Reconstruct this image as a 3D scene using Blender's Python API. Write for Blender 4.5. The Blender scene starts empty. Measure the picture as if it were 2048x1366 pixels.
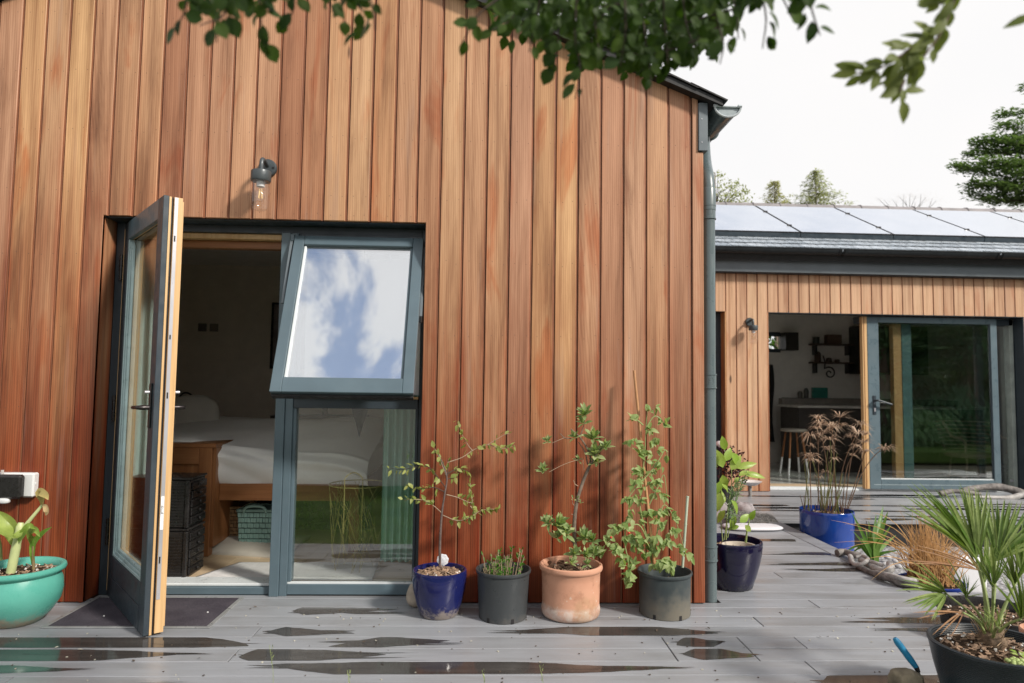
import bpy, bmesh, math, random
from mathutils import Vector, Matrix, noise as mnoise

sc = bpy.context.scene
COL = sc.collection
R = math.radians
random.seed(11)

# ------------------------------------------------------------------ camera
cam_d = bpy.data.cameras.new('camera')
cam_d.lens = 24.0
cam_d.sensor_width = 36.0
cam_d.clip_start = 0.02
cam_d.clip_end = 600.0
cam_d.dof.use_dof = True
cam_d.dof.focus_distance = 3.8
cam_d.dof.aperture_fstop = 2.6
cam = bpy.data.objects.new('camera', cam_d)
COL.objects.link(cam)
cam.matrix_world = Matrix(((0.99907083, -0.01685705, -0.03966499, 0.0),
                           (-0.04067027, -0.06419871, -0.99710805, -3.9),
                           (0.01426186, 0.99779475, -0.06482464, 1.2161),
                           (0, 0, 0, 1)))
sc.camera = cam
sc.cycles.diffuse_bounces = 8
sc.cycles.max_bounces = 16

# ------------------------------------------------------------------ sky and sun
SUN = Vector((1.22, -1.0, 1.10)).normalized()          # towards the sun
world = bpy.data.worlds.new('World')
sc.world = world
world.use_nodes = True
wt = world.node_tree
for n in list(wt.nodes):
    wt.nodes.remove(n)
def wn(t, **k):
    n = wt.nodes.new(t)
    for a, b in k.items():
        setattr(n, a, b)
    return n
w_out = wn('ShaderNodeOutputWorld')
w_bg = wn('ShaderNodeBackground')
w_bg.inputs['Strength'].default_value = 0.15
w_sky = wn('ShaderNodeTexSky', sky_type='NISHITA', sun_disc=False)
w_sky.sun_elevation = math.asin(SUN.z)
w_sky.sun_rotation = math.atan2(SUN.x, SUN.y)
w_sky.air_density = 1.0
w_sky.dust_density = 1.5
w_tc = wn('ShaderNodeTexCoord')
w_sep = wn('ShaderNodeSeparateXYZ')
wt.links.new(w_tc.outputs['Generated'], w_sep.inputs[0])
w_noise = wn('ShaderNodeTexNoise')
w_noise.inputs['Scale'].default_value = 4.4
w_noise.inputs['Detail'].default_value = 7.0
w_noise.inputs['Roughness'].default_value = 0.58
w_noise.inputs['Distortion'].default_value = 0.35
w_map = wn('ShaderNodeMapping')
w_map.inputs['Location'].default_value = (1.22, 0.4, 2.2)
wt.links.new(w_tc.outputs['Generated'], w_map.inputs[0])
wt.links.new(w_map.outputs[0], w_noise.inputs['Vector'])
w_mr = wn('ShaderNodeMapRange', interpolation_type='SMOOTHSTEP')     # cloud cover
w_mr.inputs['From Min'].default_value = 0.41
w_mr.inputs['From Max'].default_value = 0.50
w_mr.inputs['To Min'].default_value = 0.15
w_mr.inputs['To Max'].default_value = 1.0
wt.links.new(w_noise.outputs[0], w_mr.inputs[0])
w_hz = wn('ShaderNodeMapRange', interpolation_type='SMOOTHSTEP')     # the cover closes towards the horizon
w_hz.inputs['From Min'].default_value = 0.45
w_hz.inputs['From Max'].default_value = 0.75
w_hz.inputs['To Min'].default_value = 1.0
w_hz.inputs['To Max'].default_value = 0.0
wt.links.new(w_sep.outputs['Z'], w_hz.inputs[0])
w_max = wn('ShaderNodeMath', operation='MAXIMUM')
wt.links.new(w_mr.outputs[0], w_max.inputs[0])
wt.links.new(w_hz.outputs[0], w_max.inputs[1])
w_mix = wn('ShaderNodeMixRGB')
w_n2 = wn('ShaderNodeTexNoise')
w_n2.inputs['Scale'].default_value = 2.2
w_n2.inputs['Detail'].default_value = 5.0
wt.links.new(w_map.outputs[0], w_n2.inputs['Vector'])
w_cc = wn('ShaderNodeValToRGB')                       # white and faintly grey cloud
w_cc.color_ramp.elements[0].position = .35
w_cc.color_ramp.elements[0].color = (4.86, 4.86, 4.90, 1)
w_cc.color_ramp.elements[1].position = .62
w_cc.color_ramp.elements[1].color = (5.12, 5.03, 5.0, 1)
wt.links.new(w_n2.outputs[0], w_cc.inputs[0])
wt.links.new(w_cc.outputs[0], w_mix.inputs[2])
wt.links.new(w_max.outputs[0], w_mix.inputs[0])
wt.links.new(w_sky.outputs[0], w_mix.inputs[1])
wt.links.new(w_mix.outputs[0], w_bg.inputs['Color'])
wt.links.new(w_bg.outputs[0], w_out.inputs['Surface'])

sun_d = bpy.data.lights.new('sun', 'SUN')
sun_d.energy = 3.5
sun_d.angle = R(7)
sun_d.color = (1.0, 0.93, 0.84)
sun = bpy.data.objects.new('sun', sun_d)
COL.objects.link(sun)
sun.location = (8, -6, 9)
sun.rotation_euler = SUN.to_track_quat('Z', 'Y').to_euler()

vs = sc.view_settings
sc.display_settings.display_device = 'sRGB'
vs.view_transform = 'Standard'
vs.look = 'None'
vs.exposure = 0.38
vs.gamma = 1.0
vs.use_curve_mapping = False

# ------------------------------------------------------------------ node helpers
class G:
    def __init__(s, name):
        s.m = bpy.data.materials.new(name)
        s.m.use_nodes = True
        s.t = s.m.node_tree
        s.t.nodes.clear()
        s.out = s.n('ShaderNodeOutputMaterial')
        s._tc = None
    def n(s, t, **k):
        x = s.t.nodes.new(t)
        for a, b in k.items():
            setattr(x, a, b)
        return x
    def l(s, a, b):
        s.t.links.new(a, b)
    def put(s, sock, v):
        if isinstance(v, bpy.types.NodeSocket):
            s.l(v, sock)
        elif isinstance(v, (tuple, list)):
            v = tuple(v)
            sock.default_value = v + (1.0,) if len(v) == 3 and sock.type == 'RGBA' else v
        else:
            sock.default_value = v
    def tc(s, w='Object'):
        if s._tc is None:
            s._tc = s.n('ShaderNodeTexCoord')
        return s._tc.outputs[w]
    def pos(s):
        return s.n('ShaderNodeNewGeometry').outputs['Position']
    def rnd(s):
        return s.n('ShaderNodeObjectInfo').outputs['Random']
    def math(s, op, a, b=0.0, c=None, clamp=False):
        x = s.n('ShaderNodeMath', operation=op, use_clamp=clamp)
        s.put(x.inputs[0], a); s.put(x.inputs[1], b)
        if c is not None:
            s.put(x.inputs[2], c)
        return x.outputs[0]
    def vadd(s, a, b):
        x = s.n('ShaderNodeVectorMath', operation='ADD')
        s.put(x.inputs[0], a); s.put(x.inputs[1], b)
        return x.outputs[0]
    def map(s, v, scale=(1, 1, 1), loc=(0, 0, 0), rot=(0, 0, 0)):
        x = s.n('ShaderNodeMapping')
        s.l(v, x.inputs[0])
        x.inputs['Scale'].default_value = scale
        x.inputs['Location'].default_value = loc
        x.inputs['Rotation'].default_value = rot
        return x.outputs[0]
    def noise(s, v, scale=5, detail=4, rough=.55, dist=0.0):
        x = s.n('ShaderNodeTexNoise')
        s.l(v, x.inputs['Vector'])
        x.inputs['Scale'].default_value = scale
        x.inputs['Detail'].default_value = detail
        x.inputs['Roughness'].default_value = rough
        x.inputs['Distortion'].default_value = dist
        return x.outputs[0]
    def ramp(s, f, stops, mode='LINEAR'):
        x = s.n('ShaderNodeValToRGB')
        s.put(x.inputs[0], f)
        cr = x.color_ramp
        cr.interpolation = mode
        while len(cr.elements) < len(stops):
            cr.elements.new(.5)
        for e, (p, c) in zip(cr.elements, stops):
            e.position = p
            e.color = tuple(c) + (1.0,) if len(c) == 3 else c
        return x.outputs[0]
    def mr(s, v, a, b, c=0.0, d=1.0, smooth=True):
        x = s.n('ShaderNodeMapRange')
        if smooth:
            x.interpolation_type = 'SMOOTHSTEP'
        s.put(x.inputs[0], v)
        for i, q in enumerate((a, b, c, d)):
            s.put(x.inputs[i + 1], q)
        return x.outputs[0]
    def mix(s, f, a, b, mode='MIX'):
        x = s.n('ShaderNodeMixRGB', blend_type=mode)
        s.put(x.inputs[0], f); s.put(x.inputs[1], a); s.put(x.inputs[2], b)
        return x.outputs[0]
    def sep(s, v):
        x = s.n('ShaderNodeSeparateXYZ'); s.l(v, x.inputs[0])
        return x.outputs
    def bump(s, h, strength=.2, dist=.01):
        x = s.n('ShaderNodeBump')
        x.inputs['Strength'].default_value = strength
        x.inputs['Distance'].default_value = dist
        s.l(h, x.inputs['Height'])
        return x.outputs[0]
    def bsdf(s, color, rough=.5, metal=0.0, spec=.5, normal=None, **kw):
        x = s.n('ShaderNodeBsdfPrincipled')
        s.put(x.inputs['Base Color'], color)
        s.put(x.inputs['Roughness'], rough)
        s.put(x.inputs['Metallic'], metal)
        s.put(x.inputs['Specular IOR Level'], spec)
        if normal is not None:
            s.l(normal, x.inputs['Normal'])
        for k, v in kw.items():
            s.put(x.inputs[k.replace('_', ' ')], v)
        return x.outputs[0]
    def done(s, shader):
        s.l(shader, s.out.inputs['Surface'])
        return s.m

def plain(name, color, rough=.5, metal=0.0, spec=.5, var=.18, scale=9.0, bump=.0, rvar=.1, detail=5):
    """a surface with faint mottling, uneven gloss and optional fine relief"""
    g = G(name)
    v = g.vadd(g.tc(), g.n('ShaderNodeObjectInfo').outputs['Location'])
    nz = g.noise(v, scale, detail)
    lo = tuple(max(0, c * (1 - var)) for c in color)
    hi = tuple(min(1, c * (1 + var)) for c in color)
    col = g.ramp(nz, [(.3, lo), (.7, hi)])
    nz2 = g.noise(v, scale * 3.7, 4)
    rr = g.mr(nz2, .3, .7, max(.02, rough - rvar), min(1, rough + rvar))
    nrm = g.bump(g.noise(v, scale * 9, 5), bump, .004) if bump else None
    return g.done(g.bsdf(col, rr, metal, spec, nrm))

MAT = {}
def cedar(name, tones, low, sat_lo, sat_hi, red=.5, lean=0.0, keep=.30, smoke=1.0):
    """oiled vertical cedar: grain, board-to-board tone, red streaks, deeper red towards the ground"""
    g = G(name)
    rnd = g.rnd()
    off = g.n('ShaderNodeCombineXYZ')
    g.l(g.math('MULTIPLY', rnd, 37.0), off.inputs[0])
    g.l(g.math('MULTIPLY', rnd, 91.0), off.inputs[2])
    v = g.vadd(g.tc(), off.outputs[0])
    base = g.ramp(rnd, tones, 'LINEAR')
    # cathedral grain
    wv = g.n('ShaderNodeTexWave', wave_type='RINGS', rings_direction='Y')
    g.l(g.map(v, (1.0, 1.0, .075)), wv.inputs['Vector'])
    wv.inputs['Scale'].default_value = 26.0
    wv.inputs['Distortion'].default_value = 5.0
    wv.inputs['Detail'].default_value = 3.0
    wv.inputs['Detail Scale'].default_value = 1.4
    fine = g.noise(g.map(v, (120, 120, 2.2)), 1.0, 4, .6)
    streak = g.noise(g.map(v, (22, 22, .55)), 1.0, 4, .6)
    blot = g.noise(g.map(v, (6, 6, 1.1)), 1.0, 4, .55, .6)
    gr = g.math('ADD', g.math('MULTIPLY', wv.outputs['Fac'], .38), g.math('MULTIPLY', fine, .62))
    col = g.mix(1.0, base, g.ramp(gr, [(.2, (.82, .76, .71)), (.55, (.99, .98, .97)), (.85, (1.06, 1.07, 1.07))]), 'MULTIPLY')
    col = g.mix(1.0, col, g.ramp(streak, [(.28, (.62, .52, .46)), (.5, (1, 1, 1)), (.72, (1.14, 1.16, 1.18))]), 'MULTIPLY')
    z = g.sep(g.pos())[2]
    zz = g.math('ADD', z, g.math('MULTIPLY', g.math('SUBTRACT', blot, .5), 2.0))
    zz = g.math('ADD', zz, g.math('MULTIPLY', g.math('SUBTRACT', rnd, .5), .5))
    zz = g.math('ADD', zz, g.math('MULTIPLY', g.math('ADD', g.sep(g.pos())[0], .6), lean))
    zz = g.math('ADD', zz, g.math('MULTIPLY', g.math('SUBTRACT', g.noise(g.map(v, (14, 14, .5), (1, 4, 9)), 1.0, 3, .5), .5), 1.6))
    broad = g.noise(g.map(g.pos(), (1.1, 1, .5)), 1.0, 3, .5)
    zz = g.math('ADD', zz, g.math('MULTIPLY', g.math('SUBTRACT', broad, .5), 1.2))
    deep = g.mr(zz, sat_lo, sat_hi, 1.0, 0.0)  # tone deepens towards the bottom and to one side
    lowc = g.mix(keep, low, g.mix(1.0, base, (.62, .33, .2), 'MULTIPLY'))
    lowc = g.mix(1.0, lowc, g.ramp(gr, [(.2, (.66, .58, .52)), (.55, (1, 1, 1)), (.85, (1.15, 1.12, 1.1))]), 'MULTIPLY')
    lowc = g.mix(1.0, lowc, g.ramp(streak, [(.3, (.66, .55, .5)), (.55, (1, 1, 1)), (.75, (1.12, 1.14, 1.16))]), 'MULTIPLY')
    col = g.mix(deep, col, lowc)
    redm = g.math('MULTIPLY', g.mr(blot, .54, .70), red)
    col = g.mix(redm, col, g.mix(1.0, col, (.80, .45, .30), 'MULTIPLY'))
    # smoky darker lengths and bleached lengths within a board
    smk = g.noise(g.map(v, (9, 9, .75), (5, 0, 2)), 1.0, 5, .62, .5)
    col = g.mix(smoke, col, g.ramp(smk, [(.30, (.54, .46, .42)), (.46, (.97, .95, .93)), (.58, (1.10, 1.10, 1.10)), (.74, (1.30, 1.34, 1.38))]), 'MULTIPLY')
    # oil gathers along the edges of a board
    ex = g.math('ABSOLUTE', g.sep(g.tc())[0])
    em = g.math('MULTIPLY', g.mr(ex, .030, .060), g.mr(streak, .35, .62, .1, 1.0))
    em = g.math('MULTIPLY', em, g.math('ADD', g.math('MULTIPLY', deep, .75), .12))
    col = g.mix(em, col, g.mix(1.0, col, (.80, .36, .20), 'MULTIPLY'))
    # silvered streaks
    sil = g.math('MULTIPLY', g.mr(g.noise(g.map(v, (16, 16, .9), (3, 1, 7)), 1.0, 3, .5), .58, .70), .32)
    col = g.mix(sil, col, g.mix(.5, col, (.34, .27, .24)))
    # knots
    vor = g.n('ShaderNodeTexVoronoi', feature='F1')
    g.l(g.map(v, (3.1, 3.1, .9)), vor.inputs['Vector'])
    vor.inputs['Scale'].default_value = 1.0
    kn = g.mr(vor.outputs['Distance'], .025, .06, .8, 0.0)
    col = g.mix(kn, col, (.035, .02, .013))
    rough = g.mr(fine, .3, .7, .42, .62)
    h = g.math('ADD', g.math('MULTIPLY', gr, .7), g.math('MULTIPLY', fine, .3))
    return g.done(g.bsdf(col, rough, 0, .35, g.bump(h, .25, .0022)))

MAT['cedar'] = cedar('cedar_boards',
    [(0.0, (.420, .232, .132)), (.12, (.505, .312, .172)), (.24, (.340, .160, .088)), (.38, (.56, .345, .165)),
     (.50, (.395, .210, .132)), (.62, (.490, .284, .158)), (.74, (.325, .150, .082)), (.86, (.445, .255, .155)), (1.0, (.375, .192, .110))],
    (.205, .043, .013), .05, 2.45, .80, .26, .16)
MAT['cedar_pale'] = cedar('cedar_boards_pale',
    [(0.0, (.55, .345, .215)), (.25, (.60, .405, .255)), (.5, (.48, .29, .18)), (.75, (.57, .365, .225)), (1.0, (.52, .325, .205))],
    (.35, .155, .075), -1.2, 1.2, .4, 0.0, .5, .4)
MAT['cedar_edge'] = plain('cedar_rebate', (.21, .075, .033), .6, var=.3, scale=6)
MAT['backing'] = plain('cladding_backing', (.055, .020, .011), .7, var=.35)
def timber(name, c1, c2, scale=1.0, axis=2, rough=.42):
    g = G(name)
    rnd = g.rnd()
    off = g.n('ShaderNodeCombineXYZ'); g.l(g.math('MULTIPLY', rnd, 23.0), off.inputs[1])
    v = g.vadd(g.tc(), off.outputs[0])
    s = [60 * scale, 60 * scale, 60 * scale]; s[axis] = 2.0 * scale
    f = g.noise(g.map(v, tuple(s)), 1, 4, .6)
    s2 = [9 * scale] * 3; s2[axis] = .6 * scale
    b = g.noise(g.map(v, tuple(s2)), 1, 3, .5, .5)
    f2 = g.math('ADD', g.math('MULTIPLY', f, .55), g.math('MULTIPLY', b, .45))
    col = g.ramp(f2, [(.33, c1), (.66, c2)])
    return g.done(g.bsdf(col, rough, 0, .4, g.bump(f, .12, .002)))
MAT['pine'] = timber('pine_timber', (.50, .30, .13), (.68, .46, .235))
MAT['bed_wood'] = timber('oiled_bed_timber', (.20, .075, .026), (.34, .15, .06), 1.0, 2)
MAT['bed_wood_x'] = timber('oiled_bed_rail_timber', (.20, .075, .026), (.34, .15, .06), 1.0, 0)
MAT['oak_floor'] = timber('oak_floor_timber', (.50, .37, .23), (.64, .50, .34), .8, 0, .35)
MAT['cane'] = timber('bamboo_cane', (.36, .17, .07), (.50, .27, .13), 2)
MAT['alu'] = plain('slate_painted_aluminium', (.085, .125, .150), .38, 0, .5, .10, 4)
MAT['alu_dark'] = plain('dark_painted_aluminium', (.030, .043, .055), .42, 0, .5, .12, 4)
MAT['pipe'] = plain('grey_painted_pipe', (.098, .128, .135), .30, 0, .55, .10, 3)
MAT['fascia'] = plain('grey_fascia_board', (.125, .150, .168), .42, 0, .5, .10, 3)
MAT['dark_roof'] = plain('dark_verge', (.018, .018, .019), .55, 0, .4, .3, 8)
MAT['steel'] = plain('brushed_steel', (.46, .46, .49), .42, .55, .5, .05, 3, rvar=.03)
MAT['black'] = plain('black_plastic', (.012, .011, .011), .33, 0, .5, .25, 14)
MAT['gasket'] = plain('rubber_gasket', (.008, .007, .008), .6)
MAT['white_metal'] = plain('pale_threshold', (.62, .66, .67), .35, .0, .5, .08, 7)
MAT['lamp_metal'] = plain('anthracite_lamp_metal', (.060, .072, .078), .42, .2, .5, .12, 20)
MAT['wall_in'] = plain('interior_plaster', (.50, .47, .43), .85, var=.05)
MAT['wall_in_dark'] = plain('bedroom_plaster', (.70, .63, .54), .9, var=.06)
MAT['wall_white'] = plain('kitchen_plaster', (.72, .69, .64), .8, var=.05)
MAT['ceiling'] = plain('ceiling_paint', (.78, .76, .73), .9, var=.05)

def glass(name, f0, tint=(1, 1, 1), rough=0.0, fcol=(1, 1, 1)):
    """clear pane: Schlick reflection, the same from either side; f0 is the share mirrored head on"""
    g = G(name)
    lw = g.n('ShaderNodeLayerWeight'); lw.inputs['Blend'].default_value = .5
    p5 = g.math('POWER', lw.outputs['Facing'], 5.0)
    fac = g.math('ADD', g.math('MULTIPLY', p5, 1 - f0), f0, clamp=True)
    tr = g.n('ShaderNodeBsdfTransparent'); tr.inputs[0].default_value = tuple(tint) + (1,)
    gl = g.n('ShaderNodeBsdfGlossy'); gl.inputs['Roughness'].default_value = rough
    gl.inputs['Color'].default_value = tuple(fcol) + (1,)
    g.l(g.bump(g.noise(g.tc(), 2.2, 2), .03, .01), gl.inputs['Normal'])
    mx = g.n('ShaderNodeMixShader')
    g.l(fac, mx.inputs[0]); g.l(tr.outputs[0], mx.inputs[1]); g.l(gl.outputs[0], mx.inputs[2])
    return g.done(mx.outputs[0])
MAT['glass'] = glass('window_glass', .13, (.96, .98, .97))
MAT['glass_sash'] = glass('coated_sash_glass', .60, (.9, .93, .95), 0.0, (.96, .98, 1.0))
MAT['glass_door'] = glass('door_glass', .26, (.92, .96, .95))
MAT['glass_clear'] = glass('lamp_glass', .05, (.97, .97, .97))
def film():
    """water standing on the composite boards"""
    g = G('standing_water')
    v = g.pos()
    n = g.noise(g.map(v, (3, 22, 3)), 1.0, 4)
    col = g.ramp(n, [(.3, (.040, .036, .033)), (.75, (.074, .068, .063))])
    rp = g.noise(v, 30, 2)
    return g.done(g.bsdf(col, .085, 0, .55, g.bump(rp, .02, .002)))
MAT['water'] = film()
def decking():
    g = G('composite_decking')
    rnd = g.rnd()
    off = g.n('ShaderNodeCombineXYZ'); g.l(g.math('MULTIPLY', rnd, 53.0), off.inputs[0]); g.l(g.math('MULTIPLY', rnd, 17.0), off.inputs[1])
    v = g.vadd(g.tc(), off.outputs[0])
    st = g.noise(g.map(v, (2.2, 130, 130)), 1, 4, .6)
    pt = g.noise(g.map(v, (1.5, 6, 6)), 1.0, 5, .6, .4)
    base = g.ramp(rnd, [(0, (.240, .254, .272)), (.5, (.288, .302, .322)), (1, (.262, .276, .295))])
    col = g.mix(1, base, g.ramp(st, [(.3, (.88, .87, .86)), (.7, (1.08, 1.08, 1.09))]), 'MULTIPLY')
    col = g.mix(1, col, g.ramp(pt, [(.28, (.80, .775, .75)), (.5, (1, 1, 1)), (.75, (1.08, 1.08, 1.1))]), 'MULTIPLY')
    damp = g.noise(g.map(g.pos(), (1.1, 8, 1)), 1.3, 5, .6)
    dm = g.mr(damp, .60, .72, 0, .55)
    col = g.mix(dm, col, g.mix(1, col, (.62, .585, .56), 'MULTIPLY'))
    sp = g.n('ShaderNodeTexVoronoi'); g.l(g.map(v, (9, 9, 9)), sp.inputs['Vector']); sp.inputs['Scale'].default_value = 1.6
    dots = g.mr(sp.outputs['Distance'], .03, .06, .75, 0)
    dsel = g.mr(g.noise(v, 3.0, 2), .55, .6)
    col = g.mix(g.math('MULTIPLY', dots, dsel), col, (.05, .042, .036))
    rough = g.mr(pt, .3, .7, .30, .46)
    rough = g.math('SUBTRACT', rough, g.math('MULTIPLY', dm, .22))
    return g.done(g.bsdf(col, rough, 0, .5, g.bump(st, .22, .0015)))
MAT['deck'] = decking()

# ------------------------------------------------------------------ object helpers
LOC = {}
def link(o, parent=None):
    COL.objects.link(o)
    if parent is not None:
        o.parent = parent
    return o
def tag(o, label=None, cat=None, group=None, kind=None):
    if label: o['label'] = label
    if cat: o['category'] = cat
    if group: o['group'] = group
    if kind: o['kind'] = kind
    return o
def thing(name, loc, label=None, cat=None, group=None, kind=None):
    o = bpy.data.objects.new(name, None)
    o.empty_display_size = .1
    o.location = loc
    link(o)
    LOC[o] = Vector(loc)
    return tag(o, label, cat, group, kind)
def origin(parent):
    return LOC.get(parent, Vector((0, 0, 0))) if parent is not None else Vector((0, 0, 0))

class MB:
    """collects shapes in world coordinates; build() links them as one mesh object"""
    def __init__(s):
        s.bm = bmesh.new()
    def verts(s, pts):
        return [s.bm.verts.new(p) for p in pts]
    def face(s, vs, mi=0):
        try:
            f = s.bm.faces.new(vs); f.material_index = mi
            return f
        except ValueError:
            return None
    def box(s, a, b, bev=0.0, M=None, mi=0):
        x0, y0, z0 = a; x1, y1, z1 = b
        if bev:
            tmp = bmesh.new()
            bmesh.ops.create_cube(tmp, size=1)
            for v in tmp.verts:
                v.co = Vector(((x0 + x1) / 2 + v.co.x * (x1 - x0), (y0 + y1) / 2 + v.co.y * (y1 - y0), (z0 + z1) / 2 + v.co.z * (z1 - z0)))
            bmesh.ops.bevel(tmp, geom=tmp.edges[:], offset=bev, segments=1, affect='EDGES', profile=.5)
            mp = {}
            for v in tmp.verts:
                mp[v.index] = s.bm.verts.new(M @ v.co if M else v.co)
            tmp.verts.index_update()
            for f in tmp.faces:
                s.face([mp[v.index] for v in f.verts], mi)
            tmp.free()
            return
        pts = [(x0, y0, z0), (x1, y0, z0), (x1, y1, z0), (x0, y1, z0), (x0, y0, z1), (x1, y0, z1), (x1, y1, z1), (x0, y1, z1)]
        v = s.verts([M @ Vector(p) if M else p for p in pts])
        for q in ((3, 2, 1, 0), (4, 5, 6, 7), (0, 1, 5, 4), (1, 2, 6, 5), (2, 3, 7, 6), (3, 0, 4, 7)):
            s.face([v[i] for i in q], mi)
    def prism(s, poly, d, mi=0):
        """poly: 3-D outline; d: extrusion vector"""
        d = Vector(d)
        a = s.verts([Vector(p) for p in poly]); b = s.verts([Vector(p) + d for p in poly])
        n = len(poly)
        s.face(a[::-1], mi); s.face(b, mi)
        for i in range(n):
            s.face([a[i], a[(i + 1) % n], b[(i + 1) % n], b[i]], mi)
    def tube(s, path, rad, n=8, cap=True, mi=0):
        path = [Vector(p) for p in path]
        if not hasattr(rad, '__len__'):
            rad = [rad] * len(path)
        rings = []
        t0 = (path[1] - path[0]).normalized()
        up = Vector((0, 0, 1)) if abs(t0.z) < .9 else Vector((1, 0, 0))
        u = t0.cross(up).normalized()
        for i, p in enumerate(path):
            a = path[max(0, i - 1)]; b = path[min(len(path) - 1, i + 1)]
            t = (b - a)
            t = t.normalized() if t.length > 1e-9 else t0
            u = (u - t * u.dot(t))
            u = u.normalized() if u.length > 1e-6 else t.orthogonal().normalized()
            w = t.cross(u)
            rings.append(s.verts([p + (u * math.cos(2 * math.pi * k / n) + w * math.sin(2 * math.pi * k / n)) * rad[i] for k in range(n)]))
        for r0, r1 in zip(rings, rings[1:]):
            for k in range(n):
                s.face([r0[k], r0[(k + 1) % n], r1[(k + 1) % n], r1[k]], mi)
        if cap:
            s.face(rings[0][::-1], mi); s.face(rings[-1], mi)
    def lathe(s, prof, c, n=40, mi=0, close=False, M=None):
        """prof: (radius, z) list, turned round the vertical through c"""
        c = Vector(c)
        rings = []
        for r, z in prof:
            if r < 1e-6:
                p = Vector((0, 0, z)); rings.append([s.bm.verts.new((M @ p if M else p) + c)])
            else:
                ring = []
                for k in range(n):
                    p = Vector((r * math.cos(2 * math.pi * k / n), r * math.sin(2 * math.pi * k / n), z))
                    ring.append(s.bm.verts.new((M @ p if M else p) + c))
                rings.append(ring)
        for a, b in zip(rings, rings[1:]):
            for k in range(n):
                k2 = (k + 1) % n
                if len(a) == 1 and len(b) == 1: continue
                if len(a) == 1: s.face([a[0], b[k2], b[k]][::-1], mi)
                elif len(b) == 1: s.face([a[k], a[k2], b[0]], mi)
                else: s.face([a[k], a[k2], b[k2], b[k]], mi)
    def grid(s, fn, nu, nv, mi=0):
        g = [[s.bm.verts.new(fn(i / nu, j / nv)) for j in range(nv + 1)] for i in range(nu + 1)]
        for i in range(nu):
            for j in range(nv):
                s.face([g[i][j], g[i + 1][j], g[i + 1][j + 1], g[i][j + 1]], mi)
    def mesh(s, name, mats, org=Vector((0, 0, 0)), smooth=None, fix=True):
        bm = s.bm
        if fix:
            bmesh.ops.recalc_face_normals(bm, faces=bm.faces[:])
        for v in bm.verts:
            v.co -= org
        if smooth is not None:
            for f in bm.faces: f.smooth = True
            for e in bm.edges:
                if len(e.link_faces) == 2 and e.calc_face_angle(0) > R(smooth):
                    e.smooth = False
        me = bpy.data.meshes.new(name)
        bm.to_mesh(me); bm.free()
        for m in (mats if isinstance(mats, (list, tuple)) else [mats]):
            me.materials.append(m)
        return me
    def build(s, name, mats, parent=None, smooth=None, loc=None, fix=True, kind=None, label=None):
        po = origin(parent)
        org = Vector(loc) if loc is not None else po
        me = s.mesh(name, mats, org, smooth, fix)
        o = bpy.data.objects.new(name, me)
        o.location = org - po
        link(o, parent)
        LOC[o] = org.copy()
        if kind: o['kind'] = kind
        if label: o['label'] = label
        return o

def bx(name, a, b, m, parent=None, bev=0.0, loc=None, **k):
    q = MB(); q.box(a, b, bev)
    return q.build(name, m, parent, loc=loc, **k)
def tb(name, path, rad, m, parent=None, n=10, **k):
    q = MB(); q.tube(path, rad, n)
    return q.build(name, m, parent, smooth=50, **k)
def sm(path, k=4):
    """Catmull-Rom through the points"""
    p = [Vector(a) for a in path]
    p = [p[0] * 2 - p[1]] + p + [p[-1] * 2 - p[-2]]
    o = []
    for i in range(1, len(p) - 2):
        for j in range(k):
            t = j / k
            a, b, c, d = p[i - 1], p[i], p[i + 1], p[i + 2]
            o.append(.5 * ((2 * b) + (c - a) * t + (2 * a - 5 * b + 4 * c - d) * t * t + (3 * b - a - 3 * c + d) * t ** 3))
    o.append(p[-2])
    return o
def taper(n, a, b):
    return [a + (b - a) * i / (n - 1) for i in range(n)]

# ---- leaves
def leaf_mat(name, c1, c2, back=None, rough=.42, trans=.30, vein=True, tcol=None):
    g = G(name)
    rnd = g.rnd()
    v = g.tc()
    nz = g.noise(v, 26, 3)
    col = g.mix(rnd, c1, c2)
    col = g.mix(1, col, g.ramp(nz, [(.3, (.78, .80, .74)), (.7, (1.15, 1.12, 1.1))]), 'MULTIPLY')
    if back:
        geo = g.n('ShaderNodeNewGeometry')
        col = g.mix(g.math('MULTIPLY', geo.outputs['Backfacing'], .7), col, back)
    b = g.bsdf(col, g.mr(nz, .3, .7, rough - .08, rough + .1), 0, .28)
    t = g.n('ShaderNodeBsdfTranslucent')
    g.put(t.inputs[0], g.mix(1, col, tcol or (1.5, 1.7, .7), 'MULTIPLY'))
    mx = g.n('ShaderNodeMixShader'); mx.inputs[0].default_value = trans
    g.l(b, mx.inputs[1]); g.l(t.outputs[0], mx.inputs[2])
    return g.done(mx.outputs[0])
MAT['leaf_tree'] = leaf_mat('overhanging_leaf', (.018, .046, .007), (.062, .108, .018), (.055, .095, .022), .55, .38)
MAT['leaf_spray'] = leaf_mat('spray_leaf', (.13, .165, .045), (.20, .235, .075), (.18, .21, .09), .5, .4)
MAT['leaf_sapling'] = leaf_mat('sapling_leaf', (.21, .25, .065), (.34, .37, .13), None, .45, .3)
MAT['leaf_hebe'] = leaf_mat('rosette_leaf', (.17, .27, .10), (.40, .45, .23), None, .33, .25)
MAT['leaf_vine'] = leaf_mat('climber_leaf', (.19, .29, .085), (.35, .41, .19), None, .45, .33)
MAT['leaf_bowl'] = leaf_mat('fleshy_leaf', (.17, .32, .05), (.30, .38, .10), None, .35, .3)
MAT['leaf_citrus'] = leaf_mat('broad_lime_leaf', (.22, .36, .05), (.38, .48, .13), None, .35, .3)
MAT['leaf_iris'] = leaf_mat('strap_leaf', (.06, .15, .025), (.15, .26, .06), None, .4, .25)
MAT['leaf_palm'] = leaf_mat('palm_leaflet', (.085, .16, .028), (.27, .33, .12), None, .4, .25)
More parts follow.
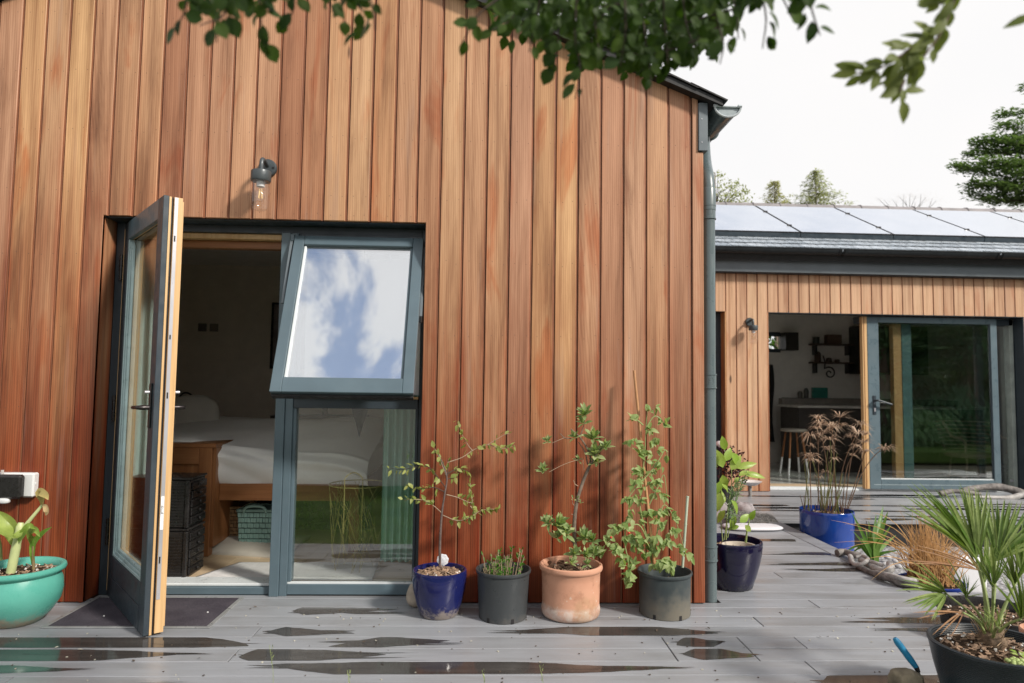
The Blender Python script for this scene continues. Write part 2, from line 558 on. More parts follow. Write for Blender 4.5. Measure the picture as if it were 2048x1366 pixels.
MAT['leaf_palm_dry'] = leaf_mat('dry_palm_leaflet', (.32, .17, .09), (.40, .24, .13), None, .6, .2, tcol=(1, 1, 1))
MAT['leaf_herb'] = leaf_mat('herb_leaf', (.06, .16, .02), (.14, .26, .05), None, .4, .3)
MAT['grass_dry'] = leaf_mat('straw_blade', (.40, .22, .09), (.56, .36, .17), None, .55, .25, tcol=(1.1, 1, .8))
MAT['umbel'] = leaf_mat('dry_umbel', (.36, .26, .19), (.50, .38, .29), None, .6, .25, tcol=(1.1, 1, .9))
MAT['red_leaf'] = leaf_mat('dark_red_leaf', (.03, .008, .01), (.06, .015, .018), None, .4, .2, tcol=(1, .7, .7))
MAT['bark'] = plain('grey_bark', (.16, .12, .09), .8, var=.4, scale=30, bump=.6)
MAT['bark_dark'] = plain('brown_twig', (.055, .038, .028), .75, var=.4, scale=40, bump=.4)
MAT['bark_pale'] = plain('pale_twig', (.34, .25, .17), .7, var=.3, scale=40, bump=.4)
MAT['stem_green'] = plain('green_stem', (.26, .32, .12), .5, var=.25, scale=20)
MAT['stem_olive'] = plain('olive_reed', (.12, .13, .035), .5, var=.4, scale=20)
MAT['stem_brown'] = plain('brown_reed', (.13, .075, .04), .6, var=.4, scale=20)

def leaf_mesh(name, m, L=1.0, W=.5, fold=.12, bend=.15, seg=4, peak=.4, tip=1.0, wob=0.0):
    """one leaf along +Y, face up +Z"""
    q = MB()
    rows = []
    for i in range(seg + 1):
        t = i / seg
        if t <= peak:
            w = math.sin(t / peak * math.pi / 2) ** .75
        else:
            w = math.cos((t - peak) / (1 - peak) * math.pi / 2) ** tip
        w = max(w, .04) * W / 2
        z = -bend * t * t * L
        zz = fold * w * 2
        wb = wob * math.sin(t * 9) * w
        rows.append(q.verts([(-w, t * L, z + zz + wb), (0, t * L, z), (w, t * L, z + zz - wb)]))
    for a, b in zip(rows, rows[1:]):
        q.face([a[0], a[1], b[1], b[0]]); q.face([a[1], a[2], b[2], b[1]])
    return q.mesh(name, m, smooth=80, fix=False)
def orient(d, up, pos, s=1.0):
    y = Vector(d).normalized()
    z = Vector(up)
    z = z - y * z.dot(y)
    if z.length < 1e-4:
        z = y.orthogonal()
    z.normalize()
    x = y.cross(z)
    M = Matrix((x * s, y * s, z * s)).transposed().to_4x4()
    M.translation = Vector(pos)
    return M
def put_leaf(me, parent, pos, d, up, s=1.0, name='leaf', po=None):
    o = bpy.data.objects.new(name, me)
    o.matrix_local = orient(d, up, Vector(pos) - (po if po is not None else origin(parent)), s)
    COL.objects.link(o)
    o.parent = parent
    return o
def add_leaf(q, pos, d, up, L, W, fold=.12, bend=.15, seg=3, peak=.4, mi=0):
    """a leaf straight into a mesh (for foliage too small to pick apart)"""
    M = orient(d, up, pos)
    rows = []
    for i in range(seg + 1):
        t = i / seg
        w = math.sin(t / peak * math.pi / 2) ** .75 if t <= peak else math.cos((t - peak) / (1 - peak) * math.pi / 2)
        w = max(w, .05) * W / 2
        z = -bend * t * t * L
        rows.append([q.bm.verts.new(M @ Vector(p)) for p in ((-w, t * L, z + fold * w * 2), (0, t * L, z), (w, t * L, z + fold * w * 2))])
    for a, b in zip(rows, rows[1:]):
        q.face([a[0], a[1], b[1], b[0]], mi); q.face([a[1], a[2], b[2], b[1]], mi)
def rv(s=1.0):
    return Vector((random.uniform(-1, 1), random.uniform(-1, 1), random.uniform(-1, 1))) * s
def along(path, t):
    """point and direction at fraction t of a polyline"""
    seg = [(a - b).length for a, b in zip(path[1:], path)]
    L = sum(seg) * t
    for i, q in enumerate(seg):
        if L <= q or i == len(seg) - 1:
            return path[i].lerp(path[i + 1], min(1, L / max(q, 1e-6))), (path[i + 1] - path[i]).normalized()
        L -= q
# ================================================================== SETTING
def lawn_mat():
    g = G('lawn_turf')
    v = g.pos()
    a = g.noise(v, 3.0, 6, .6); b = g.noise(v, 60, 4, .6)
    col = g.mix(1, g.ramp(a, [(.3, (.035, .075, .014)), (.7, (.075, .125, .028))]), g.ramp(b, [(.3, (.6, .65, .6)), (.7, (1.3, 1.3, 1.2))]), 'MULTIPLY')
    return g.done(g.bsdf(col, .8, 0, .2, g.bump(b, .8, .03)))
q = MB()
q.face(q.verts([(-300, -300, -.36), (300, -300, -.36), (300, 400, -.36), (-300, 400, -.36)]))
tag(q.build('ground', plain('garden_soil', (.085, .075, .045), .95, var=.4, scale=2)), kind='structure')
q = MB()
q.box((-14, -4.6, -.30), (1.29, -1.10, -.075)); q.box((1.29, -4.6, -.30), (16, -1.73, -.077))
tag(q.build('lawn', lawn_mat()), kind='structure')
# blades on the lawn, for what the low window mirrors
q = MB()
for i in range(5200):
    x = random.uniform(-4, 3.2); y = random.uniform(-4.5, -1.14)
    if x > 1.25 and y > -1.75: continue
    h = random.uniform(.03, .07)
    p = Vector((x, y, -.076)); d = Vector((random.uniform(-.5, .5), random.uniform(-.5, .5), 1))
    s = d.orthogonal().normalized() * .004
    q.face(q.verts([p - s, p + s, p + d * h]))
tag(q.build('grass', MAT['leaf_iris'], fix=False), kind='stuff')

# ---- deck of grey composite boards
deck = tag(thing('deck', (0, 0, 0)), kind='structure')
def board(x0, x1, y0, y1, z=0.0, name='deck_board', m=None):
    c = Vector(((x0 + x1) / 2, (y0 + y1) / 2, z))
    j = random.uniform(-.0006, .0006)
    return bx(name, (x0 + .0026, y0 + .0018, z - .028 + j), (x1 - .0026, y1 - .0018, z + j), m or MAT['deck'], deck, .0018, loc=c)
PITCH = .1475
def row(y0, y1, xa, xb, joints=(), step=None):
    xs = [xa] + sorted(j for j in joints if xa + .1 < j < xb - .1) + [xb]
    for a, b in zip(xs, xs[1:]):
        board(a, b, y0, y1)
near_j = {0: (-3.0, 3.3), 1: (-2.6, 1.458), 2: (-1.09,), 3: (-3.3, .887, 1.26, 1.545), 4: (-1.096, .887, 1.26), 5: (-2.9, 1.46), 6: (-1.9,), 7: (3.0,), 8: (2.2,), 9: (), 10: ()}
for n in range(0, 11):
    y1 = -.06 - PITCH * n; y0 = y1 - PITCH
    if y0 > -1.1:
        row(y0, y1, -4.2, 4.6, near_j.get(n, ()))
        if n == 6: pass
    else:
        row(y0, y1, 1.32, 4.6, near_j.get(n, ()))
row(-.06, .0875, -4.2, 4.6, (-2.3, 1.9))
row(.0875, .150, -2.164, -.356)
row(.0875, .235, 1.28, 4.6, (2.9,))
y = .235
k = 0
while y < 2.40:
    row(y, min(y + PITCH, 2.448), 1.28, 2.606, ((1.95,) if k % 4 == 2 else ()))
    y += PITCH; k += 1
board(2.61, 2.75, .24, 2.447, .0, 'border_board')
y = 2.45; k = 0
while y < 4.16:
    row(y, y + PITCH, 1.28, 8.8, {0: (3.6, 6.9), 1: (5.1,), 2: (2.4, 6.3), 3: (4.4, 7.6), 4: (3.0, 5.7)}[k % 5])
    y += PITCH; k += 1
row(y, 4.345, 3.415, 6.62)
bx('deck_frame', (-4.2, -1.085, -.24), (1.318, .14, -.034), MAT['dark_roof'], deck)
bx('deck_frame', (1.322, -1.66, -.24), (4.59, .22, -.034), MAT['dark_roof'], deck)
bx('deck_frame', (1.30, .23, -.34), (2.735, 2.46, -.036), MAT['dark_roof'], deck)
bx('deck_frame', (1.30, 2.50, -.34), (8.8, 4.3, -.038), MAT['dark_roof'], deck)
q = MB(); q.face(q.verts([(2.4, .1, -.245), (9, .1, -.245), (9, 2.6, -.245), (2.4, 2.6, -.245)]))
def gravel_mat():
    g = G('pale_gravel')
    v = g.pos()
    vo = g.n('ShaderNodeTexVoronoi'); g.l(v, vo.inputs['Vector']); vo.inputs['Scale'].default_value = 38
    col = g.mix(g.sep(vo.outputs['Color'])[0], (.20, .20, .205), (.42, .42, .43))
    return g.done(g.bsdf(col, .7, 0, .4, g.bump(vo.outputs['Distance'], .7, .02)))
tag(q.build('gravel_bed', gravel_mat()), kind='structure')

# ================================================================== TIMBER HOUSE
house = thing('timber_house', (0, 0, 0), 'large cedar clad gable house with an open glazed door and a tilted window', 'house')
def zu(x):
    return 2.924 + .4 * (1.239 - x) if x > -1.33 else 3.373 + .4 * (x + 2.78)
OX0, OX1, OZ = -2.170, -.352, 2.147
PW = .1335
edges = [1.199 - PW * i for i in range(40)]
def plank(poly, name='plank', m=None, y0=0.0, y1=.020, parent=None, lip=None):
    """front outline (x, z) of one board, thin chamfer all round its face"""
    parent = parent or house
    cx = sum(p[0] for p in poly) / len(poly); cz = 0.0
    q = MB()
    n = len(poly)
    ins = []
    ch = .0028
    for i in range(n):
        p = Vector(poly[i]); a = Vector(poly[i - 1]); b = Vector(poly[(i + 1) % n])
        d1 = (p - a).normalized(); d2 = (b - p).normalized()
        n1 = Vector((-d1.y, d1.x)); n2 = Vector((-d2.y, d2.x))
        k = n1 + n2
        k = k / max(.3, k.dot(n1))
        ins.append(p + k * ch)
    A = q.verts([(p.x, y0, p.y) for p in ins]); B = q.verts([(p[0], y0 + ch, p[1]) for p in poly]); C = q.verts([(p[0], y1, p[1]) for p in poly])
    q.face(A)
    for i in range(n):
        j = (i + 1) % n
        q.face([A[i], B[i], B[j], A[j]]); q.face([B[i], C[i], C[j], B[j]])
    q.face(C[::-1])
    if lip:
        q.box((lip[0] + .0003, y0 + .0065, lip[2]), (lip[1], y1 - .0005, lip[3]), 0, None, 1)
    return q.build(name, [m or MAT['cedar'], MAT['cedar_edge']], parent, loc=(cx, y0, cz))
GAP = .0042
nails = MB()
nail_z = [.18, .62, 1.06, 1.50, 1.92, 2.29, 2.64, 2.98, 3.32, 3.66]
def nail(x, z, y=-.0004, r=.0021, q=None):
    q = q or nails
    c = q.bm.verts.new((x, y - .0008, z))
    ring = q.verts([(x + r * math.cos(a * math.pi / 3), y, z + r * math.sin(a * math.pi / 3)) for a in range(6)])
    for a in range(6):
        q.face([c, ring[(a + 1) % 6], ring[a]])
for i in range(len(edges)):
    x1 = edges[i] - GAP / 2; x0 = edges[i] - PW + GAP / 2
    j = random.uniform(-.0012, .0012)
    b0 = .006
    xl = x1; x1 = x1 - .0095
    t0, t1 = zu(x0) + .015, zu(x1) + .015
    if x1 <= OX0 or x0 >= OX1:
        pts = [(x0, b0), (x1, b0), (x1, t1), (x0, t0)]
    elif x0 < OX0 < x1:
        pts = [(x0, b0), (OX0, b0), (OX0, OZ), (x1, OZ), (x1, t1), (x0, t0)]
    elif x0 < OX1 < x1:
        pts = [(OX1, b0), (x1, b0), (x1, t1), (x0, t0), (x0, OZ), (OX1, OZ)]
    else:
        pts = [(x0, OZ), (x1, OZ), (x1, t1), (x0, t0)]
    if x0 < -1.33 < x1:
        pts.insert(len(pts) - 1, (-1.33, 3.965)) if pts[-1][0] < pts[-2][0] else None
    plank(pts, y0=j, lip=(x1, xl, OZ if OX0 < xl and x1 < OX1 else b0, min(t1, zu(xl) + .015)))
    for z in nail_z:
        if z < min(t0, t1) - .05 and not (OX0 - .05 < (x0 + x1) / 2 < OX1 + .05 and z < OZ):
            for fx in (.26, .74):
                nail(x0 + PW * fx + random.uniform(-.006, .006), z + random.uniform(-.012, .012), y=j - .0004)
    # the last pair by the head of the opening
    if OX0 < (x0 + x1) / 2 < OX1:
        for fx in (.28, .72):
            nail(x0 + PW * fx, OZ + .035 + random.uniform(-.006, .006), y=j - .0004)
# corner board
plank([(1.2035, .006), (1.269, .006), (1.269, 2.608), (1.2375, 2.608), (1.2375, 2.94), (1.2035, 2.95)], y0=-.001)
nails.build('nail_heads', plain('tarnished_nail', (.06, .042, .032), .6), house, kind='stuff', fix=False)
# backing and core wall
q = MB()
for a, b, t in ((-3.95, OX0 - .001, None), (OX1 + .001, 1.262, None)):
    n = 8
    xs = [a + (b - a) * i / n for i in range(n + 1)]
    if a < -1.33 < b: xs.append(-1.33); xs.sort()
    q.prism([(a, .0212, -.03), (b, .0212, -.03)] + [(x, .0212, zu(x) - .005) for x in xs[::-1]], (0, .21, 0))
q.prism([(OX0 + .001, .0214, OZ + .002), (OX1 - .001, .0214, OZ + .002), (OX1 - .001, .0214, zu(OX1) - .006), (-1.33, .0214, 3.94), (OX0 + .001, .0214, zu(OX0) - .006)], (0, .21, 0))
q.build('cladding_backing', MAT['backing'], house)
# reveals of the opening
plank([(.0005, .004), (.149, .004), (.149, OZ - .003), (.0005, OZ - .003)], 'reveal_board')
rb = house.children[-1]
def fix_reveal(o, x, flip):
    o.rotation_euler = (0, 0, R(90) if flip else R(-90))
    o.location = (x, .075, 0)
fix_reveal(rb, OX0 + .0, True)
plank([(.0005, .004), (.149, .004), (.149, OZ - .003), (.0005, OZ - .003)], 'reveal_board')
fix_reveal(house.children[-1], OX1 - .0, False)
bx('head_board', (OX0 + .001, .022, OZ - .006), (OX1 - .001, .149, OZ - .0015), MAT['alu_dark'], house, .001)
# side wall, back wall, roof
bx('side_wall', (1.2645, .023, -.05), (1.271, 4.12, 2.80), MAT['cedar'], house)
bx('back_wall', (-3.9, 4.10, -.05), (1.25, 4.2, 3.0), MAT['backing'], house)
bx('side_wall', (-3.96, .03, -.05), (-3.9, 4.12, 2.80), MAT['backing'], house)
q = MB()
q.prism([(1.37, -.062, 2.868), (1.362, -.062, 2.90), (-1.33, -.062, 4.045), (-4.03, -.062, 2.97), (-4.04, -.062, 2.935), (-1.33, -.062, 3.955)], (0, 4.3, 0))
q.build('roof', MAT['dark_roof'], house)
# slates along the verge, seen on edge
for i in range(16):
    x = 1.385 - i * .17
    if x < -1.2: break
    z = 2.887 + .418 * (1.37 - x)
    q = MB()
    M = Matrix.Translation((x, 0, z)) @ Matrix.Rotation(math.atan(.418) + .025, 4, 'Y')
    q.box((-.24, -.075, .012), (.0, .22, .020), .0, M)
    q.build('slate', MAT['dark_roof'], house)
bx('fascia_board', (1.2385, -.014, 2.613), (1.2925, 4.1, 2.902), MAT['fascia'], house, .002)
for z in (2.66, 2.80):
    bx('screw', (1.2535, -.0165, z), (1.2595, -.0142, z + .006), MAT['steel'], house)

# gutter, half round, with its end cap
g_c = Vector((1.404, 0, 2.872))
q = MB()
def half(r, y):
    return [Vector((g_c.x + r * math.cos(a), y, g_c.z + .80 * r * math.sin(a))) for a in [math.pi + math.pi * i / 14 for i in range(15)]]
o1, i1 = half(.074, -.035), half(.070, -.035)
o2, i2 = half(.074, 4.0), half(.070, 4.0)
A, B, C, D = q.verts(o1), q.verts(i1), q.verts(o2), q.verts(i2)
for k in range(14):
    q.face([A[k], A[k + 1], C[k + 1], C[k]]); q.face([B[k], D[k], D[k + 1], B[k + 1]]); q.face([A[k], B[k], B[k + 1], A[k + 1]])
gut = q.build('gutter', MAT['pipe'], house, smooth=40)
q = MB()
q.prism([(p.x, -.030, p.z) for p in half(.072, 0)], (0, .004, 0))
q.build('end_cap', plain('pale_gutter_cap', (.30, .35, .37), .35), gut)
q = MB(); q.tube(half(.077, -.038), .0065, 6); q.tube([(g_c.x - .077, -.038, g_c.z), (g_c.x + .077, -.038, g_c.z)], .0055, 6); q.tube([(g_c.x - .085, -.038, g_c.z + .004), (g_c.x - .06, -.038, g_c.z + .004)], .009, 6); q.tube([(g_c.x + .06, -.038, g_c.z + .004), (g_c.x + .082, -.038, g_c.z + .002)], .011, 6)
q.build('end_rim', plain('pale_gutter_rim', (.42, .46, .48), .35), gut, smooth=50)
for y in (.35, 1.2, 2.2):
    q = MB(); q.tube(half(.078, y), .006, 5); q.build('bracket', MAT['pipe'], gut, smooth=50)
# downpipe
px, py = 1.3185, .060
dp = tb('downpipe', sm([(1.372, .30, 2.83), (1.368, .29, 2.76), (1.345, .20, 2.62), (1.322, .09, 2.50), (px, py, 2.42)], 5) + [Vector((px, py, 2.3)), Vector((px, py, .0))], .0375, MAT['pipe'], house, 28)
q = MB(); q.lathe([(.0375, 2.27), (.0425, 2.275), (.0425, 2.40), (.0385, 2.41)], (px, py, 0), 28); q.build('socket', MAT['pipe'], dp, smooth=40)
for zc in (2.262, 1.260, .270):
    q = MB()
    h = .042
    q.lathe([(.038, zc - h), (.0440, zc - h), (.0440, zc - h + .006), (.0405, zc - h + .007), (.0405, zc + h - .007), (.0440, zc + h - .006), (.0440, zc + h), (.038, zc + h)], (px, py, 0), 28)
    q.box((1.270, py - .012, zc - .02), (1.286, py + .012, zc + .02), .002)
    c = q.build('clip', MAT['pipe'], dp, smooth=40)
    q = MB()
    for i in range(10):
        pass
    pts = []
    for u, w in ((-.013, -.018), (.006, -.018), (.0125, -.009), (.0125, .009), (.006, .018), (-.013, .018), (-.013, -.018)):
        a = -math.pi / 2 + u / .0405
        pts.append((px + .0408 * math.cos(a), py + .0408 * math.sin(a), zc + w))
    q.tube(pts, .0012, 4, False)
    q.build('clip_emblem', MAT['pipe'], c)
bx('outlet_hole', (1.268, .02, -.004), (1.368, .12, .0012), MAT['black'], house)

# ---------------------------------------------------------------- glazing of the opening
A_, D_ = MAT['alu'], MAT['alu_dark']
fr = thing('door_frame', (0, 0, 0)); fr.parent = house
FY0, FY1 = .150, .205
bx('jamb', (OX0 + .002, FY0, .0), (-2.118, FY1, OZ - .004), D_, fr, .002)
bx('jamb_liner', (-2.1178, FY0 - .012, .03), (-2.110, FY1 + .03, 2.10), MAT['pine'], fr)
bx('jamb', (-.384, FY0, .0), (OX1 - .002, FY1, OZ - .004), D_, fr, .002)
bx('head_rail', (-2.1178, FY0 + .001, 2.098), (-.3842, FY1, OZ - .004), D_, fr, .002)
bx('head_liner', (-2.109, FY0 + .03, 2.066), (-1.2055, FY1 + .05, 2.0975), MAT['pine'], fr, .002)
bx('head_liner', (-2.109, FY0 + .085, 2.020), (-1.2055, FY1 + .09, 2.064), MAT['bed_wood_x'], fr, .002)
bx('mullion', (-1.205, .118, .0), (-1.152, FY1, 2.0975), A_, fr, .002)
bx('mullion_cap', (-1.1505, .128, .0), (-1.108, FY1, 2.0975), A_, fr, .002)
bx('bottom_rail', (-1.1078, .130, .008), (-.3842, FY1, .066), A_, fr, .003)
bx('bead', (-1.1078, .142, .0665), (-.3842, .16, .076), MAT['white_metal'], fr)
bx('transom', (-1.1078, .135, 1.070), (-.3842, FY1, 1.128), D_, fr, .003)
bx('timber_sill', (-1.1078, .120, 1.1285), (-.3842, FY1 + .02, 1.142), MAT['pine'], fr, .002)
bx('stile', (-1.1078, .143, .0765), (-1.090, FY1, 1.0695), A_, fr, .002)
bx('stile', (-.400, .143, .0765), (-.3842, FY1, 1.0695), D_, fr, .002)
bx('fixed_pane', (-1.0898, .165, .0768), (-.4002, .171, 1.0692), MAT['glass'], fr)
bx('stile', (-1.1078, .140, 1.143), (-1.096, FY1, 2.0975), D_, fr, .002)
bx('head_rail', (-1.0958, .140, 2.068), (-.3842, FY1, 2.0975), D_, fr, .002)
th = bx('threshold', (-2.1095, .152, .0), (-1.2055, .30, .042), MAT['alu'], house, .003)
bx('threshold_strip', (-2.1095, .175, .0425), (-1.2055, .31, .058), MAT['white_metal'], th, .003)

# tilted top-hung sash
sash = thing('window_sash', (-.748, .130, 2.068)); sash.parent = house
LOC[sash] = Vector((0, 0, 0))
sash.rotation_euler = (R(-22.4), 0, 0)
W2, SL = .376, .985
def sb(name, a, b, m, bev=.003):
    q = MB(); q.box(a, b, bev)
    o = q.build(name, m, None)
    o.parent = sash
    return o
LOC[sash] = Vector((-.748, .130, 2.068))
fw = .060
sb('stile', (-W2, -.03, -SL), (-W2 + fw, .012, 0), A_)
sb('stile', (W2 - fw, -.03, -SL), (W2, .012, 0), A_)
sb('rail', (-W2 + fw + .0005, -.03, -.062), (W2 - fw - .0005, .012, 0), A_)
sb('rail', (-W2 + fw + .0005, -.03, -SL), (W2 - fw - .0005, .012, -SL + .085), A_)
for s_ in (-1, 1):
    sb('bead', (s_ * (W2 - fw - .008) - .0065, -.016, -SL + .0855), (s_ * (W2 - fw - .008) + .0065, .010, -.0625), MAT['white_metal'] if s_ < 0 else A_, .002)
sb('pane', (-W2 + fw + .003, -.006, -SL + .087), (W2 - fw - .003, .0, -.064), MAT['glass_sash'], 0)
sb('inner_frame', (-W2 + .015, .0125, -SL + .02), (-W2 + fw + .01, .05, -.01), MAT['pine'], .002)
sb('inner_frame', (W2 - fw - .01, .0125, -SL + .02), (W2 - .015, .05, -.01), MAT['pine'], .002)
sb('inner_frame', (-W2 + fw + .0105, .0125, -SL + .02), (W2 - fw - .0105, .05, -SL + .09), MAT['pine'], .002)
sb('gasket', (-W2 + .004, .0005, -SL - .012), (W2 - .004, .04, -SL - .0005), MAT['gasket'], 0)
# stays of the sash
def stay(p, q_):
    q = MB(); p = Vector(p); q_ = Vector(q_)
    d = (q_ - p)
    M = d.to_track_quat('Z', 'Y').to_matrix().to_4x4(); M.translation = p
    q.box((-.008, -.006, 0), (.008, .006, d.length), .002, M)
    return q.build('window_stay', MAT['fascia'], house)
stay((-1.142, .112, 2.06), (-1.142, -.03, 1.66))
stay((-.370, .130, 2.03), (-.366, -.03, 1.60))
bx('stay_bracket', (-1.148, .098, 2.045), (-1.126, .117, 2.085), MAT['alu'], house, .002)
bx('stay_catch', (-.376, -.045, 1.565), (-.358, -.015, 1.60), MAT['black'], house, .002)

# open door leaf
door = thing('door', (-2.125, .150, 0)); door.parent = house
ang = math.atan2(-.67, .531)
door.rotation_euler = (0, 0, ang)
DL, DH = .856, 2.132
def db(name, a, b, m, bev=.002):
    q = MB(); q.box(a, b, bev)
    o = q.build(name, m, None); o.parent = door
    return o
# local frame: x along the leaf from the hinge, y through its thickness to the room, z up
sw = .098
db('stile', (0, 0, .008), (sw, .026, DH), D_)
db('stile', (DL - sw, 0, .008), (DL, .026, DH), D_)
db('top_rail', (sw + .0005, 0, DH - .105), (DL - sw - .0005, .026, DH), MAT['alu'])
db('bottom_rail', (sw + .0005, 0, .125), (DL - sw - .0005, .026, .235), D_)
db('kick_panel', (sw + .0005, -.002, .008), (DL - sw - .0005, .024, .1235), D_)
for i in range(3):
    o = .016 * i
    y0 = .004 + .007 * i
    db('glazing_bead', (sw + .0005 + o, y0, .236 + o), (sw + .0155 + o, .032, DH - .106 - o), plain('pale_glazing_bead', (.34, .44, .45), .35))
    db('glazing_bead', (sw + .0165 + o, y0, .236 + o), (DL - sw - .001, .032, .251 + o), bpy.data.materials['pale_glazing_bead'])
db('pane', (sw + .001, .034, .24), (DL - sw - .001, .040, DH - .108), MAT['glass_door'], 0)
# timber core, gasket and inner leaf at the free edge and round the frame
for nm, m, y0, y1, xe in (('timber_core', MAT['pine'], .0265, .0375, .0), ('seal', MAT['gasket'], .038, .0475, -.010), ('inner_frame', MAT['pine'], .048, .088, .004)):
    db(nm, (0, y0, .012), (sw - .01, y1, DH - .004), m, .001)
    db(nm, (DL - sw + .01, y0, .006 if nm != 'inner_frame' else .012), (DL + xe, y1, DH - .003), m, .001)
    db(nm, (sw - .0095, y0, DH - .10), (DL - sw + .0095, y1, DH - .006), m, .001)
    db(nm, (sw - .0095, y0, .012), (DL - sw + .0095, y1, .235), m, .001)
db('inner_lip', (DL - .05, .0885, .035), (DL - .006, .096, DH - .018), MAT['pine'], .001)
ls = db('lock_strip', (DL + .0042, .0495, .17), (DL + .0062, .0665, DH - .005), MAT['steel'], .0005)
for z, h in ((1.905, .030), (1.42, .022), (1.13, .030), (.34, .032)):
    db('latch_slot', (DL + .0064, .0535, z), (DL + .0070, .0600, z + h), MAT['black'], 0)
for z in (2.09, 2.03, 1.86, 1.70, 1.55, 1.30, 1.22, 1.18, 1.02, .90, .80, .66, .50, .27, .20):
    q = MB(); q.lathe([(.0028, 0), (.002, .0012), (0, .0014)], (0, 0, 0), 8, M=Matrix.Rotation(R(90), 4, 'Y'))
    o = q.build('screw', MAT['steel'], None); o.parent = door; o.location = (DL + .0062, .058, z)
db('label_sticker', (DL + .0064, .0505, .50), (DL + .0068, .0655, .66), plain('paper_label', (.75, .76, .78), .6))
q = MB()
for i in range(9):
    q.box((DL + .0069, .0525, .575 + i * .0045), (DL + .0071, .0525 + random.choice((.004, .008, .011)), .5775 + i * .0045))
o = q.build('label_print', MAT['black'], None); o.parent = door
def handle(side):
    s_ = -1 if side == 0 else 1
    y = -.0005 if side == 0 else .0965
    q = MB()
    x = DL - .052
    q.box((x - .016, min(y, y + s_ * .009), .985), (x + .016, max(y, y + s_ * .009), 1.205), .004)
    o = q.build('handle_plate', MAT['black'], None); o.parent = door
    q = MB()
    q.tube(sm([(x, y + s_ * .009, 1.085), (x, y + s_ * .042, 1.085), (x - .006, y + s_ * .054, 1.085), (x - .03, y + s_ * .057, 1.085), (x - .125, y + s_ * .052, 1.082)], 4), [.0115] * 4 + [.011] * 4 + [.0105] * 4 + [.0095] * 5, 12)
    o = q.build('handle', plain('dark_lever', (.035, .030, .030), .28, .6), None, smooth=50); o.parent = door
    q = MB(); q.tube([(x, y + s_ * .008, 1.16), (x, y + s_ * .030, 1.16)], .008, 12)
    o = q.build('lock_cylinder', MAT['steel'], None, smooth=40); o.parent = door
handle(0); handle(1)
for z in (1.80, .98, .28):
    q = MB(); q.tube([(-2.1285, .138, z), (-2.1285, .138, z + .12)], .010, 10); q.tube([(-2.1285, .138, z + .122), (-2.1285, .138, z + .15)], .010, 10)
    q.build('hinge', MAT['black'], house, smooth=40)
q = MB(); q.box((-2.104, .134, .10), (-2.099, .148, .135), .001)
q.build('hinge_cap', MAT['fascia'], house)

# ---------------------------------------------------------------- bedroom shell
WI = MAT['wall_in_dark']
bx('room_floor', (-3.6, .30, -.02), (1.12, 3.4, .030), MAT['oak_floor'], house)
for i in range(9):      # floor boards near the door
    x0 = -2.1 + .155 * i
    bx('floor_board', (x0 + .0008, .312, .031), (x0 + .1542, 2.2, .0385), MAT['oak_floor'], house, .0012, loc=(x0, 1, .03))
bx('room_ceiling', (-3.6, .235, 2.45), (1.12, 3.4, 2.5), MAT['ceiling'], house)
bx('room_wall', (-3.6, 3.4, -.02), (1.12, 3.48, 2.5), WI, house)
bx('room_wall', (-3.66, .235, -.02), (-3.6, 3.48, 2.5), WI, house)
bx('room_wall', (1.12, .235, -.02), (1.18, 3.48, 2.5), WI, house)
bx('room_wall', (-3.6, .2345, -.02), (OX0 - .002, .2785, 2.45), WI, house)
bx('room_wall', (OX1 + .002, .2345, -.02), (1.12, .2785, 2.45), WI, house)
bx('room_wall', (OX0 - .0015, .2347, OZ + .01), (OX1 + .0015, .2787, 2.45), WI, house)
# ================================================================== ANNEX
annex = thing('annex_building', (2.8, 4.2, 0), 'low cedar clad annex with slate roof, solar panels and a sliding glass door', 'building')
AY = 4.20
BW = .1290
AX0, AX1 = 3.415, 6.62          # kitchen opening
LX1 = 2.905                     # edge of the narrow opening beside the drainpipe
AZ = 2.150
ax = [LX1 + BW * i for i in range(-6, 48)]
anails = MB()
for x in ax:
    x0, x1 = x + .002, x + BW - .009
    xl = x + BW - .002
    j = random.uniform(-.001, .001)
    if x1 <= LX1 + .001 or (x0 > AX0 - .001 and x1 < AX1 + .001):
        pts = [(x0, AZ), (x1, AZ), (x1, 2.615), (x0, 2.615)]
    elif x0 < AX0 < x1:
        pts = [(x0, .006), (AX0, .006), (AX0, AZ), (x1, AZ), (x1, 2.615), (x0, 2.615)]
    elif x0 < AX1 < x1:
        pts = [(AX1, .006), (x1, .006), (x1, 2.615), (x0, 2.615), (x0, AZ), (AX1, AZ)]
    else:
        pts = [(x0, .006), (x1, .006), (x1, 2.615), (x0, 2.615)]
    plank(pts, 'plank', MAT['cedar_pale'], AY + j, AY + .02, annex, lip=(x1, xl, AZ if (xl <= LX1 + .001 or (x1 > AX0 and xl < AX1 + .001)) else .006, 2.615))
    for fx in (.3, .7):
        nail(x + BW * fx, 2.50 + random.uniform(-.01, .01), AY + j - .0004, .0026, anails)
anails.build('nail_heads', MAT['black'], annex, kind='stuff', fix=False)
bk = MAT['backing']
bx('cladding_backing', (2.10, AY + .0212, AZ + .002), (9.1, AY + .20, 2.80), bk, annex)
bx('cladding_backing', (LX1 + .001, AY + .0214, -.03), (AX0 - .001, AY + .20, AZ), bk, annex)
bx('cladding_backing', (AX1 + .001, AY + .0214, -.03), (9.1, AY + .20, AZ), bk, annex)
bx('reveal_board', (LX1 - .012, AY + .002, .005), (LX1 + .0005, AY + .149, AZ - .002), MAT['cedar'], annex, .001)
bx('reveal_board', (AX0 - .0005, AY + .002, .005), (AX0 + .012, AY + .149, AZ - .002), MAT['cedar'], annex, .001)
bx('reveal_board', (AX1 - .012, AY + .002, .005), (AX1 + .0005, AY + .149, AZ - .002), MAT['alu_dark'], annex, .001)
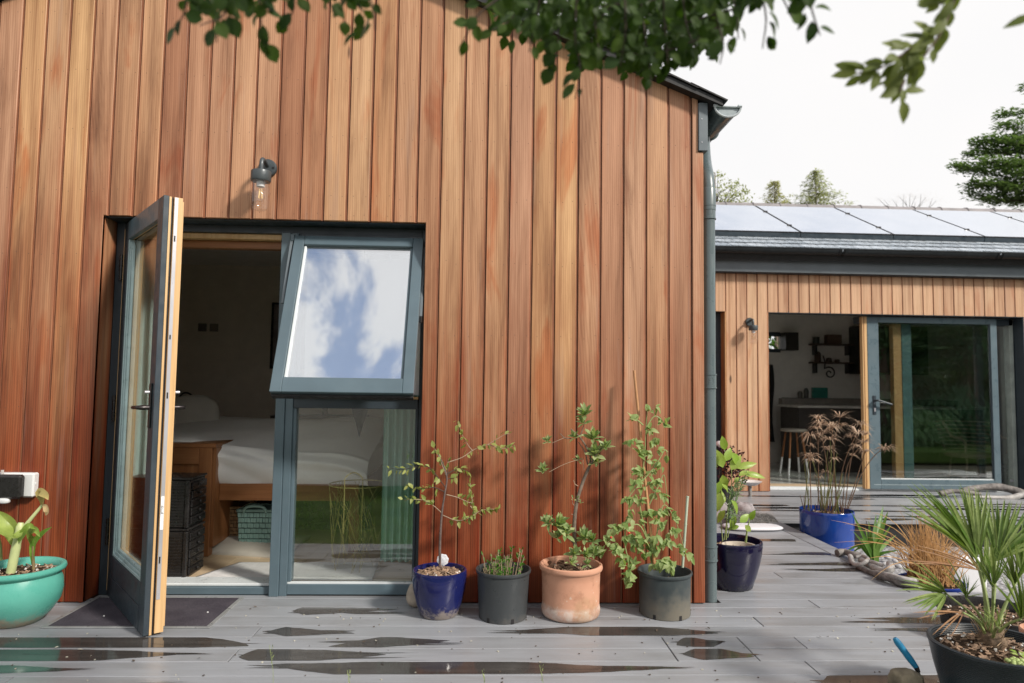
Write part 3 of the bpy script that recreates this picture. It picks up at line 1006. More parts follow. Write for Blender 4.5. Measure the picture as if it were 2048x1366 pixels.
bx('head_board', (AX0 + .0125, AY + .003, AZ - .004), (AX1 - .0125, AY + .149, AZ + .014), MAT['alu_dark'], annex)
navy = plain('navy_door_paint', (.020, .030, .042), .4)
sd = bx('side_door', (1.3, AY + .150, .0), (LX1 - .0125, AY + .20, AZ), navy, annex)
for z in (.10, .62, 1.14, 1.66):
    bx('door_panel', (2.35, AY + .138, z), (LX1 - .06, AY + .1495, z + .44), navy, sd, .004)
# roof: deck, slates, panels, ridge
def rz(y): return 2.862 + .5 * (y - 4.0)
def rp(x, y, h=0.0):       # a point h above the roof plane
    return Vector((x, y - .447 * h, rz(y) + .894 * h))
q = MB()
q.prism([(1.9, 3.99, rz(3.99) - .02), (1.9, 6.22, rz(6.22) - .02), (1.9, 8.5, rz(3.99) - .02), (1.9, 8.4, rz(3.99) - .10), (1.9, 6.22, rz(6.22) - .12), (1.9, 4.02, rz(3.99) - .10)], (7.6, 0, 0))
q.build('roof', MAT['dark_roof'], annex)
def slate_mat():
    g = G('wet_slate')
    rnd = g.rnd(); v = g.tc()
    n = g.noise(v, 14, 5)
    col = g.mix(1, g.ramp(rnd, [(0, (.38, .43, .48)), (.5, (.60, .65, .70)), (1, (.48, .53, .58))]), g.ramp(n, [(.3, (.8, .8, .8)), (.7, (1.2, 1.2, 1.2))]), 'MULTIPLY')
    return g.done(g.bsdf(col, g.mr(n, .3, .7, .22, .38), .45, 1.0, g.bump(n, .3, .004)))
MAT['slate'] = slate_mat()
SWD = .222
for c in range(14):
    ya = 3.955 + c * .160
    for i in range(34):
        x0 = 1.95 + i * SWD + (.5 * SWD if c % 2 else 0)
        if c > 3 and x0 + SWD > 2.80: break
        q = MB()
        h0 = .026 + random.uniform(-.001, .003); h1 = .004
        yb = ya + .19
        dx = .0045
        pts = [rp(x0 + dx, ya, h0), rp(x0 + SWD - dx, ya, h0), rp(x0 + SWD - dx, yb, h1 + .006), rp(x0 + dx, yb, h1 + .006)]
        lo = [p - Vector((0, -.003, .007)) for p in pts]
        A = q.verts(pts); B = q.verts(lo)
        q.face(A); q.face(B[::-1])
        for k in range(4):
            q.face([A[k], B[k], B[(k + 1) % 4], A[(k + 1) % 4]])
        q.build('slate', MAT['slate'], annex, loc=pts[0])
def panel_mat():
    g = G('solar_glass')
    v = g.tc()
    n = g.noise(v, 3, 4)
    return g.done(g.bsdf(g.ramp(n, [(.3, (.78, .82, .88)), (.7, (.84, .87, .92))]), g.mr(n, .3, .7, .16, .24), .82, .6))
pm = panel_mat()
pw = 1.205
for i in range(6):
    x0 = 2.784 + i * pw - .0 
    if x0 > 9: break
    ya, yb = 4.555, 6.02
    f = MB()
    a = [rp(x0 + .008, ya, .05), rp(x0 + pw - .008, ya, .05), rp(x0 + pw - .008, yb, .05), rp(x0 + .008, yb, .05)]
    up = Vector((0, -.447, .894)) * .038
    f.prism(a, up)
    fo = f.build('solar_panel', MAT['black'], annex, loc=a[0])
    q = MB(); q.face(q.verts([p + up * 1.05 + d for p, d in zip(a, (Vector((.012, .012, .006)), Vector((-.012, .012, .006)), Vector((-.012, -.012, -.006)), Vector((.012, -.012, -.006))))]))
    q.build('panel_glass', pm, fo)
    for t in (.22, .74):
        p = rp(x0 + pw, ya + (yb - ya) * t, .07)
        bx('panel_clamp', p - Vector((.03, .022, .02)), p + Vector((.03, .022, .03)), MAT['black'], fo, .004)
    q = MB(); q.prism([rp(x0 + .004, ya - .02, .02), rp(x0 + pw - .004, ya - .02, .02), rp(x0 + pw - .004, ya - .006, .074), rp(x0 + .004, ya - .006, .074)], (0, .01, 0.004))
    q.build('panel_skirt', MAT['alu_dark'], fo)
bx('flashing', (1.9, 6.03, rz(6.03) + .02), (9.5, 6.14, rz(6.03) + .05), plain('lead_flashing', (.40, .43, .46), .4, .2), annex, .002)
ridge_m = plain('ridge_tile_clay', (.235, .215, .215), .6, var=.2, scale=6)
for i in range(17):
    x0 = 1.95 + i * .418
    q = MB()
    nn = 8
    def arc(r, x, e=0):
        return [Vector((x, 6.22 + (r * 1.05) * math.cos(math.pi * k / nn), rz(6.22) - .035 + (r) * math.sin(math.pi * k / nn) + e)) for k in range(nn + 1)]
    A = q.verts(arc(.118, x0)); B = q.verts(arc(.118, x0 + .405)); C = q.verts(arc(.126, x0 + .405, .004)); D = q.verts(arc(.126, x0 + .424, .004))
    for k in range(nn):
        q.face([A[k], A[k + 1], B[k + 1], B[k]]); q.face([B[k], B[k + 1], C[k + 1], C[k]]); q.face([C[k], C[k + 1], D[k + 1], D[k]])
    q.build('ridge_tile', ridge_m, annex, smooth=50, loc=(x0, 6.22, rz(6.22)))
bx('fascia_board', (1.9, 4.095, 2.623), (9.5, 4.118, 2.80), MAT['fascia'], annex, .002)
bx('soffit', (1.9, 4.1185, 2.6165), (9.5, 4.199, 2.640), MAT['alu_dark'], annex)
gx = [1.9, 4.20, 6.12, 7.9, 9.5]
for a, b in zip(gx, gx[1:]):
    q = MB()
    def gp(r, x): return [Vector((x, 3.955 + r * math.cos(t), 2.878 + r * math.sin(t))) for t in [math.pi + math.pi * k / 12 for k in range(13)]]
    A = q.verts(gp(.062, a + .004)); B = q.verts(gp(.062, b - .004)); C = q.verts(gp(.057, a + .004)); D = q.verts(gp(.057, b - .004))
    for k in range(12):
        q.face([A[k], B[k], B[k + 1], A[k + 1]]); q.face([C[k], C[k + 1], D[k + 1], D[k]])
    q.face([A[0], C[0], D[0], B[0]]); q.face([A[12], B[12], D[12], C[12]])
    q.tube([(a + .004, 3.892, 2.879), (b - .004, 3.892, 2.879)], .0055, 6)
    gl = q.build('gutter', plain('dark_gutter', (.016, .020, .023), .5, 0, .3) if 'dark_gutter' not in bpy.data.materials else bpy.data.materials['dark_gutter'], annex, smooth=40)
    q = MB(); q.tube(gp(.066, b - .03), .005, 5); q.tube(gp(.066, b + .03), .005, 5); q.build('union', bpy.data.materials['dark_gutter'], gl, smooth=40)
# sliding door: leaf in front, fixed pane behind
al = plain('blue_grey_door_frame', (.105, .150, .175), .34, 0, .5, .08, 3)
sl = thing('sliding_door', (4.64, 4.30, 0)); sl.parent = annex; sl.location -= LOC[annex]
SX0, SX1, SY0, SY1 = 4.700, 6.345, 4.295, 4.340
bx('stile', (SX0, SY0, .03), (4.842, SY1, 2.132), al, sl, .003)
bx('stile', (6.262, SY0, .03), (SX1, SY1, 2.132), al, sl, .003)
bx('top_rail', (4.8425, SY0, 2.062), (6.2615, SY1, 2.132), al, sl, .003)
bx('bottom_rail', (4.8425, SY0, .03), (6.2615, SY1, .146), al, sl, .003)
bx('glazing_bead', (4.8425, SY0 + .012, .1465), (6.2615, SY0 + .03, .160), MAT['white_metal'], sl)
bx('glazing_bead', (6.249, SY0 + .012, .161), (6.2615, SY0 + .03, 2.061), MAT['alu_dark'], sl)
bx('rail_groove', (4.75, SY0 - .0015, .080), (6.10, SY0 - .0002, .086), plain('pale_line', (.35, .42, .44), .4), sl)
bx('pane', (4.843, SY0 + .018, .1605), (6.2485, SY0 + .024, 2.0615), MAT['glass'], sl)
bx('timber_edge', (4.640, SY0 + .004, .03), (4.6995, SY1 + .02, 2.132), MAT['pine'], sl, .002)
bx('timber_groove', (4.656, SY0 + .001, .03), (4.664, SY0 + .0038, 2.13), MAT['bed_wood'], sl)
bx('handle_plate', (4.752, SY0 - .010, .93), (4.792, SY0 - .0002, 1.16), MAT['alu_dark'], sl, .004)
q = MB(); q.tube(sm([(4.772, SY0 - .01, 1.10), (4.772, SY0 - .055, 1.10), (4.80, SY0 - .065, 1.10), (4.955, SY0 - .06, 1.055)], 4), .0125, 10)
q.build('handle', MAT['alu_dark'], sl, smooth=50)
bx('lock_cover', (4.762, SY0 - .014, .965), (4.782, SY0 - .0102, 1.01), MAT['steel'], sl, .003)
fx_ = thing('fixed_window', (5.1, 4.42, 0)); fx_.parent = annex; fx_.location -= LOC[annex]
bx('post', (5.100, 4.42, .04), (5.205, 4.50, 2.13), timber('olive_timber', (.20, .12, .045), (.30, .19, .08)), fx_, .003)
bx('post_lining', (5.2055, 4.415, .04), (5.33, 4.50, 2.13), plain('deep_teal_frame', (.035, .085, .085), .4), fx_, .003)
bx('stile', (6.555, 4.36, .04), (6.605, 4.46, 2.13), plain('pale_sage_frame', (.30, .34, .31), .4), fx_, .003)
bx('pane', (5.331, 4.44, .06), (6.554, 4.447, 2.12), MAT['glass_door'], fx_)
bx('frame_head', (4.64, 4.36, 2.0585), (6.60, 4.50, 2.135), MAT['alu_dark'], fx_)
bx('jamb', (6.6065, 4.36, .0), (6.70, 4.50, 2.15), navy, annex)
bx('bolt_plate', (6.50, 4.352, .125), (6.545, 4.3595, .150), MAT['steel'], fx_, .002)
ts = bx('threshold', (3.43, 4.345, .0), (6.60, 4.52, .024), MAT['white_metal'], annex, .003)
bx('threshold_strip', (3.43, 4.36, .0245), (6.60, 4.385, .036), MAT['white_metal'], ts, .002)
# kitchen shell
KW = MAT['wall_white']
bx('room_floor', (2.2, 4.525, -.02), (9.0, 7.3, .022), plain('kitchen_floor', (.42, .43, .40), .18, 0, .5, .06, 2), annex)
bx('floor_strip', (3.43, 4.527, .0225), (6.6, 4.72, .027), MAT['oak_floor'], annex)
bx('room_ceiling', (2.2, 4.405, 2.45), (9.0, 7.3, 2.5), MAT['ceiling'], annex)
bx('room_wall', (2.1, 4.405, -.02), (2.2, 7.3, 2.5), KW, annex)
bx('room_wall', (9.0, 4.405, -.02), (9.1, 7.3, 2.5), KW, annex)
HX0, HX1, HZ0, HZ1 = 4.15, 4.90, 1.83, 2.17
bx('room_wall', (2.2, 7.2, -.02), (HX0, 7.3, 2.5), KW, annex)
bx('room_wall', (HX1, 7.2, -.02), (9.0, 7.3, 2.5), KW, annex)
bx('room_wall', (HX0 + .0005, 7.2005, -.02), (HX1 - .0005, 7.3, HZ0), KW, annex)
bx('room_wall', (HX0 + .0005, 7.2005, HZ1), (HX1 - .0005, 7.3, 2.5), KW, annex)
wf = bx('window_frame', (HX0 + .001, 7.215, HZ0 + .001), (HX1 - .001, 7.29, HZ0 + .06), MAT['alu_dark'], annex)
bx('window_rail', (HX0 + .001, 7.215, HZ1 - .07), (HX1 - .001, 7.29, HZ1 - .001), MAT['alu_dark'], wf)
bx('window_sash', (HX1 - .012, 6.98, HZ0 + .03), (HX1 + .20, 7.195, HZ1 - .02), plain('dark_open_sash', (.025, .022, .018), .5), wf, .004)
bx('back_shell', (2.1, 7.35, -.3), (4.05, 8.2, 2.9), bk, annex)

# ================================================================== THINGS IN THE KITCHEN
t = thing('wall_shelf', (5.7, 7.1, 1.6), 'dark timber two tier shelf with iron brackets on the white kitchen wall', 'shelf')
dk = plain('dark_stained_shelf', (.060, .036, .024), .6)
for z in (1.955, 1.655):
    bx('shelf_board', (5.36, 7.03, z), (6.06, 7.195, z + .025), dk, t, .003)
    for x in (5.42, 5.97):
        bx('bracket', (x, 7.06, z - .16), (x + .025, 7.198, z - .0005), MAT['black'], t, .004)
tag(bx('storage_box', (5.62, 7.06, 1.9805), (5.86, 7.18, 2.13), plain('wicker_brown', (.09, .055, .035), .8)), 'squat brown box standing on the upper kitchen shelf', 'box')
q = MB(); q.lathe([(0, 0), (.05, 0), (.055, .10), (.06, .11), (0, .11)], (5.45, 7.11, 1.9805), 16)
tag(q.build('plant_pot', plain('green_black_pot', (.03, .04, .03), .5), smooth=40), 'small dark pot at the end of the upper kitchen shelf', 'pot')
for i, (x, r, h) in enumerate(((5.47, .05, .17), (5.66, .045, .07), (5.80, .04, .05))):
    q = MB(); q.lathe([(0, 0), (r, 0), (r, h * .8), (r * .6, h), (0, h)], (x, 7.11, 1.6805), 14)
    tag(q.build('jar', dk, smooth=40), ('tallest dark jar on the lower kitchen shelf', 'low dark tin in the middle of the lower kitchen shelf', 'smallest dark tin on the lower kitchen shelf')[i], 'jar')
q = MB()
sp = [Vector((5.70 + (.016 + .0105 * a) * math.cos(a), 7.17, 1.50 + (.016 + .0105 * a) * math.sin(a))) for a in [k * .35 for k in range(26)]]
q.tube(sp + [sp[-1] + Vector((.01, 0, .12)), sp[-1] + Vector((-.02, 0, .22))], .011, 6)
tag(q.build('spiral_ornament', MAT['black'], smooth=50), 'dark spiral ornament hanging under the kitchen shelf', 'ornament')
t = thing('wall_cabinet', (6.2, 7.0, 1.5), 'dark green wall cabinet hung beside the kitchen shelf', 'cabinet')
cg = plain('dark_cabinet', (.020, .024, .020), .45)
bx('carcass', (6.05, 6.90, 1.49), (7.2, 7.195, 2.27), cg, t)
for i in range(2): bx('cabinet_door', (6.055 + .57 * i, 6.878, 1.495), (6.615 + .57 * i, 6.8995, 2.265), cg, t, .003)
t = thing('kitchen_island', (5.4, 6.3, .022), 'dark kitchen counter with a pale worktop behind the open doorway', 'kitchen unit')
bx('cabinet_body', (4.62, 5.98, .0225), (7.4, 6.60, .955), plain('dark_island', (.030, .024, .020), .5), t)
bx('worktop', (4.58, 5.93, .956), (7.45, 6.63, .99), plain('pale_worktop', (.42, .40, .37), .35), t, .004)
bx('upstand', (4.60, 6.5, .991), (7.4, 6.63, 1.085), plain('grey_upstand', (.17, .15, .13), .5), t, .003)
tag(bx('storage_tin', (5.40, 7.12, 1.09), (5.64, 7.19, 1.26), plain('teal_tin', (.03, .22, .17), .5)), 'teal square tin on the kitchen back wall ledge', 'tin')
tag(bx('back_counter', (4.9, 6.85, .0225), (7.4, 7.195, 1.0885), plain('back_unit', (.12, .11, .10), .5)), 'grey rear kitchen unit along the white wall', 'kitchen unit')
for i, (x, h) in enumerate(((5.12, .11), (5.22, .16))):
    q = MB(); q.lathe([(0, 0), (.035, 0), (.04, h * .7), (.02, h), (0, h)], (x, 7.0, 1.0895), 12)
    tag(q.build('bottle', plain('grey_bottle', (.10, .10, .09), .4) if i == 0 else bpy.data.materials['grey_bottle'], smooth=40), ('short grey bottle on the rear kitchen unit', 'tall grey bottle on the rear kitchen unit')[i], 'bottle')
t = thing('bar_stool', (4.43, 5.75, .022), 'wooden stool with white dipped legs in front of the dark counter', 'stool')
q = MB(); q.lathe([(0, .60), (.17, .60), (.185, .62), (.17, .64), (0, .645)], (4.43, 5.75, .022), 24); q.build('seat', plain('pale_seat', (.30, .27, .23), .5), t, smooth=40)
for a in (45, 135, 225, 315):
    c_, s_ = math.cos(R(a)), math.sin(R(a))
    p0 = Vector((4.43 + .11 * c_, 5.75 + .11 * s_, .62)); p1 = Vector((4.43 + .20 * c_, 5.75 + .20 * s_, .0225))
    lg = tb('leg', [p0, p0.lerp(p1, .62)], .014, MAT['bed_wood'], t, 8)
    tb('leg_dip', [p0.lerp(p1, .621), p1], .0145, plain('white_dip', (.72, .72, .72), .5) if 'white_dip' not in bpy.data.materials else bpy.data.materials['white_dip'], lg, 8)
t = thing('coat', (3.62, 7.1, 1.0), 'long dark coat hanging on the kitchen wall', 'coat')
q = MB(); q.grid(lambda u, v: Vector((4.33 + .36 * u + .02 * math.sin(v * 7), 7.08 + .06 * math.cos(u * 9), 1.62 - 1.25 * v)), 12, 8)
q.build('coat_body', plain('dark_cloth', (.012, .011, .012), .9), t, smooth=80)
t = thing('rattan_chair', (6.72, 5.3, .022), 'pinkish rattan armchair behind the sliding glass', 'chair')
rm = plain('rattan', (.42, .30, .25), .6)
for z in range(9):
    q = MB(); zz = .36 + z * .055
    q.tube([(6.72 + (.30 + .012 * z) * math.cos(a), 5.35 + (.30 + .012 * z) * math.sin(a), zz) for a in [R(10 + 160 * k / 12) for k in range(13)]], .011, 6)
    q.build('back_weave', rm, t, smooth=50)
q = MB(); q.lathe([(0, .33), (.31, .33), (.33, .36), (.31, .39), (0, .40)], (6.72, 5.3, 0), 20); q.build('seat', rm, t, smooth=40)
for a in (40, 140, 220, 320):
    tb('leg', [(6.72 + .24 * math.cos(R(a)), 5.3 + .24 * math.sin(R(a)), .34), (6.72 + .28 * math.cos(R(a)), 5.3 + .28 * math.sin(R(a)), .0225)], .014, rm, t, 8)
for s_ in (-1, 1):
    tb('arm', sm([(6.72 + s_ * .33, 5.4, .80), (6.72 + s_ * .35, 5.2, .62), (6.72 + s_ * .31, 5.02, .58), (6.72 + s_ * .28, 5.03, .40)], 4), .018, rm, t, 8)

# ================================================================== THINGS IN THE BEDROOM
bed = thing('bed', (-1.4, 1.8, .04), 'oiled timber bed with white bedding and a panelled end cabinet', 'bed')
BWm = MAT['bed_wood']
bx('end_panel', (-2.75, .87, .04), (-1.835, .925, .765), BWm, bed, .004)
bx('end_top', (-2.77, .85, .7655), (-1.815, 1.35, .795), MAT['bed_wood_x'], bed, .004)
bx('end_stile', (-1.925, .852, .04), (-1.836, .8695, .765), BWm, bed, .003)
bx('end_rail', (-2.7, .852, .655), (-1.9255, .8695, .765), MAT['bed_wood_x'], bed, .003)
bx('end_side', (-1.8345, .87, .10), (-1.815, 1.35, .765), BWm, bed, .002)
bx('side_rail', (-1.814, .945, .400), (-.86, .985, .515), MAT['bed_wood_x'], bed, .003)
bx('rear_rail', (-.90, .986, .30), (-.86, 3.0, .515), BWm, bed, .003)
bx('leg', (-.93, .99, .04), (-.86, 1.06, .40), BWm, bed, .003)
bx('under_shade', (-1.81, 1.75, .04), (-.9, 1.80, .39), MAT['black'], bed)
cloth_w = plain('white_cotton', (.90, .89, .87), .85, var=.05, scale=4)
def duvet(u, v):
    x = -2.75 + 1.95 * u
    # v: 0 at the hem in front, up the side, then back over the top
    if v < .30:
        t_ = v / .30
        y = .975 - .055 * math.sin(t_ * math.pi) ; z = .505 + .27 * t_
    else:
        t_ = (v - .30) / .70
        y = .975 + 2.0 * t_; z = .775 + .10 * math.sin(min(1, t_ * 2.2) * math.pi / 2) + .03 * math.sin(t_ * 9 + x * 2)
    f = max(0, 1 - abs(v - .2) * 2.6)
    z += .022 * math.sin(x * 5.2 + v * 21 + 2 * math.sin(x * 2.1)) * f
    y -= .035 * abs(math.sin(v * 19 + x * 2.6 + 1.2 * math.sin(x * 4))) * f
    n = mnoise.noise(Vector((x * 3, y * 3, z * 3)))
    if x > -1.1: z -= (x + 1.1) ** 2 * .9 * (1 if v > .1 else 0)
    return Vector((x, y, z + .02 * n))
q = MB(); q.grid(duvet, 70, 60)
q.build('duvet', cloth_w, bed, smooth=180)
bx('mattress', (-1.81, 1.0, .42), (-.88, 2.95, .70), cloth_w, bed, .03)
def blob(c, r, ex=2.6, nu=24, nv=14, M=None, noise=.0):
    q = MB()
    def f(u, v):
        a = u * 2 * math.pi; b = (v - .5) * math.pi
        def pw_(w): return math.copysign(abs(w) ** (2 / ex), w)
        p = Vector((pw_(math.cos(b)) * pw_(math.cos(a)) * r[0], pw_(math.cos(b)) * pw_(math.sin(a)) * r[1], pw_(math.sin(b)) * r[2]))
        if noise: p *= 1 + noise * mnoise.noise(p * (2.2 / max(r)) + Vector(c) * 5)
        return (M @ p if M else p) + Vector(c)
    q.grid(f, nu, nv)
    bmesh.ops.remove_doubles(q.bm, verts=q.bm.verts[:], dist=1e-5)
    return q
q = blob((-2.56, 2.15, .90), (.27, .09, .20), 2.5, M=Matrix.Rotation(R(-18), 3, 'X') @ Matrix.Rotation(R(-8), 3, 'Y'))
tag(q.build('pillow', plain('oatmeal_cotton', (.62, .59, .53), .9, var=.05), smooth=180), 'plump oatmeal pillow propped up on the bed', 'pillow')
t = thing('reading_lamp', (-3.07, 3.1, 0.678), 'dark arched reading lamp rising behind the pillow', 'lamp')
tb('arm', [Vector((-3.069, 3.1, 0.658)[:2] + (.04,))] + sm([(-3.07, 3.1, 0.678), (-3.078, 3.1, 0.967), (-3.038, 3.1, 1.077), (-2.97, 3.1, 1.098), (-2.899, 3.1, 1.039), (-2.86, 3.1, 0.939)], 5), .008, MAT['black'], t, 8)
q = MB(); q.lathe([(0, 0), (.05, 0), (.05, .03), (0, .03)], (-3.069, 3.1, 0.658)[:2] + (.04,), 16); q.build('base', MAT['black'], t, smooth=40)
t = thing('bedside_table', (-1.75, 3.1, 0), 'dark low table with a small bottle at the head of the bed', 'table')
bx('table_top', (-2.1, 2.95, .86), (-1.2, 3.35, .89), plain('dark_table', (.05, .035, .025), .5), t)
for x in (-2.05, -1.27):
    bx('leg', (x, 3.0, .04), (x + .04, 3.3, .859), bpy.data.materials['dark_table'], t)
q = MB(); q.lathe([(0, 0), (.03, 0), (.03, .09), (.012, .12), (.012, .15), (0, .15)], (-1.60, 3.1, .8905), 14)
tag(q.build('bottle', MAT['black'], smooth=40), 'small dark bottle on the bedside table', 'bottle')
for i, x in enumerate((-3.02, -2.90)):
    pl = thing('wall_switch', (x, 3.39, 1.74), ('double switch plate on the dim bedroom wall nearer the door', 'single switch plate on the dim bedroom wall nearer the picture')[i], 'switch', 'switch plates on the bedroom wall')
    bx('plate', (x, 3.388, 1.742), (x + .088, 3.3995, 1.826), plain('dull_plate', (.20, .175, .15), .5) if i == 0 else bpy.data.materials['dull_plate'], pl, .003)
    for k in range(2 - i):
        bx('rocker', (x + .018 + .03 * k, 3.384, 1.77), (x + .04 + .03 * k, 3.3878, 1.80), bpy.data.materials['dull_plate'], pl, .002)
t = thing('framed_picture', (-1.9, 3.38, 1.7), 'framed picture with a thin black frame on the bedroom wall', 'picture')
for a, b in (((-2.255, 3.37, 1.36), (-2.235, 3.395, 2.06)), ((-1.52, 3.37, 1.36), (-1.50, 3.395, 2.06)), ((-2.2345, 3.37, 1.36), (-1.5205, 3.395, 1.38)), ((-2.2345, 3.37, 2.04), (-1.5205, 3.395, 2.06))):
    bx('frame', a, b, MAT['black'], t)
bx('print', (-2.234, 3.385, 1.3805), (-1.521, 3.392, 2.0395), plain('faded_print', (.23, .20, .19), .6), t)
# drawer towers
def tower(z0, h, lab, n):
    x0, x1, y0, y1 = -2.12, -1.752, .305, .545
    t = thing('drawer_tower', (-1.93, .42, z0), lab, 'drawer unit', 'stacked black drawer units')
    bx('case', (x0, y0, z0), (x1, y1, z0 + h), MAT['black'], t, .008)
    bx('post', (x1 - .022, y0 - .010, z0 + .002), (x1 + .006, y0 + .016, z0 + h - .002), MAT['black'], t, .006)
    hh = (h - .03) / n
    for i in range(n):
        z = z0 + .015 + i * hh
        d = bx('drawer', (x1 + .0005, y0 + .022, z + .003), (x1 + .012, y1 - .008, z + hh - .003), MAT['black'], t, .003)
        for k in range(3):
            bx('rib', (x1 + .0122, y0 + .03, z + hh * (.2 + .25 * k)), (x1 + .0155, y1 - .016, z + hh * (.2 + .25 * k) + .006), MAT['black'], d)
        q = MB(); q.lathe([(0, .016), (.009, .014), (.011, .006), (.007, 0), (0, 0)], (0, 0, 0), 10, M=Matrix.Rotation(R(90), 4, 'Y'))
        for v in q.bm.verts: v.co += Vector((x1 + .0158, (y0 + y1) / 2, z + hh * .55))
        q.build('knob', MAT['black'], d, smooth=40)
    for k in range(14):
        bx('side_rib', (x0 + .02, y0 - .004, z0 + .02 + k * (h - .04) / 14), (x1 - .026, y0 - .0005, z0 + .028 + k * (h - .04) / 14), MAT['black'], t)
    bx('lid', (x0 - .003, y0 - .006, z0 + h + .0005), (x1 + .010, y1 + .004, z0 + h + .014), MAT['black'], t, .004)
tower(.0395, .285, 'lower black plastic drawer unit on the oak floor', 5)
tower(.340, .285, 'upper black plastic drawer unit stacked beside the bed end', 5)
# baskets under the bed
def basket(name, c, w, d, h, m, lab, cat, rows, cols, handle=False, flare=.88, hole=False):
    t = thing(name, c, lab, cat)
    c = Vector(c)
    def rect(s, z):
        return [c + Vector((sx * w / 2 * s, sy * d / 2 * s, z)) for sx, sy in ((-1, -1), (1, -1), (1, 1), (-1, 1))]
    q = MB()
    A, B = q.verts(rect(flare, .002)), q.verts(rect(1, h))
    a, b = q.verts([p + (c - p) * .06 for p in rect(flare, .01)]), q.verts([p + (Vector((c.x, c.y, p.z)) - p) * .06 for p in rect(1, h)])
    for i in range(4):
        j = (i + 1) % 4
        q.face([A[i], A[j], B[j], B[i]]); q.face([a[i], b[i], b[j], a[j]]); q.face([B[i], B[j], b[j], b[i]])
    q.face(A[::-1]); q.face(a)
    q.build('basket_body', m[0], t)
    q = MB()
    for r in range(rows):
        f0 = (r + .5) / rows
        for k in range(cols):
            u = (k + .5) / cols
            s = flare + (1 - flare) * f0
            p = c + Vector(((u - .5) * w * s * .96, -d / 2 * s - .002, f0 * h * .96))
            o = .0035 * (1 if (r + k) % 2 else -1)
            q.box(p - Vector((w / cols * .40, .006 - o, h / rows * .36)), p + Vector((w / cols * .40, .004, h / rows * .36)), .0)
    q.build('weave', m[1], t, kind='stuff')
    q = MB(); q.tube([p for p in rect(1.02, h)] + [rect(1.02, h)[0]], .009, 6, False); q.build('rim', m[1], t, smooth=40)
    return t
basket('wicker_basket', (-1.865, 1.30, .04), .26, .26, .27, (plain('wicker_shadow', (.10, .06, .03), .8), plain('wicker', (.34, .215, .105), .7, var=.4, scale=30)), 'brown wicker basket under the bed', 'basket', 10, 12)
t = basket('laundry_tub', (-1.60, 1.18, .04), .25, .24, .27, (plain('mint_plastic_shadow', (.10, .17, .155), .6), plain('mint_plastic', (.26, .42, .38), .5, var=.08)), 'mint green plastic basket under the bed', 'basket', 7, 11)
tb('handle', sm([(-1.68, 1.05, .30), (-1.66, 1.045, .335), (-1.60, 1.045, .345), (-1.54, 1.045, .335), (-1.52, 1.05, .30)], 4), .010, bpy.data.materials['mint_plastic'], t, 8)
q = MB(); q.grid(lambda u, v: Vector((-1.92 + .62 * u, .93 + .52 * v - .12 * u * (1 - v), .052 + .05 * (1 - v) * (1 - u) * v * 3 + .028 * math.sin(v * 3.0))), 16, 10)
for f in list(q.bm.faces): pass
o = q.build('floor_cushion', plain('cream_canvas', (.50, .46, .40), .9, var=.05), smooth=180)
md = o.modifiers.new('thick', 'SOLIDIFY'); md.thickness = .03
tag(o, 'flat cream mattress pad pushed under the bed', 'cushion')
def rugf(u, v):
    x = -1.60 + .95 * u - .02 * v; y = .30 + .36 * v
    return Vector((x - .10 * (1 - v) * (1 - u) + .06 * v * (1 - u), y, .0445 + .004 * mnoise.noise(Vector((x * 9, y * 9, 0)))))
q = MB(); q.grid(rugf, 40, 24)
o = q.build('rug', plain('white_fleece', (.72, .71, .70), .95, var=.06, scale=60, bump=.8), smooth=180)
md = o.modifiers.new('thick', 'SOLIDIFY'); md.thickness = .012; md.offset = 1
tag(o, 'white fleece rug on the oak floor inside the doorway', 'rug')
# wire laundry basket behind the low pane
t = thing('wire_basket', (-.79, .56, .04), 'tall round gold wire basket behind the low window', 'basket')
wm = plain('gold_wire', (.45, .38, .14), .35, .5)
cx, cy = -.79, .56
q = MB()
rw = random.Random(5)
for i in range(90):
    a0 = rw.uniform(0, 6.283); a1 = a0 + rw.uniform(-.7, .7); z0 = rw.uniform(.04, .45); z1 = min(.57, z0 + rw.uniform(.1, .3))
    q.tube([(cx + (.145 + .04 * z / .57) * math.cos(a), cy + (.145 + .04 * z / .57) * math.sin(a), z) for a, z in [(a0 + (a1 - a0) * k / 4, z0 + (z1 - z0) * k / 4) for k in range(5)]], .0016, 4, False)
q.build('wires', wm, t, kind='stuff')
for z, r in ((.045, .15), (.575, .187)):
    q = MB(); q.tube([(cx + r * math.cos(a), cy + r * math.sin(a), z) for a in [k * math.pi / 16 for k in range(33)]], .004, 6, False)
    q.build('hoop', wm, t, smooth=50)
for s_ in (-1,):
    tb('handle', sm([(cx - .055, cy + s_ * .182, .30), (cx - .055, cy + s_ * .187, .58), (cx - .05, cy + s_ * .185, .64), (cx, cy + s_ * .18, .67), (cx + .05, cy + s_ * .185, .64), (cx + .055, cy + s_ * .187, .58), (cx + .055, cy + s_ * .182, .30)], 4), .004, wm, t, 6)
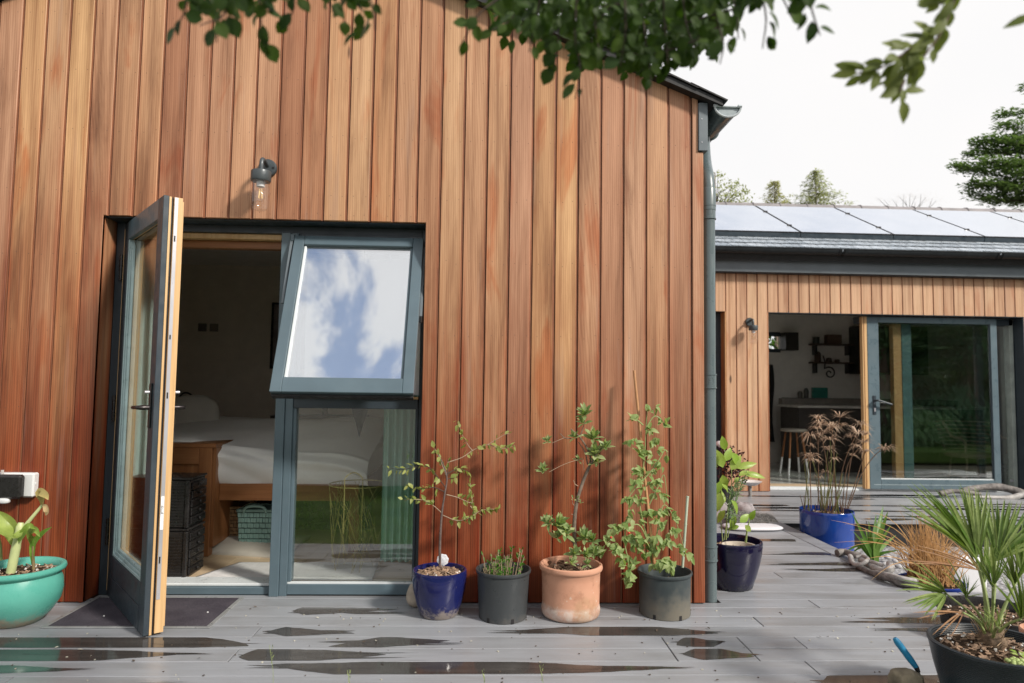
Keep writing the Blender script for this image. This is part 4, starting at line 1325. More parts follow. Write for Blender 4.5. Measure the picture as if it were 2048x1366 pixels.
# curtains
def curtain(x0, x1, y, z0, z1, folds, amp):
    q = MB()
    q.grid(lambda u, v: Vector((x0 + (x1 - x0) * u, y + amp * math.sin(u * folds * 2 * math.pi) + .006 * math.sin(v * 9 + u * 20), z0 + (z1 - z0) * v)), int(folds * 10), 12)
    return q
t = thing('green_curtain', (-.5, .40, .12), 'mint green pleated curtain gathered beside the low window', 'curtain')
curtain(-.62, -.36, .40, .13, 2.0, 6, .022).build('drape', plain('mint_cloth', (.30, .50, .42), .9, var=.05), t, smooth=180)
t = thing('green_curtain', (-2.2, .45, .12), 'pale mint curtain gathered inside the doorway behind the open door glass', 'curtain')
curtain(-2.62, -1.99, .46, .10, 2.08, 8, .026).build('drape', plain('pale_mint_cloth', (.50, .66, .62), .9, var=.05), t, smooth=180)
t = thing('net_curtain', (-.75, .30, 1.1), 'white net curtain hung on hooks behind the tilted window', 'curtain')
curtain(-1.10, -.37, .315, 1.15, 1.985, 2.0, .006).build('drape', plain('white_net', (.88, .87, .90), .9, var=.02), t, smooth=180)
for i in range(5):
    x = -1.02 + i * .14
    bx('hook', (x - .008, .305, 1.980), (x + .008, .325, 2.012), plain('white_hook', (.8, .8, .8), .4) if i == 0 else bpy.data.materials['white_hook'], t, .002)
tb('rail', [(-1.105, .33, 2.02), (-.36, .33, 2.02)], .005, MAT['black'], t, 8)
t = thing('reflection_cone', (-.93, 1.3, .93), 'dark blue pointed cone added inside the low window in place of a reflection', 'shade')  # cone and cord added in place of a dark reflection in the pane
q = MB(); q.lathe([(.004, -.13), (.03, -.03), (.055, .04), (.07, .12), (.0, .125)], (-.93, 1.3, .95), 16); q.build('cone', plain('dark_blue_reflection', (.012, .016, .035), .7), t, smooth=60)
tb('cord', [(-.93, 1.3, 1.07), (-.93, 1.3, 2.449)], .003, MAT['black'], t, 6)
# ================================================================== WALL LAMPS AND SOCKET
def wall_lamp(x, y, z, lab):
    """bulkhead lamp: round back plate, swan arm, collar, clear jar, bulb"""
    t = thing('wall_lamp', (x, y, z), lab, 'lamp', 'outdoor wall lamps on the cladding')
    M = Matrix.Rotation(R(90), 4, 'X')
    m = MAT['lamp_metal']
    q = MB(); q.lathe([(0, .0), (.050, .0), (.052, .004), (.052, .018), (.047, .024), (0, .024)], (x, y - .0005, z), 32, M=M); q.build('back_plate', m, t, smooth=40)
    for s_ in (-1, 1):
        q = MB(); q.lathe([(.006, 0), (.006, .003), (0, .003)], (x + s_ * .036, y - .0248, z), 10, M=M); q.build('screw', MAT['black'], t)
    tb('arm', sm([(x, y - .024, z + .012), (x, y - .075, z + .022), (x, y - .108, z + .018), (x, y - .120, z - .01), (x, y - .120, z - .048)], 5), .0125, m, t, 14)
    c = (x, y - .120, z)
    q = MB(); q.lathe([(0, -.046), (.030, -.046), (.052, -.052), (.054, -.058), (.054, -.104), (.051, -.110), (.044, -.110), (0, -.106)], c, 32); q.build('collar', m, t, smooth=40)
    q = MB(); q.lathe([(.048, -.1105), (.0505, -.125), (.0505, -.225), (.047, -.248), (.036, -.266), (.018, -.275), (0, -.277)], c, 32); q.build('jar', MAT['glass_clear'], t, smooth=60)
    q = MB(); q.lathe([(0, -.1105), (.022, -.1105), (.022, -.140), (0, -.142)], c, 16); q.build('bulb_holder', plain('pale_holder', (.55, .55, .55), .4) if 'pale_holder' not in bpy.data.materials else bpy.data.materials['pale_holder'], t, smooth=40)
    q = MB(); q.lathe([(.012, -.1425), (.016, -.155), (.024, -.185), (.024, -.205), (.014, -.222), (0, -.227)], c, 20)
    b = q.build('bulb', MAT['glass_clear'], t, smooth=60)
    for k in range(3):
        a = k * 2.09
        tb('filament', [(c[0] + .006 * math.cos(a), c[1] + .006 * math.sin(a), z - .15), (c[0] + .010 * math.cos(a), c[1] + .010 * math.sin(a), z - .205)], .0022, plain('brass_filament', (.75, .52, .22), .3, .6) if 'brass_filament' not in bpy.data.materials else bpy.data.materials['brass_filament'], b, 5)
    return t
wall_lamp(-1.258, -.001, 2.438, 'wall lamp with clear glass jar above the open door and window')
wall_lamp(3.190, 4.199, 2.026, 'wall lamp with clear glass jar beside the annex doorway')

t = thing('outdoor_socket', (-2.55, 0, .62), 'white outdoor socket box with a black cover on the cedar wall', 'socket')
wp = plain('white_plastic', (.62, .63, .63), .35, var=.05)
bx('box', (-2.70, -.050, .575), (-2.435, -.0005, .705), wp, t, .008)
bx('cover', (-2.705, -.095, .572), (-2.475, -.0505, .700), MAT['black'], t, .012)
for x in (-2.66, -2.565):
    q = blob((x, -.078, .562), (.030, .018, .016), 3, 14, 10); q.build('cable_flap', wp, t, smooth=60)
q = MB(); q.tube([(-2.60, -.055, .70), (-2.60, -.055, .722)], .008, 8); q.build('hinge_pin', plain('clear_plastic', (.45, .42, .40), .2), t)
bx('catch', (-2.436, -.038, .64), (-2.4305, -.028, .655), wp, t, .002)

# ================================================================== DOORMAT AND PUDDLES
t = thing('doormat', (-1.74, -.14, 0), 'dark purple grey doormat sunk in a thin metal frame', 'doormat')
def mat_m():
    g = G('doormat_pile'); v = g.pos()
    n = g.noise(v, 260, 2); n2 = g.noise(v, 7, 4)
    col = g.mix(1, g.ramp(n2, [(.3, (.052, .046, .058)), (.7, (.080, .072, .086))]), g.ramp(n, [(.35, (.65, .65, .65)), (.65, (1.35, 1.35, 1.35))]), 'MULTIPLY')
    return g.done(g.bsdf(col, .95, 0, .1, g.bump(n, .8, .004)))
bx('pile', (-2.125, -.372, .0012), (-1.355, .085, .0048), mat_m(), t)
mf = plain('mat_frame_metal', (.33, .34, .34), .35, .3)
for a, b in (((-2.148, -.392, .001), (-1.332, -.3722, .0062)), ((-2.148, .0852, .001), (-1.332, .104, .0062)), ((-2.148, -.3720, .001), (-2.1252, .085, .0062)), ((-1.3548, -.3720, .001), (-1.332, .085, .0062))):
    bx('frame', a, b, mf, t, .001)
for i, (x, y) in enumerate(((-1.93, -.23), (-1.43, -.17))):
    q = blob((x, y, .0075), (.005, .005, .004), 2, 8, 6); tag(q.build('pebble', wp), ('tiny white pebble on the doormat under the open door', 'tiny white pebble on the doormat by the frame corner')[i], 'pebble')

def puddle(x0, x1, y0, y1, lab, seed, l=.5, r=.5, m=None):
    """thin film of water lying in one board: straight along the board's edges, running out in a smooth tip and a finger or two"""
    rr = random.Random(seed)
    L = x1 - x0; q = MB()
    def sheet(a, b, ya, yb, la, lb, z, amp):
        n = max(16, int((b - a) / .018)); T, B = [], []
        ml, mr_ = ya + (yb - ya) * rr.uniform(.1, .9), ya + (yb - ya) * rr.uniform(.1, .9)
        k = [rr.uniform(.6, 1.5) for _ in range(4)]; p = [rr.uniform(.55, 1.1) for _ in range(4)]; ph = rr.uniform(0, 9)
        for i in range(n + 1):
            x = a + (b - a) * i / n
            def f(w): return max(.01, min(1, ((x - a) / max(.02, la * (b - a) * k[w])))) ** p[w], max(.01, min(1, ((b - x) / max(.02, lb * (b - a) * k[w + 1])))) ** p[w + 1]
            fa, fb = f(0); ga, gb_ = f(2)
            hi = min(ml + (yb - ml) * fa, mr_ + (yb - mr_) * fb); lo = max(ml - (ml - ya) * ga, mr_ - (mr_ - ya) * gb_)
            w_ = amp * (math.sin(x * 17 + ph) + .5 * math.sin(x * 43 + ph * 2) + .3 * math.sin(x * 97))
            e = min(1, fa, fb)
            hi += w_ * (1 if e < .98 else .25) - amp * .4; lo += w_ * .8 * (1 if min(ga, gb_) < .98 else .25) + amp * .4
            hi = min(hi, yb); lo = max(lo, ya)
            if hi < lo + .0008: hi, lo = (hi + lo) / 2 + .0004, (hi + lo) / 2 - .0004
            T.append(q.bm.verts.new((x, hi, z))); B.append(q.bm.verts.new((x, lo, z)))
        for i in range(n): q.face([B[i], B[i + 1], T[i + 1], T[i]])
    sheet(x0 + L * l * .25, x1 - L * r * .25, y0, y1, l, r, .0014, .0028)
    h = y1 - y0
    for s_ in range(2):
        yy = y0 + h * rr.uniform(.1, .55); w_ = h * rr.uniform(.16, .34)
        sheet(x0 + L * l * rr.uniform(-.02, .15), x0 + L * min(.6, l * 1.1 + .1), yy, yy + w_, .7, .3, .0015 + .0001 * s_, .0014)
        yy = y0 + h * rr.uniform(.1, .55)
        sheet(x1 - L * min(.6, r * 1.1 + .1), x1 - L * r * rr.uniform(-.02, .15), yy, yy + w_, .3, .7, .0017 + .0001 * s_, .0014)
    o = q.build('puddle', MAT['water'], loc=((x0 + x1) / 2, (y0 + y1) / 2, 0), fix=False)
    return tag(o, lab, 'puddle', 'water lying on the deck boards')
def rowy(n):
    y1 = -.06 - PITCH * n
    return y1 - PITCH + .004, y1 - .004
PX_ = [
 # x0, x1, row, left taper, right taper, label
 (-1.02, -.30, 0, .10, .75, 'wet streak on the board right below the low window'),
 (-1.07, -.58, 2, .25, .6, 'short wet streak on the board beside a joint, in line with the low window'),
 (-2.9, -.99, 3, .02, .16, 'long wet streak crossing under the open door and mirroring it'),
 (-.80, -.06, 3, .55, .45, 'wet streak tapering to a point in front of the blue pot'),
 (-2.9, -1.20, 4, .02, .35, 'wet streak two boards in front of the teal bowl'),
 (-1.09, -.28, 4, .12, .7, 'ragged wet streak starting at a board joint in front of the low window'),
 (-1.00, .94, 5, .22, .28, 'longest wet streak along the front of the deck'),
 (-2.8, -1.55, 5, .02, .5, 'wet streak at the front corner of the deck mirroring the teal bowl'),
 (.02, 1.28, 2, .28, .30, 'wet streak in front of the terracotta pot'),
 (.905, 1.19, 3, .4, .4, 'small wet patch between the two angled joints, nearer the black pot'),
 (.91, 1.30, 4, .2, .5, 'small wet patch between the two angled joints, nearer the lawn'),
 (1.38, 3.2, 6, .06, .3, 'wet streak beside the stone and trowel'),
 (1.90, 2.9, 1, .4, .3, 'wet streak behind the big palm pot'),
 (1.98, 2.9, 2, .5, .3, 'faint wet streak against the rim of the big palm pot'),
]
for i, (x0, x1, n, l, r, lab) in enumerate(PX_):
    y0, y1 = rowy(n)
    puddle(x0, x1, y0 + .001 + .012 * random.random(), y1 - .001 - .006 * random.random(), lab, 40 + i, l, r)
for i, (x0, x1, k, lab) in enumerate(((2.02, 2.604, 3, 'short wet streak on the side path nearest the dark blue pot'), (1.95, 2.604, 4, 'wet streak on the side path by the driftwood'), (2.0, 2.604, 6, 'wet streak on the side path short of the blue reed pot'), (1.7, 2.55, 9, 'faint wet streak on the side path by the shaggy mat'))):
    y0 = .235 + PITCH * k
    puddle(x0, x1, y0 + .012, y0 + PITCH * .72, lab, 80 + i, .7, .02)
rr = random.Random(3)
q = MB()
for i in range(46):     # thin film of rain along the boards before the annex
    k = rr.randrange(0, 11); x0 = rr.uniform(2.2, 6.8); y0 = 2.45 + PITCH * k; L = rr.uniform(.4, 1.8)
    ya, yb = y0 + .006 + rr.uniform(0, .05), y0 + PITCH - .006 - rr.uniform(0, .05)
    n = 16; A = []; B = []
    for s_ in range(n + 1):
        t_ = s_ / n; w_ = math.sin(math.pi * t_) ** .5; m_ = (ya + yb) / 2 + .012 * math.sin(t_ * 9 + k)
        A.append(q.bm.verts.new((x0 + L * t_, min(y0 + PITCH - .004, m_ + (yb - ya) / 2 * w_ + .002), .0016))); B.append(q.bm.verts.new((x0 + L * t_, max(y0 + .004, m_ - (yb - ya) / 2 * w_), .0016)))
    for s_ in range(n): q.face([B[s_], B[s_ + 1], A[s_ + 1], A[s_]])
tag(q.build('rain_film', MAT['water'], fix=False), kind='stuff')

# ================================================================== POTS
def soil_mat():
    g = G('potting_soil'); v = g.pos()
    n = g.noise(v, 70, 5, .7)
    return g.done(g.bsdf(g.ramp(n, [(.3, (.018, .012, .008)), (.55, (.055, .035, .022)), (.75, (.13, .09, .06))]), .95, 0, .1, g.bump(n, .9, .012)))
MAT['soil'] = soil_mat()
MAT['chip'] = plain('bark_chip', (.26, .17, .11), .8, var=.6, scale=30)
MAT['chip_pale'] = plain('perlite', (.62, .60, .56), .8, var=.2)
def soil(c, r, z, parent, seed, chips=60, pale=.15, dome=.012):
    rr = random.Random(seed)
    q = MB()
    q.grid(lambda u, v: Vector((c[0] + r * u * math.cos(v * 2 * math.pi), c[1] + r * u * math.sin(v * 2 * math.pi), z + dome * (1 - u * u) + (.012 * mnoise.noise(Vector((c[0] * 9 + u * 5 * math.cos(v * 6.283), u * 5 * math.sin(v * 6.283), seed))) if u < .97 else 0))), 12, 32)
    q.build('soil', MAT['soil'], parent, smooth=180)
    q = MB(); q2 = MB()
    for i in range(chips):
        a = rr.uniform(0, 6.283); d = r * .95 * math.sqrt(rr.random())
        p = Vector((c[0] + d * math.cos(a), c[1] + d * math.sin(a), z + dome * (1 - (d / r) ** 2) + .006))
        M = Matrix.Translation(p) @ Matrix.Rotation(rr.uniform(0, 6.28), 4, 'Z') @ Matrix.Rotation(rr.uniform(-.6, .6), 4, 'X') @ Matrix.Rotation(rr.uniform(-.5, .5), 4, 'Y')
        if rr.random() < pale:
            s = rr.uniform(.002, .0045); q2.box((-s, -s, -s), (s, s, s), 0, M)
        else:
            l, w = rr.uniform(.006, .018), rr.uniform(.002, .006); q.box((-l, -w, -.0015), (l, w, .0015), 0, M)
    if len(q.bm.verts): q.build('bark_chips', MAT['chip'], parent, kind='stuff')
    else: q.bm.free()
    if len(q2.bm.verts): q2.build('grit', MAT['chip_pale'], parent, kind='stuff')
    else: q2.bm.free()
def glaze(name, c1, c2, rough=.12, wear=None, scale=4, z0=.0, z1=.09, spec=.6):
    """glazed or moulded pot wall with mottling and dirt near its foot"""
    g = G(name); v = g.tc(); p = g.pos()
    n = g.noise(v, scale, 5, .6); n2 = g.noise(v, scale * 6, 5, .65)
    col = g.ramp(n, [(.3, c1), (.7, c2)])
    if wear:
        zz = g.math('SUBTRACT', g.sep(p)[2], g.math('MULTIPLY', g.math('SUBTRACT', n2, .42), .22))
        f = g.math('MULTIPLY', g.mr(zz, z0, z1, 1, 0), g.mr(n, .38, .62, .25, .9))
        col = g.mix(f, col, wear)
        spk = g.mr(n2, .70, .74, 0, .35)
        col = g.mix(spk, col, wear)
        rough = g.math('ADD', g.math('MULTIPLY', f, .45), g.mr(n2, .3, .7, rough * .7, rough * 1.5))
    return g.done(g.bsdf(col, rough, 0, spec, g.bump(n2, .06, .003)))
def pot(name, c, prof, m, lab, inner, n=56, extra=None, part='pot_wall', cat='plant pot'):
    """prof: outer (r, z) from the foot up to the lip; inner: (r, z) list down from the lip"""
    t = thing(name, c, lab, cat)
    q = MB(); q.lathe([(0, .0012)] + prof + inner, c, n)
    q.build(part, m, t, smooth=42)
    return t

# teal bowl
TB = (-2.324, -.300, 0)
teal = pot('planter_bowl', TB, [(.098, .0012), (.108, .006), (.150, .045), (.188, .105), (.1965, .155), (.192, .205), (.180, .236), (.190, .244), (.203, .252), (.206, .262), (.203, .273), (.196, .277)],
           glaze('teal_glaze', (.075, .33, .265), (.115, .41, .335), .28, (.36, .27, .19), 3, -.02, .06, .5), 'wide teal glazed bowl with fleshy pale green shoots', [(.184, .276), (.176, .268), (.172, .245), (.172, .225)])
soil(TB, .173, .236, teal, 3, 150, .35)
def blade_path(p, ctrl, w, m, name, parent, fold=.25, n=14, face=None):
    """a broad strap or leaf following a curve"""
    pts = sm([p] + ctrl, 6)
    q = MB(); rows = []
    L = len(pts)
    for i, a in enumerate(pts):
        t = i / (L - 1)
        d = (pts[min(L - 1, i + 1)] - pts[max(0, i - 1)]).normalized()
        up = Vector(face) if face else Vector((0, -1, .3))
        s = d.cross(up)
        s = s.normalized() if s.length > 1e-5 else d.orthogonal().normalized()
        nn = s.cross(d)
        ww = w(t)
        rows.append(q.verts([a - s * ww + nn * fold * ww, a, a + s * ww + nn * fold * ww]))
    for a, b in zip(rows, rows[1:]):
        q.face([a[0], a[1], b[1], b[0]]); q.face([a[1], a[2], b[2], b[1]])
    return q.build(name, m, parent, smooth=80, fix=False, loc=p)
def W(mx, p0=.25, tip=.03, base=.2):
    return lambda t: mx * max(tip, (base + (1 - base) * math.sin(min(1, t / p0) * math.pi / 2)) * (1 if t < p0 else math.cos((t - p0) / (1 - p0) * math.pi / 2) ** .8))
LB = MAT['leaf_bowl']
tb('stem', sm([(-2.336, -0.34, 0.254), (-2.315, -0.34, 0.401), (-2.308, -0.33, 0.497)], 5), [.021] * 5 + [.019] * 5 + [.012], plain('pale_fleshy_stem', (.45, .50, .24), .4), teal, 12)
tb('stem', sm([(-2.316, -0.335, 0.437), (-2.265, -0.33, 0.51), (-2.214, -0.32, 0.583)], 5), taper(11, .011, .007), bpy.data.materials['pale_fleshy_stem'], teal, 10)
blade_path((-2.282, -0.36, 0.467), [(-2.287, -0.4, 0.439), (-2.329, -0.43, 0.486), (-2.425, -0.42, 0.575), (-2.511, -0.4, 0.595)], W(.036, .4), LB, 'leaf', teal, .3, face=(0, -.4, 1))
blade_path((-2.32, -0.33, 0.362), [(-2.343, -0.33, 0.436), (-2.359, -0.34, 0.487), (-2.416, -0.36, 0.527), (-2.472, -0.38, 0.494)], W(.04, .5), LB, 'leaf', teal, .4, face=(0, -1, .3))
blade_path((-2.304, -0.35, 0.403), [(-2.269, -0.37, 0.445), (-2.236, -0.38, 0.491), (-2.214, -0.36, 0.472)], W(.018, .4), LB, 'leaf', teal, .4)
blade_path((-2.274, -0.27, 0.261), [(-2.272, -0.28, 0.338), (-2.265, -0.28, 0.388), (-2.218, -0.29, 0.44), (-2.174, -0.3, 0.47)], W(.016, .45), LB, 'leaf', teal, .55)
blade_path((-2.267, -0.28, 0.325), [(-2.275, -0.28, 0.388), (-2.275, -0.3, 0.439), (-2.233, -0.33, 0.461), (-2.205, -0.34, 0.429)], W(.020, .5), LB, 'leaf', teal, .3)
tb('stem', [(-2.271, -0.27, 0.253), (-2.274, -0.28, 0.37)], [.008, .006], plain('brown_green_stem', (.20, .15, .07), .5), teal, 8)
yl = leaf_mat('yellow_leaf', (.50, .42, .16), (.46, .36, .15), None, .5, .25, tcol=(1.1, 1, .6))
blade_path((-2.217, -0.32, 0.578), [(-2.212, -0.33, 0.614), (-2.218, -0.34, 0.651), (-2.175, -0.36, 0.639), (-2.156, -0.37, 0.617)], W(.020, .5), yl, 'leaf', teal, .3)
blade_path((-2.206, -0.33, 0.585), [(-2.181, -0.345, 0.578), (-2.17, -0.35, 0.554), (-2.181, -0.345, 0.536)], W(.013, .5), plain('withered_leaf', (.46, .33, .16), .7), 'leaf', teal, .6)
tb('stem', [(-2.425, -0.28, 0.3), (-2.428, -0.29, 0.377), (-2.443, -0.3, 0.453)], .006, MAT['stem_green'], teal, 8)

# round glazed blue pot with the sapling
BP = (-.220, -.180, 0)
bpot = pot('glazed_pot', BP, [(.092, .0012), (.100, .006), (.122, .07), (.139, .14), (.1445, .19), (.1445, .228), (.1425, .236), (.138, .238)],
           glaze('cobalt_glaze', (.007, .009, .058), (.013, .018, .108), .09, (.33, .28, .24), 4, -.02, .05), 'cobalt blue glazed pot holding a small bare sapling', [(.132, .236), (.130, .215), (.130, .195)])
soil(BP, .131, .204, bpot, 5, 330, .06, .022)
lm_s = [leaf_mesh('sapling_leaf_%s' % k, MAT['leaf_sapling'], 1, w, f, b, 3) for k, w, f, b in (('flat', .62, .10, .15), ('cupped', .55, .28, .3), ('narrow', .48, .12, .1))]
sap = thing('sapling', (-.225, -.185, .222), 'small sapling with sparse olive leaves on spreading twigs', 'sapling')
tk = [(-0.219, -0.185, 0.248), (-0.221, -0.185, 0.374), (-0.214, -0.185, 0.535), (-0.2, -0.18, 0.642), (-0.192, -0.175, 0.719), (-0.218, -0.17, 0.798), (-0.24, -0.17, 0.838)]
tkp = sm(tk, 4)
tb('trunk', tkp, taper(len(tkp), .0075, .0025), plain('sapling_bark', (.12, .085, .075), .6, var=.4, scale=30, bump=.4), sap, 9)
def lp(pts, y0, y1):
    pass
brs_w = [([(-0.214, -0.185, 0.532), (-0.256, -0.2, 0.571), (-0.303, -0.22, 0.603), (-0.36, -0.23, 0.61), (-0.412, -0.24, 0.608)], 'bark_pale', 16), ([(-0.198, -0.18, 0.666), (-0.249, -0.2, 0.735), (-0.295, -0.21, 0.781), (-0.349, -0.22, 0.779), (-0.431, -0.24, 0.767), (-0.488, -0.25, 0.776)], 'bark_dark', 22), ([(-0.192, -0.175, 0.719), (-0.226, -0.17, 0.801), (-0.26, -0.17, 0.872)], 'bark_pale', 14), ([(-0.189, -0.175, 0.727), (-0.189, -0.16, 0.797), (-0.192, -0.16, 0.816)], 'bark_dark', 5), ([(-0.191, -0.165, 0.798), (-0.114, -0.15, 0.824), (-0.047, -0.14, 0.867), (0.024, -0.14, 0.894), (0.113, -0.15, 0.948), (0.145, -0.15, 0.956)], 'bark_pale', 14), ([(0.024, -0.14, 0.894), (0.109, -0.14, 0.874), (0.174, -0.14, 0.891)], 'bark_pale', 18), ([(-0.058, -0.14, 0.861), (-0.083, -0.14, 0.891), (-0.119, -0.15, 0.956), (-0.139, -0.15, 1.021)], 'bark_pale', 15), ([(-0.192, -0.18, 0.629), (-0.131, -0.17, 0.612), (-0.055, -0.16, 0.582), (-0.064, -0.16, 0.638), (-0.065, -0.16, 0.688)], 'bark_pale', 18), ([(-0.211, -0.185, 0.521), (-0.133, -0.19, 0.494), (-0.066, -0.2, 0.512), (0.002, -0.2, 0.552), (0.096, -0.2, 0.558)], 'bark_pale', 36), ([(-0.2, -0.18, 0.642), (-0.258, -0.2, 0.669), (-0.325, -0.22, 0.663), (-0.404, -0.23, 0.674)], 'bark_dark', 20), ([(-0.194, -0.175, 0.711), (-0.138, -0.16, 0.717)], 'bark_dark', 6), ([(-0.063, -0.16, 0.566), (-0.038, -0.17, 0.536)], 'bark_pale', 8), ([(-0.192, -0.17, 0.737), (-0.137, -0.14, 0.76), (-0.075, -0.12, 0.745)], 'bark_dark', 9)]
def leafy(parent, path, n, meshes, size, lo=.3, droop=.2, spread=1.0, jitter=.008, upv=(0, -.5, 1)):
    for i in range(n):
        t = lo + (1 - lo) * (i + random.random() * .8) / n
        p, d = along(path, min(1, t))
        s = d.cross(Vector((0, 0, 1)))
        s = s.normalized() if s.length > .1 else Vector((1, 0, 0))
        a = random.choice((-1, 1)) * random.uniform(.5, 1.3)
        dd = d * random.uniform(.3, .9) + (s * math.cos(a * 2) + Vector((0, 0, 1)) * math.sin(a)) * spread + rv(.35) - Vector((0, 0, droop))
        put_leaf(random.choice(meshes), parent, p + rv(jitter), dd, Vector(upv) + rv(.8), size * random.uniform(.65, 1.2))
for pth, m, n in brs_w:
    pp = sm(pth, 4)
    tb('twig', pp, taper(len(pp), .0026, .0012), MAT[m], sap, 6)
    leafy(sap, pp, n, lm_s, .036, .25 if n < 20 else .15)
t = thing('plant_label', (-.214, -.13, .235), 'round white plant tag standing in the cobalt blue pot', 'tag')
q = MB(); q.lathe([(.0, 0), (.030, 0), (.0315, .001), (.030, .002), (0, .002)], (0, 0, 0), 24, M=Matrix.Rotation(R(90), 4, 'X'))
for v in q.bm.verts:
    rr_ = 1 + .06 * math.sin(8 * math.atan2(v.co.z, v.co.x)); v.co.x *= rr_; v.co.z *= rr_
    v.co += Vector((-.208, -.128, .272))
q.build('disc', plain('enamel_tag', (.62, .64, .68), .4, var=.25, scale=60), t, smooth=40)
tb('pin', [(-.208, -.130, .245), (-.210, -.130, .21)], .002, MAT['steel'], t, 6)

# grey nursery pot with a low sprig bush
def nursery(c, rt, rb, h, m, lab):
    t = pot('nursery_pot', c, [(rb, .0012), (rb + .004, .004), (rt - .007, h - .022), (rt - .003, h - .020), (rt, h - .016), (rt + .002, h - .006), (rt, h)], m, lab, [(rt - .006, h), (rt - .010, h - .012), (rt - .016, h - .06), (rt - .022, h - .10)])
    for k in range(6):
        a = R(-68 + 60 * k)
        p = Vector((c[0] + (rb + .0035) * math.cos(a), c[1] + (rb + .0035) * math.sin(a), .012))
        M = Matrix.Translation(p) @ Matrix.Rotation(a, 4, 'Z')
        q = MB(); q.box((-.003, -.008, -.011), (.0018, .008, .014), 0, M)
        q.build('drain_slot', MAT['gasket'], t)
    return t
GP = (.118, -.215, 0)
gp_ = nursery(GP, .145, .121, .252, glaze('grey_plastic', (.036, .041, .044), (.050, .056, .060), .36, (.09, .085, .08), 3, -.05, .03, .45), 'charcoal plastic nursery pot with a low sprig bush')
soil(GP, .125, .150, gp_, 7, 60)
hb = thing('herb_bush', (.118, -.215, .165), 'low clipped green bush with bare stubs in the charcoal pot', 'plant')
q = MB(); st = MB()
for i in range(58):
    a = random.uniform(0, 6.283); d = .085 * math.sqrt(random.random())
    p0 = Vector((.118 + d * math.cos(a), -.215 + d * math.sin(a), .155)); h = random.uniform(.09, .185) * (1.12 if (p0.x > .13) else .95)
    p1 = p0 + Vector((d * .35 * math.cos(a) + random.uniform(-.02, .02), d * .35 * math.sin(a) + random.uniform(-.02, .02), h))
    st.tube([p0, p0.lerp(p1, .5) + rv(.006), p1], [.0022, .0018, .0014], 5)
    if i % 3 == 0: continue
    for k in range(7):
        f = random.uniform(.35, 1); p = p0.lerp(p1, f)
        add_leaf(q, p, rv(1) + Vector((0, 0, .5)), rv(1) + Vector((0, -.4, .8)), random.uniform(.018, .034), random.uniform(.008, .014))
st.build('stems', MAT['bark_pale'], hb, kind='stuff')
q.build('foliage', MAT['leaf_herb'], hb, fix=False, kind='stuff')

# terracotta pot with the rosette shrub
TP = (.481, -.185, 0)
terra_m = glaze('terracotta', (.42, .185, .105), (.50, .235, .14), .75, (.56, .44, .36), 3.5, .055, .075, .25)
def terra_mat():
    g = G('weathered_terracotta'); v = g.tc(); p = g.pos()
    n = g.noise(v, 4, 5, .6); n2 = g.noise(v, 28, 5, .7)
    col = g.ramp(n, [(.3, (.50, .255, .165)), (.7, (.60, .33, .225))])
    z = g.math('ADD', g.sep(p)[2], g.math('MULTIPLY', g.math('SUBTRACT', n, .5), .03))
    salt = g.math('MULTIPLY', g.mr(z, .058, .085, 1, 0), g.mr(n2, .35, .6, .3, .9))
    col = g.mix(salt, col, (.58, .48, .42))
    olive = g.math('MULTIPLY', g.mr(n, .52, .64, 0, .45), g.mr(z, .10, .20, 1, 0))
    col = g.mix(olive, col, (.30, .20, .10))
    sp = g.mr(n2, .62, .70, 0, .7)
    col = g.mix(sp, col, (.62, .56, .48))
    dk = g.math('MULTIPLY', g.mr(g.noise(v, 11, 5, .7), .50, .66), .5)
    col = g.mix(dk, col, (.30, .145, .085))
    return g.done(g.bsdf(col, .82, 0, .2, g.bump(n2, .15, .003)))
tp = pot('terracotta_pot', TP, [(.136, .0012), (.148, .008), (.1555, .022), (.157, .045), (.154, .060), (.1525, .066), (.1555, .20), (.157, .236), (.160, .240), (.1675, .246), (.170, .256), (.1675, .268), (.160, .273)],
         terra_mat(), 'terracotta pot holding a tall bare stemmed rosette shrub', [(.152, .271), (.148, .260), (.147, .235), (.147, .22)])
soil(TP, .148, .228, tp, 9, 160, .05, .012)
q = MB()
for i in range(14):
    a = random.uniform(1.6, 4.4); p = Vector((TP[0] + .11 * math.cos(a) - .01, TP[1] + .09 * math.sin(a), .246))
    add_leaf(q, p, rv(1), rv(.5) + Vector((0, 0, 1)), .045, .025, .5, .4)
q.build('dead_leaves', plain('dead_leaf', (.16, .09, .055), .8, var=.4), tp, fix=False, kind='stuff')
heb = thing('rosette_shrub', (.50, -.185, .24), 'leggy shrub with grey stem and cream edged leaf rosettes', 'shrub')
stem = sm([(0.502, -0.185, 0.362), (0.496, -0.19, 0.458), (0.5, -0.19, 0.527), (0.509, -0.185, 0.587), (0.525, -0.18, 0.648), (0.551, -0.17, 0.719), (0.577, -0.17, 0.781)], 4)
tb('trunk', stem, taper(len(stem), .0115, .0085), MAT['bark'], heb, 10)
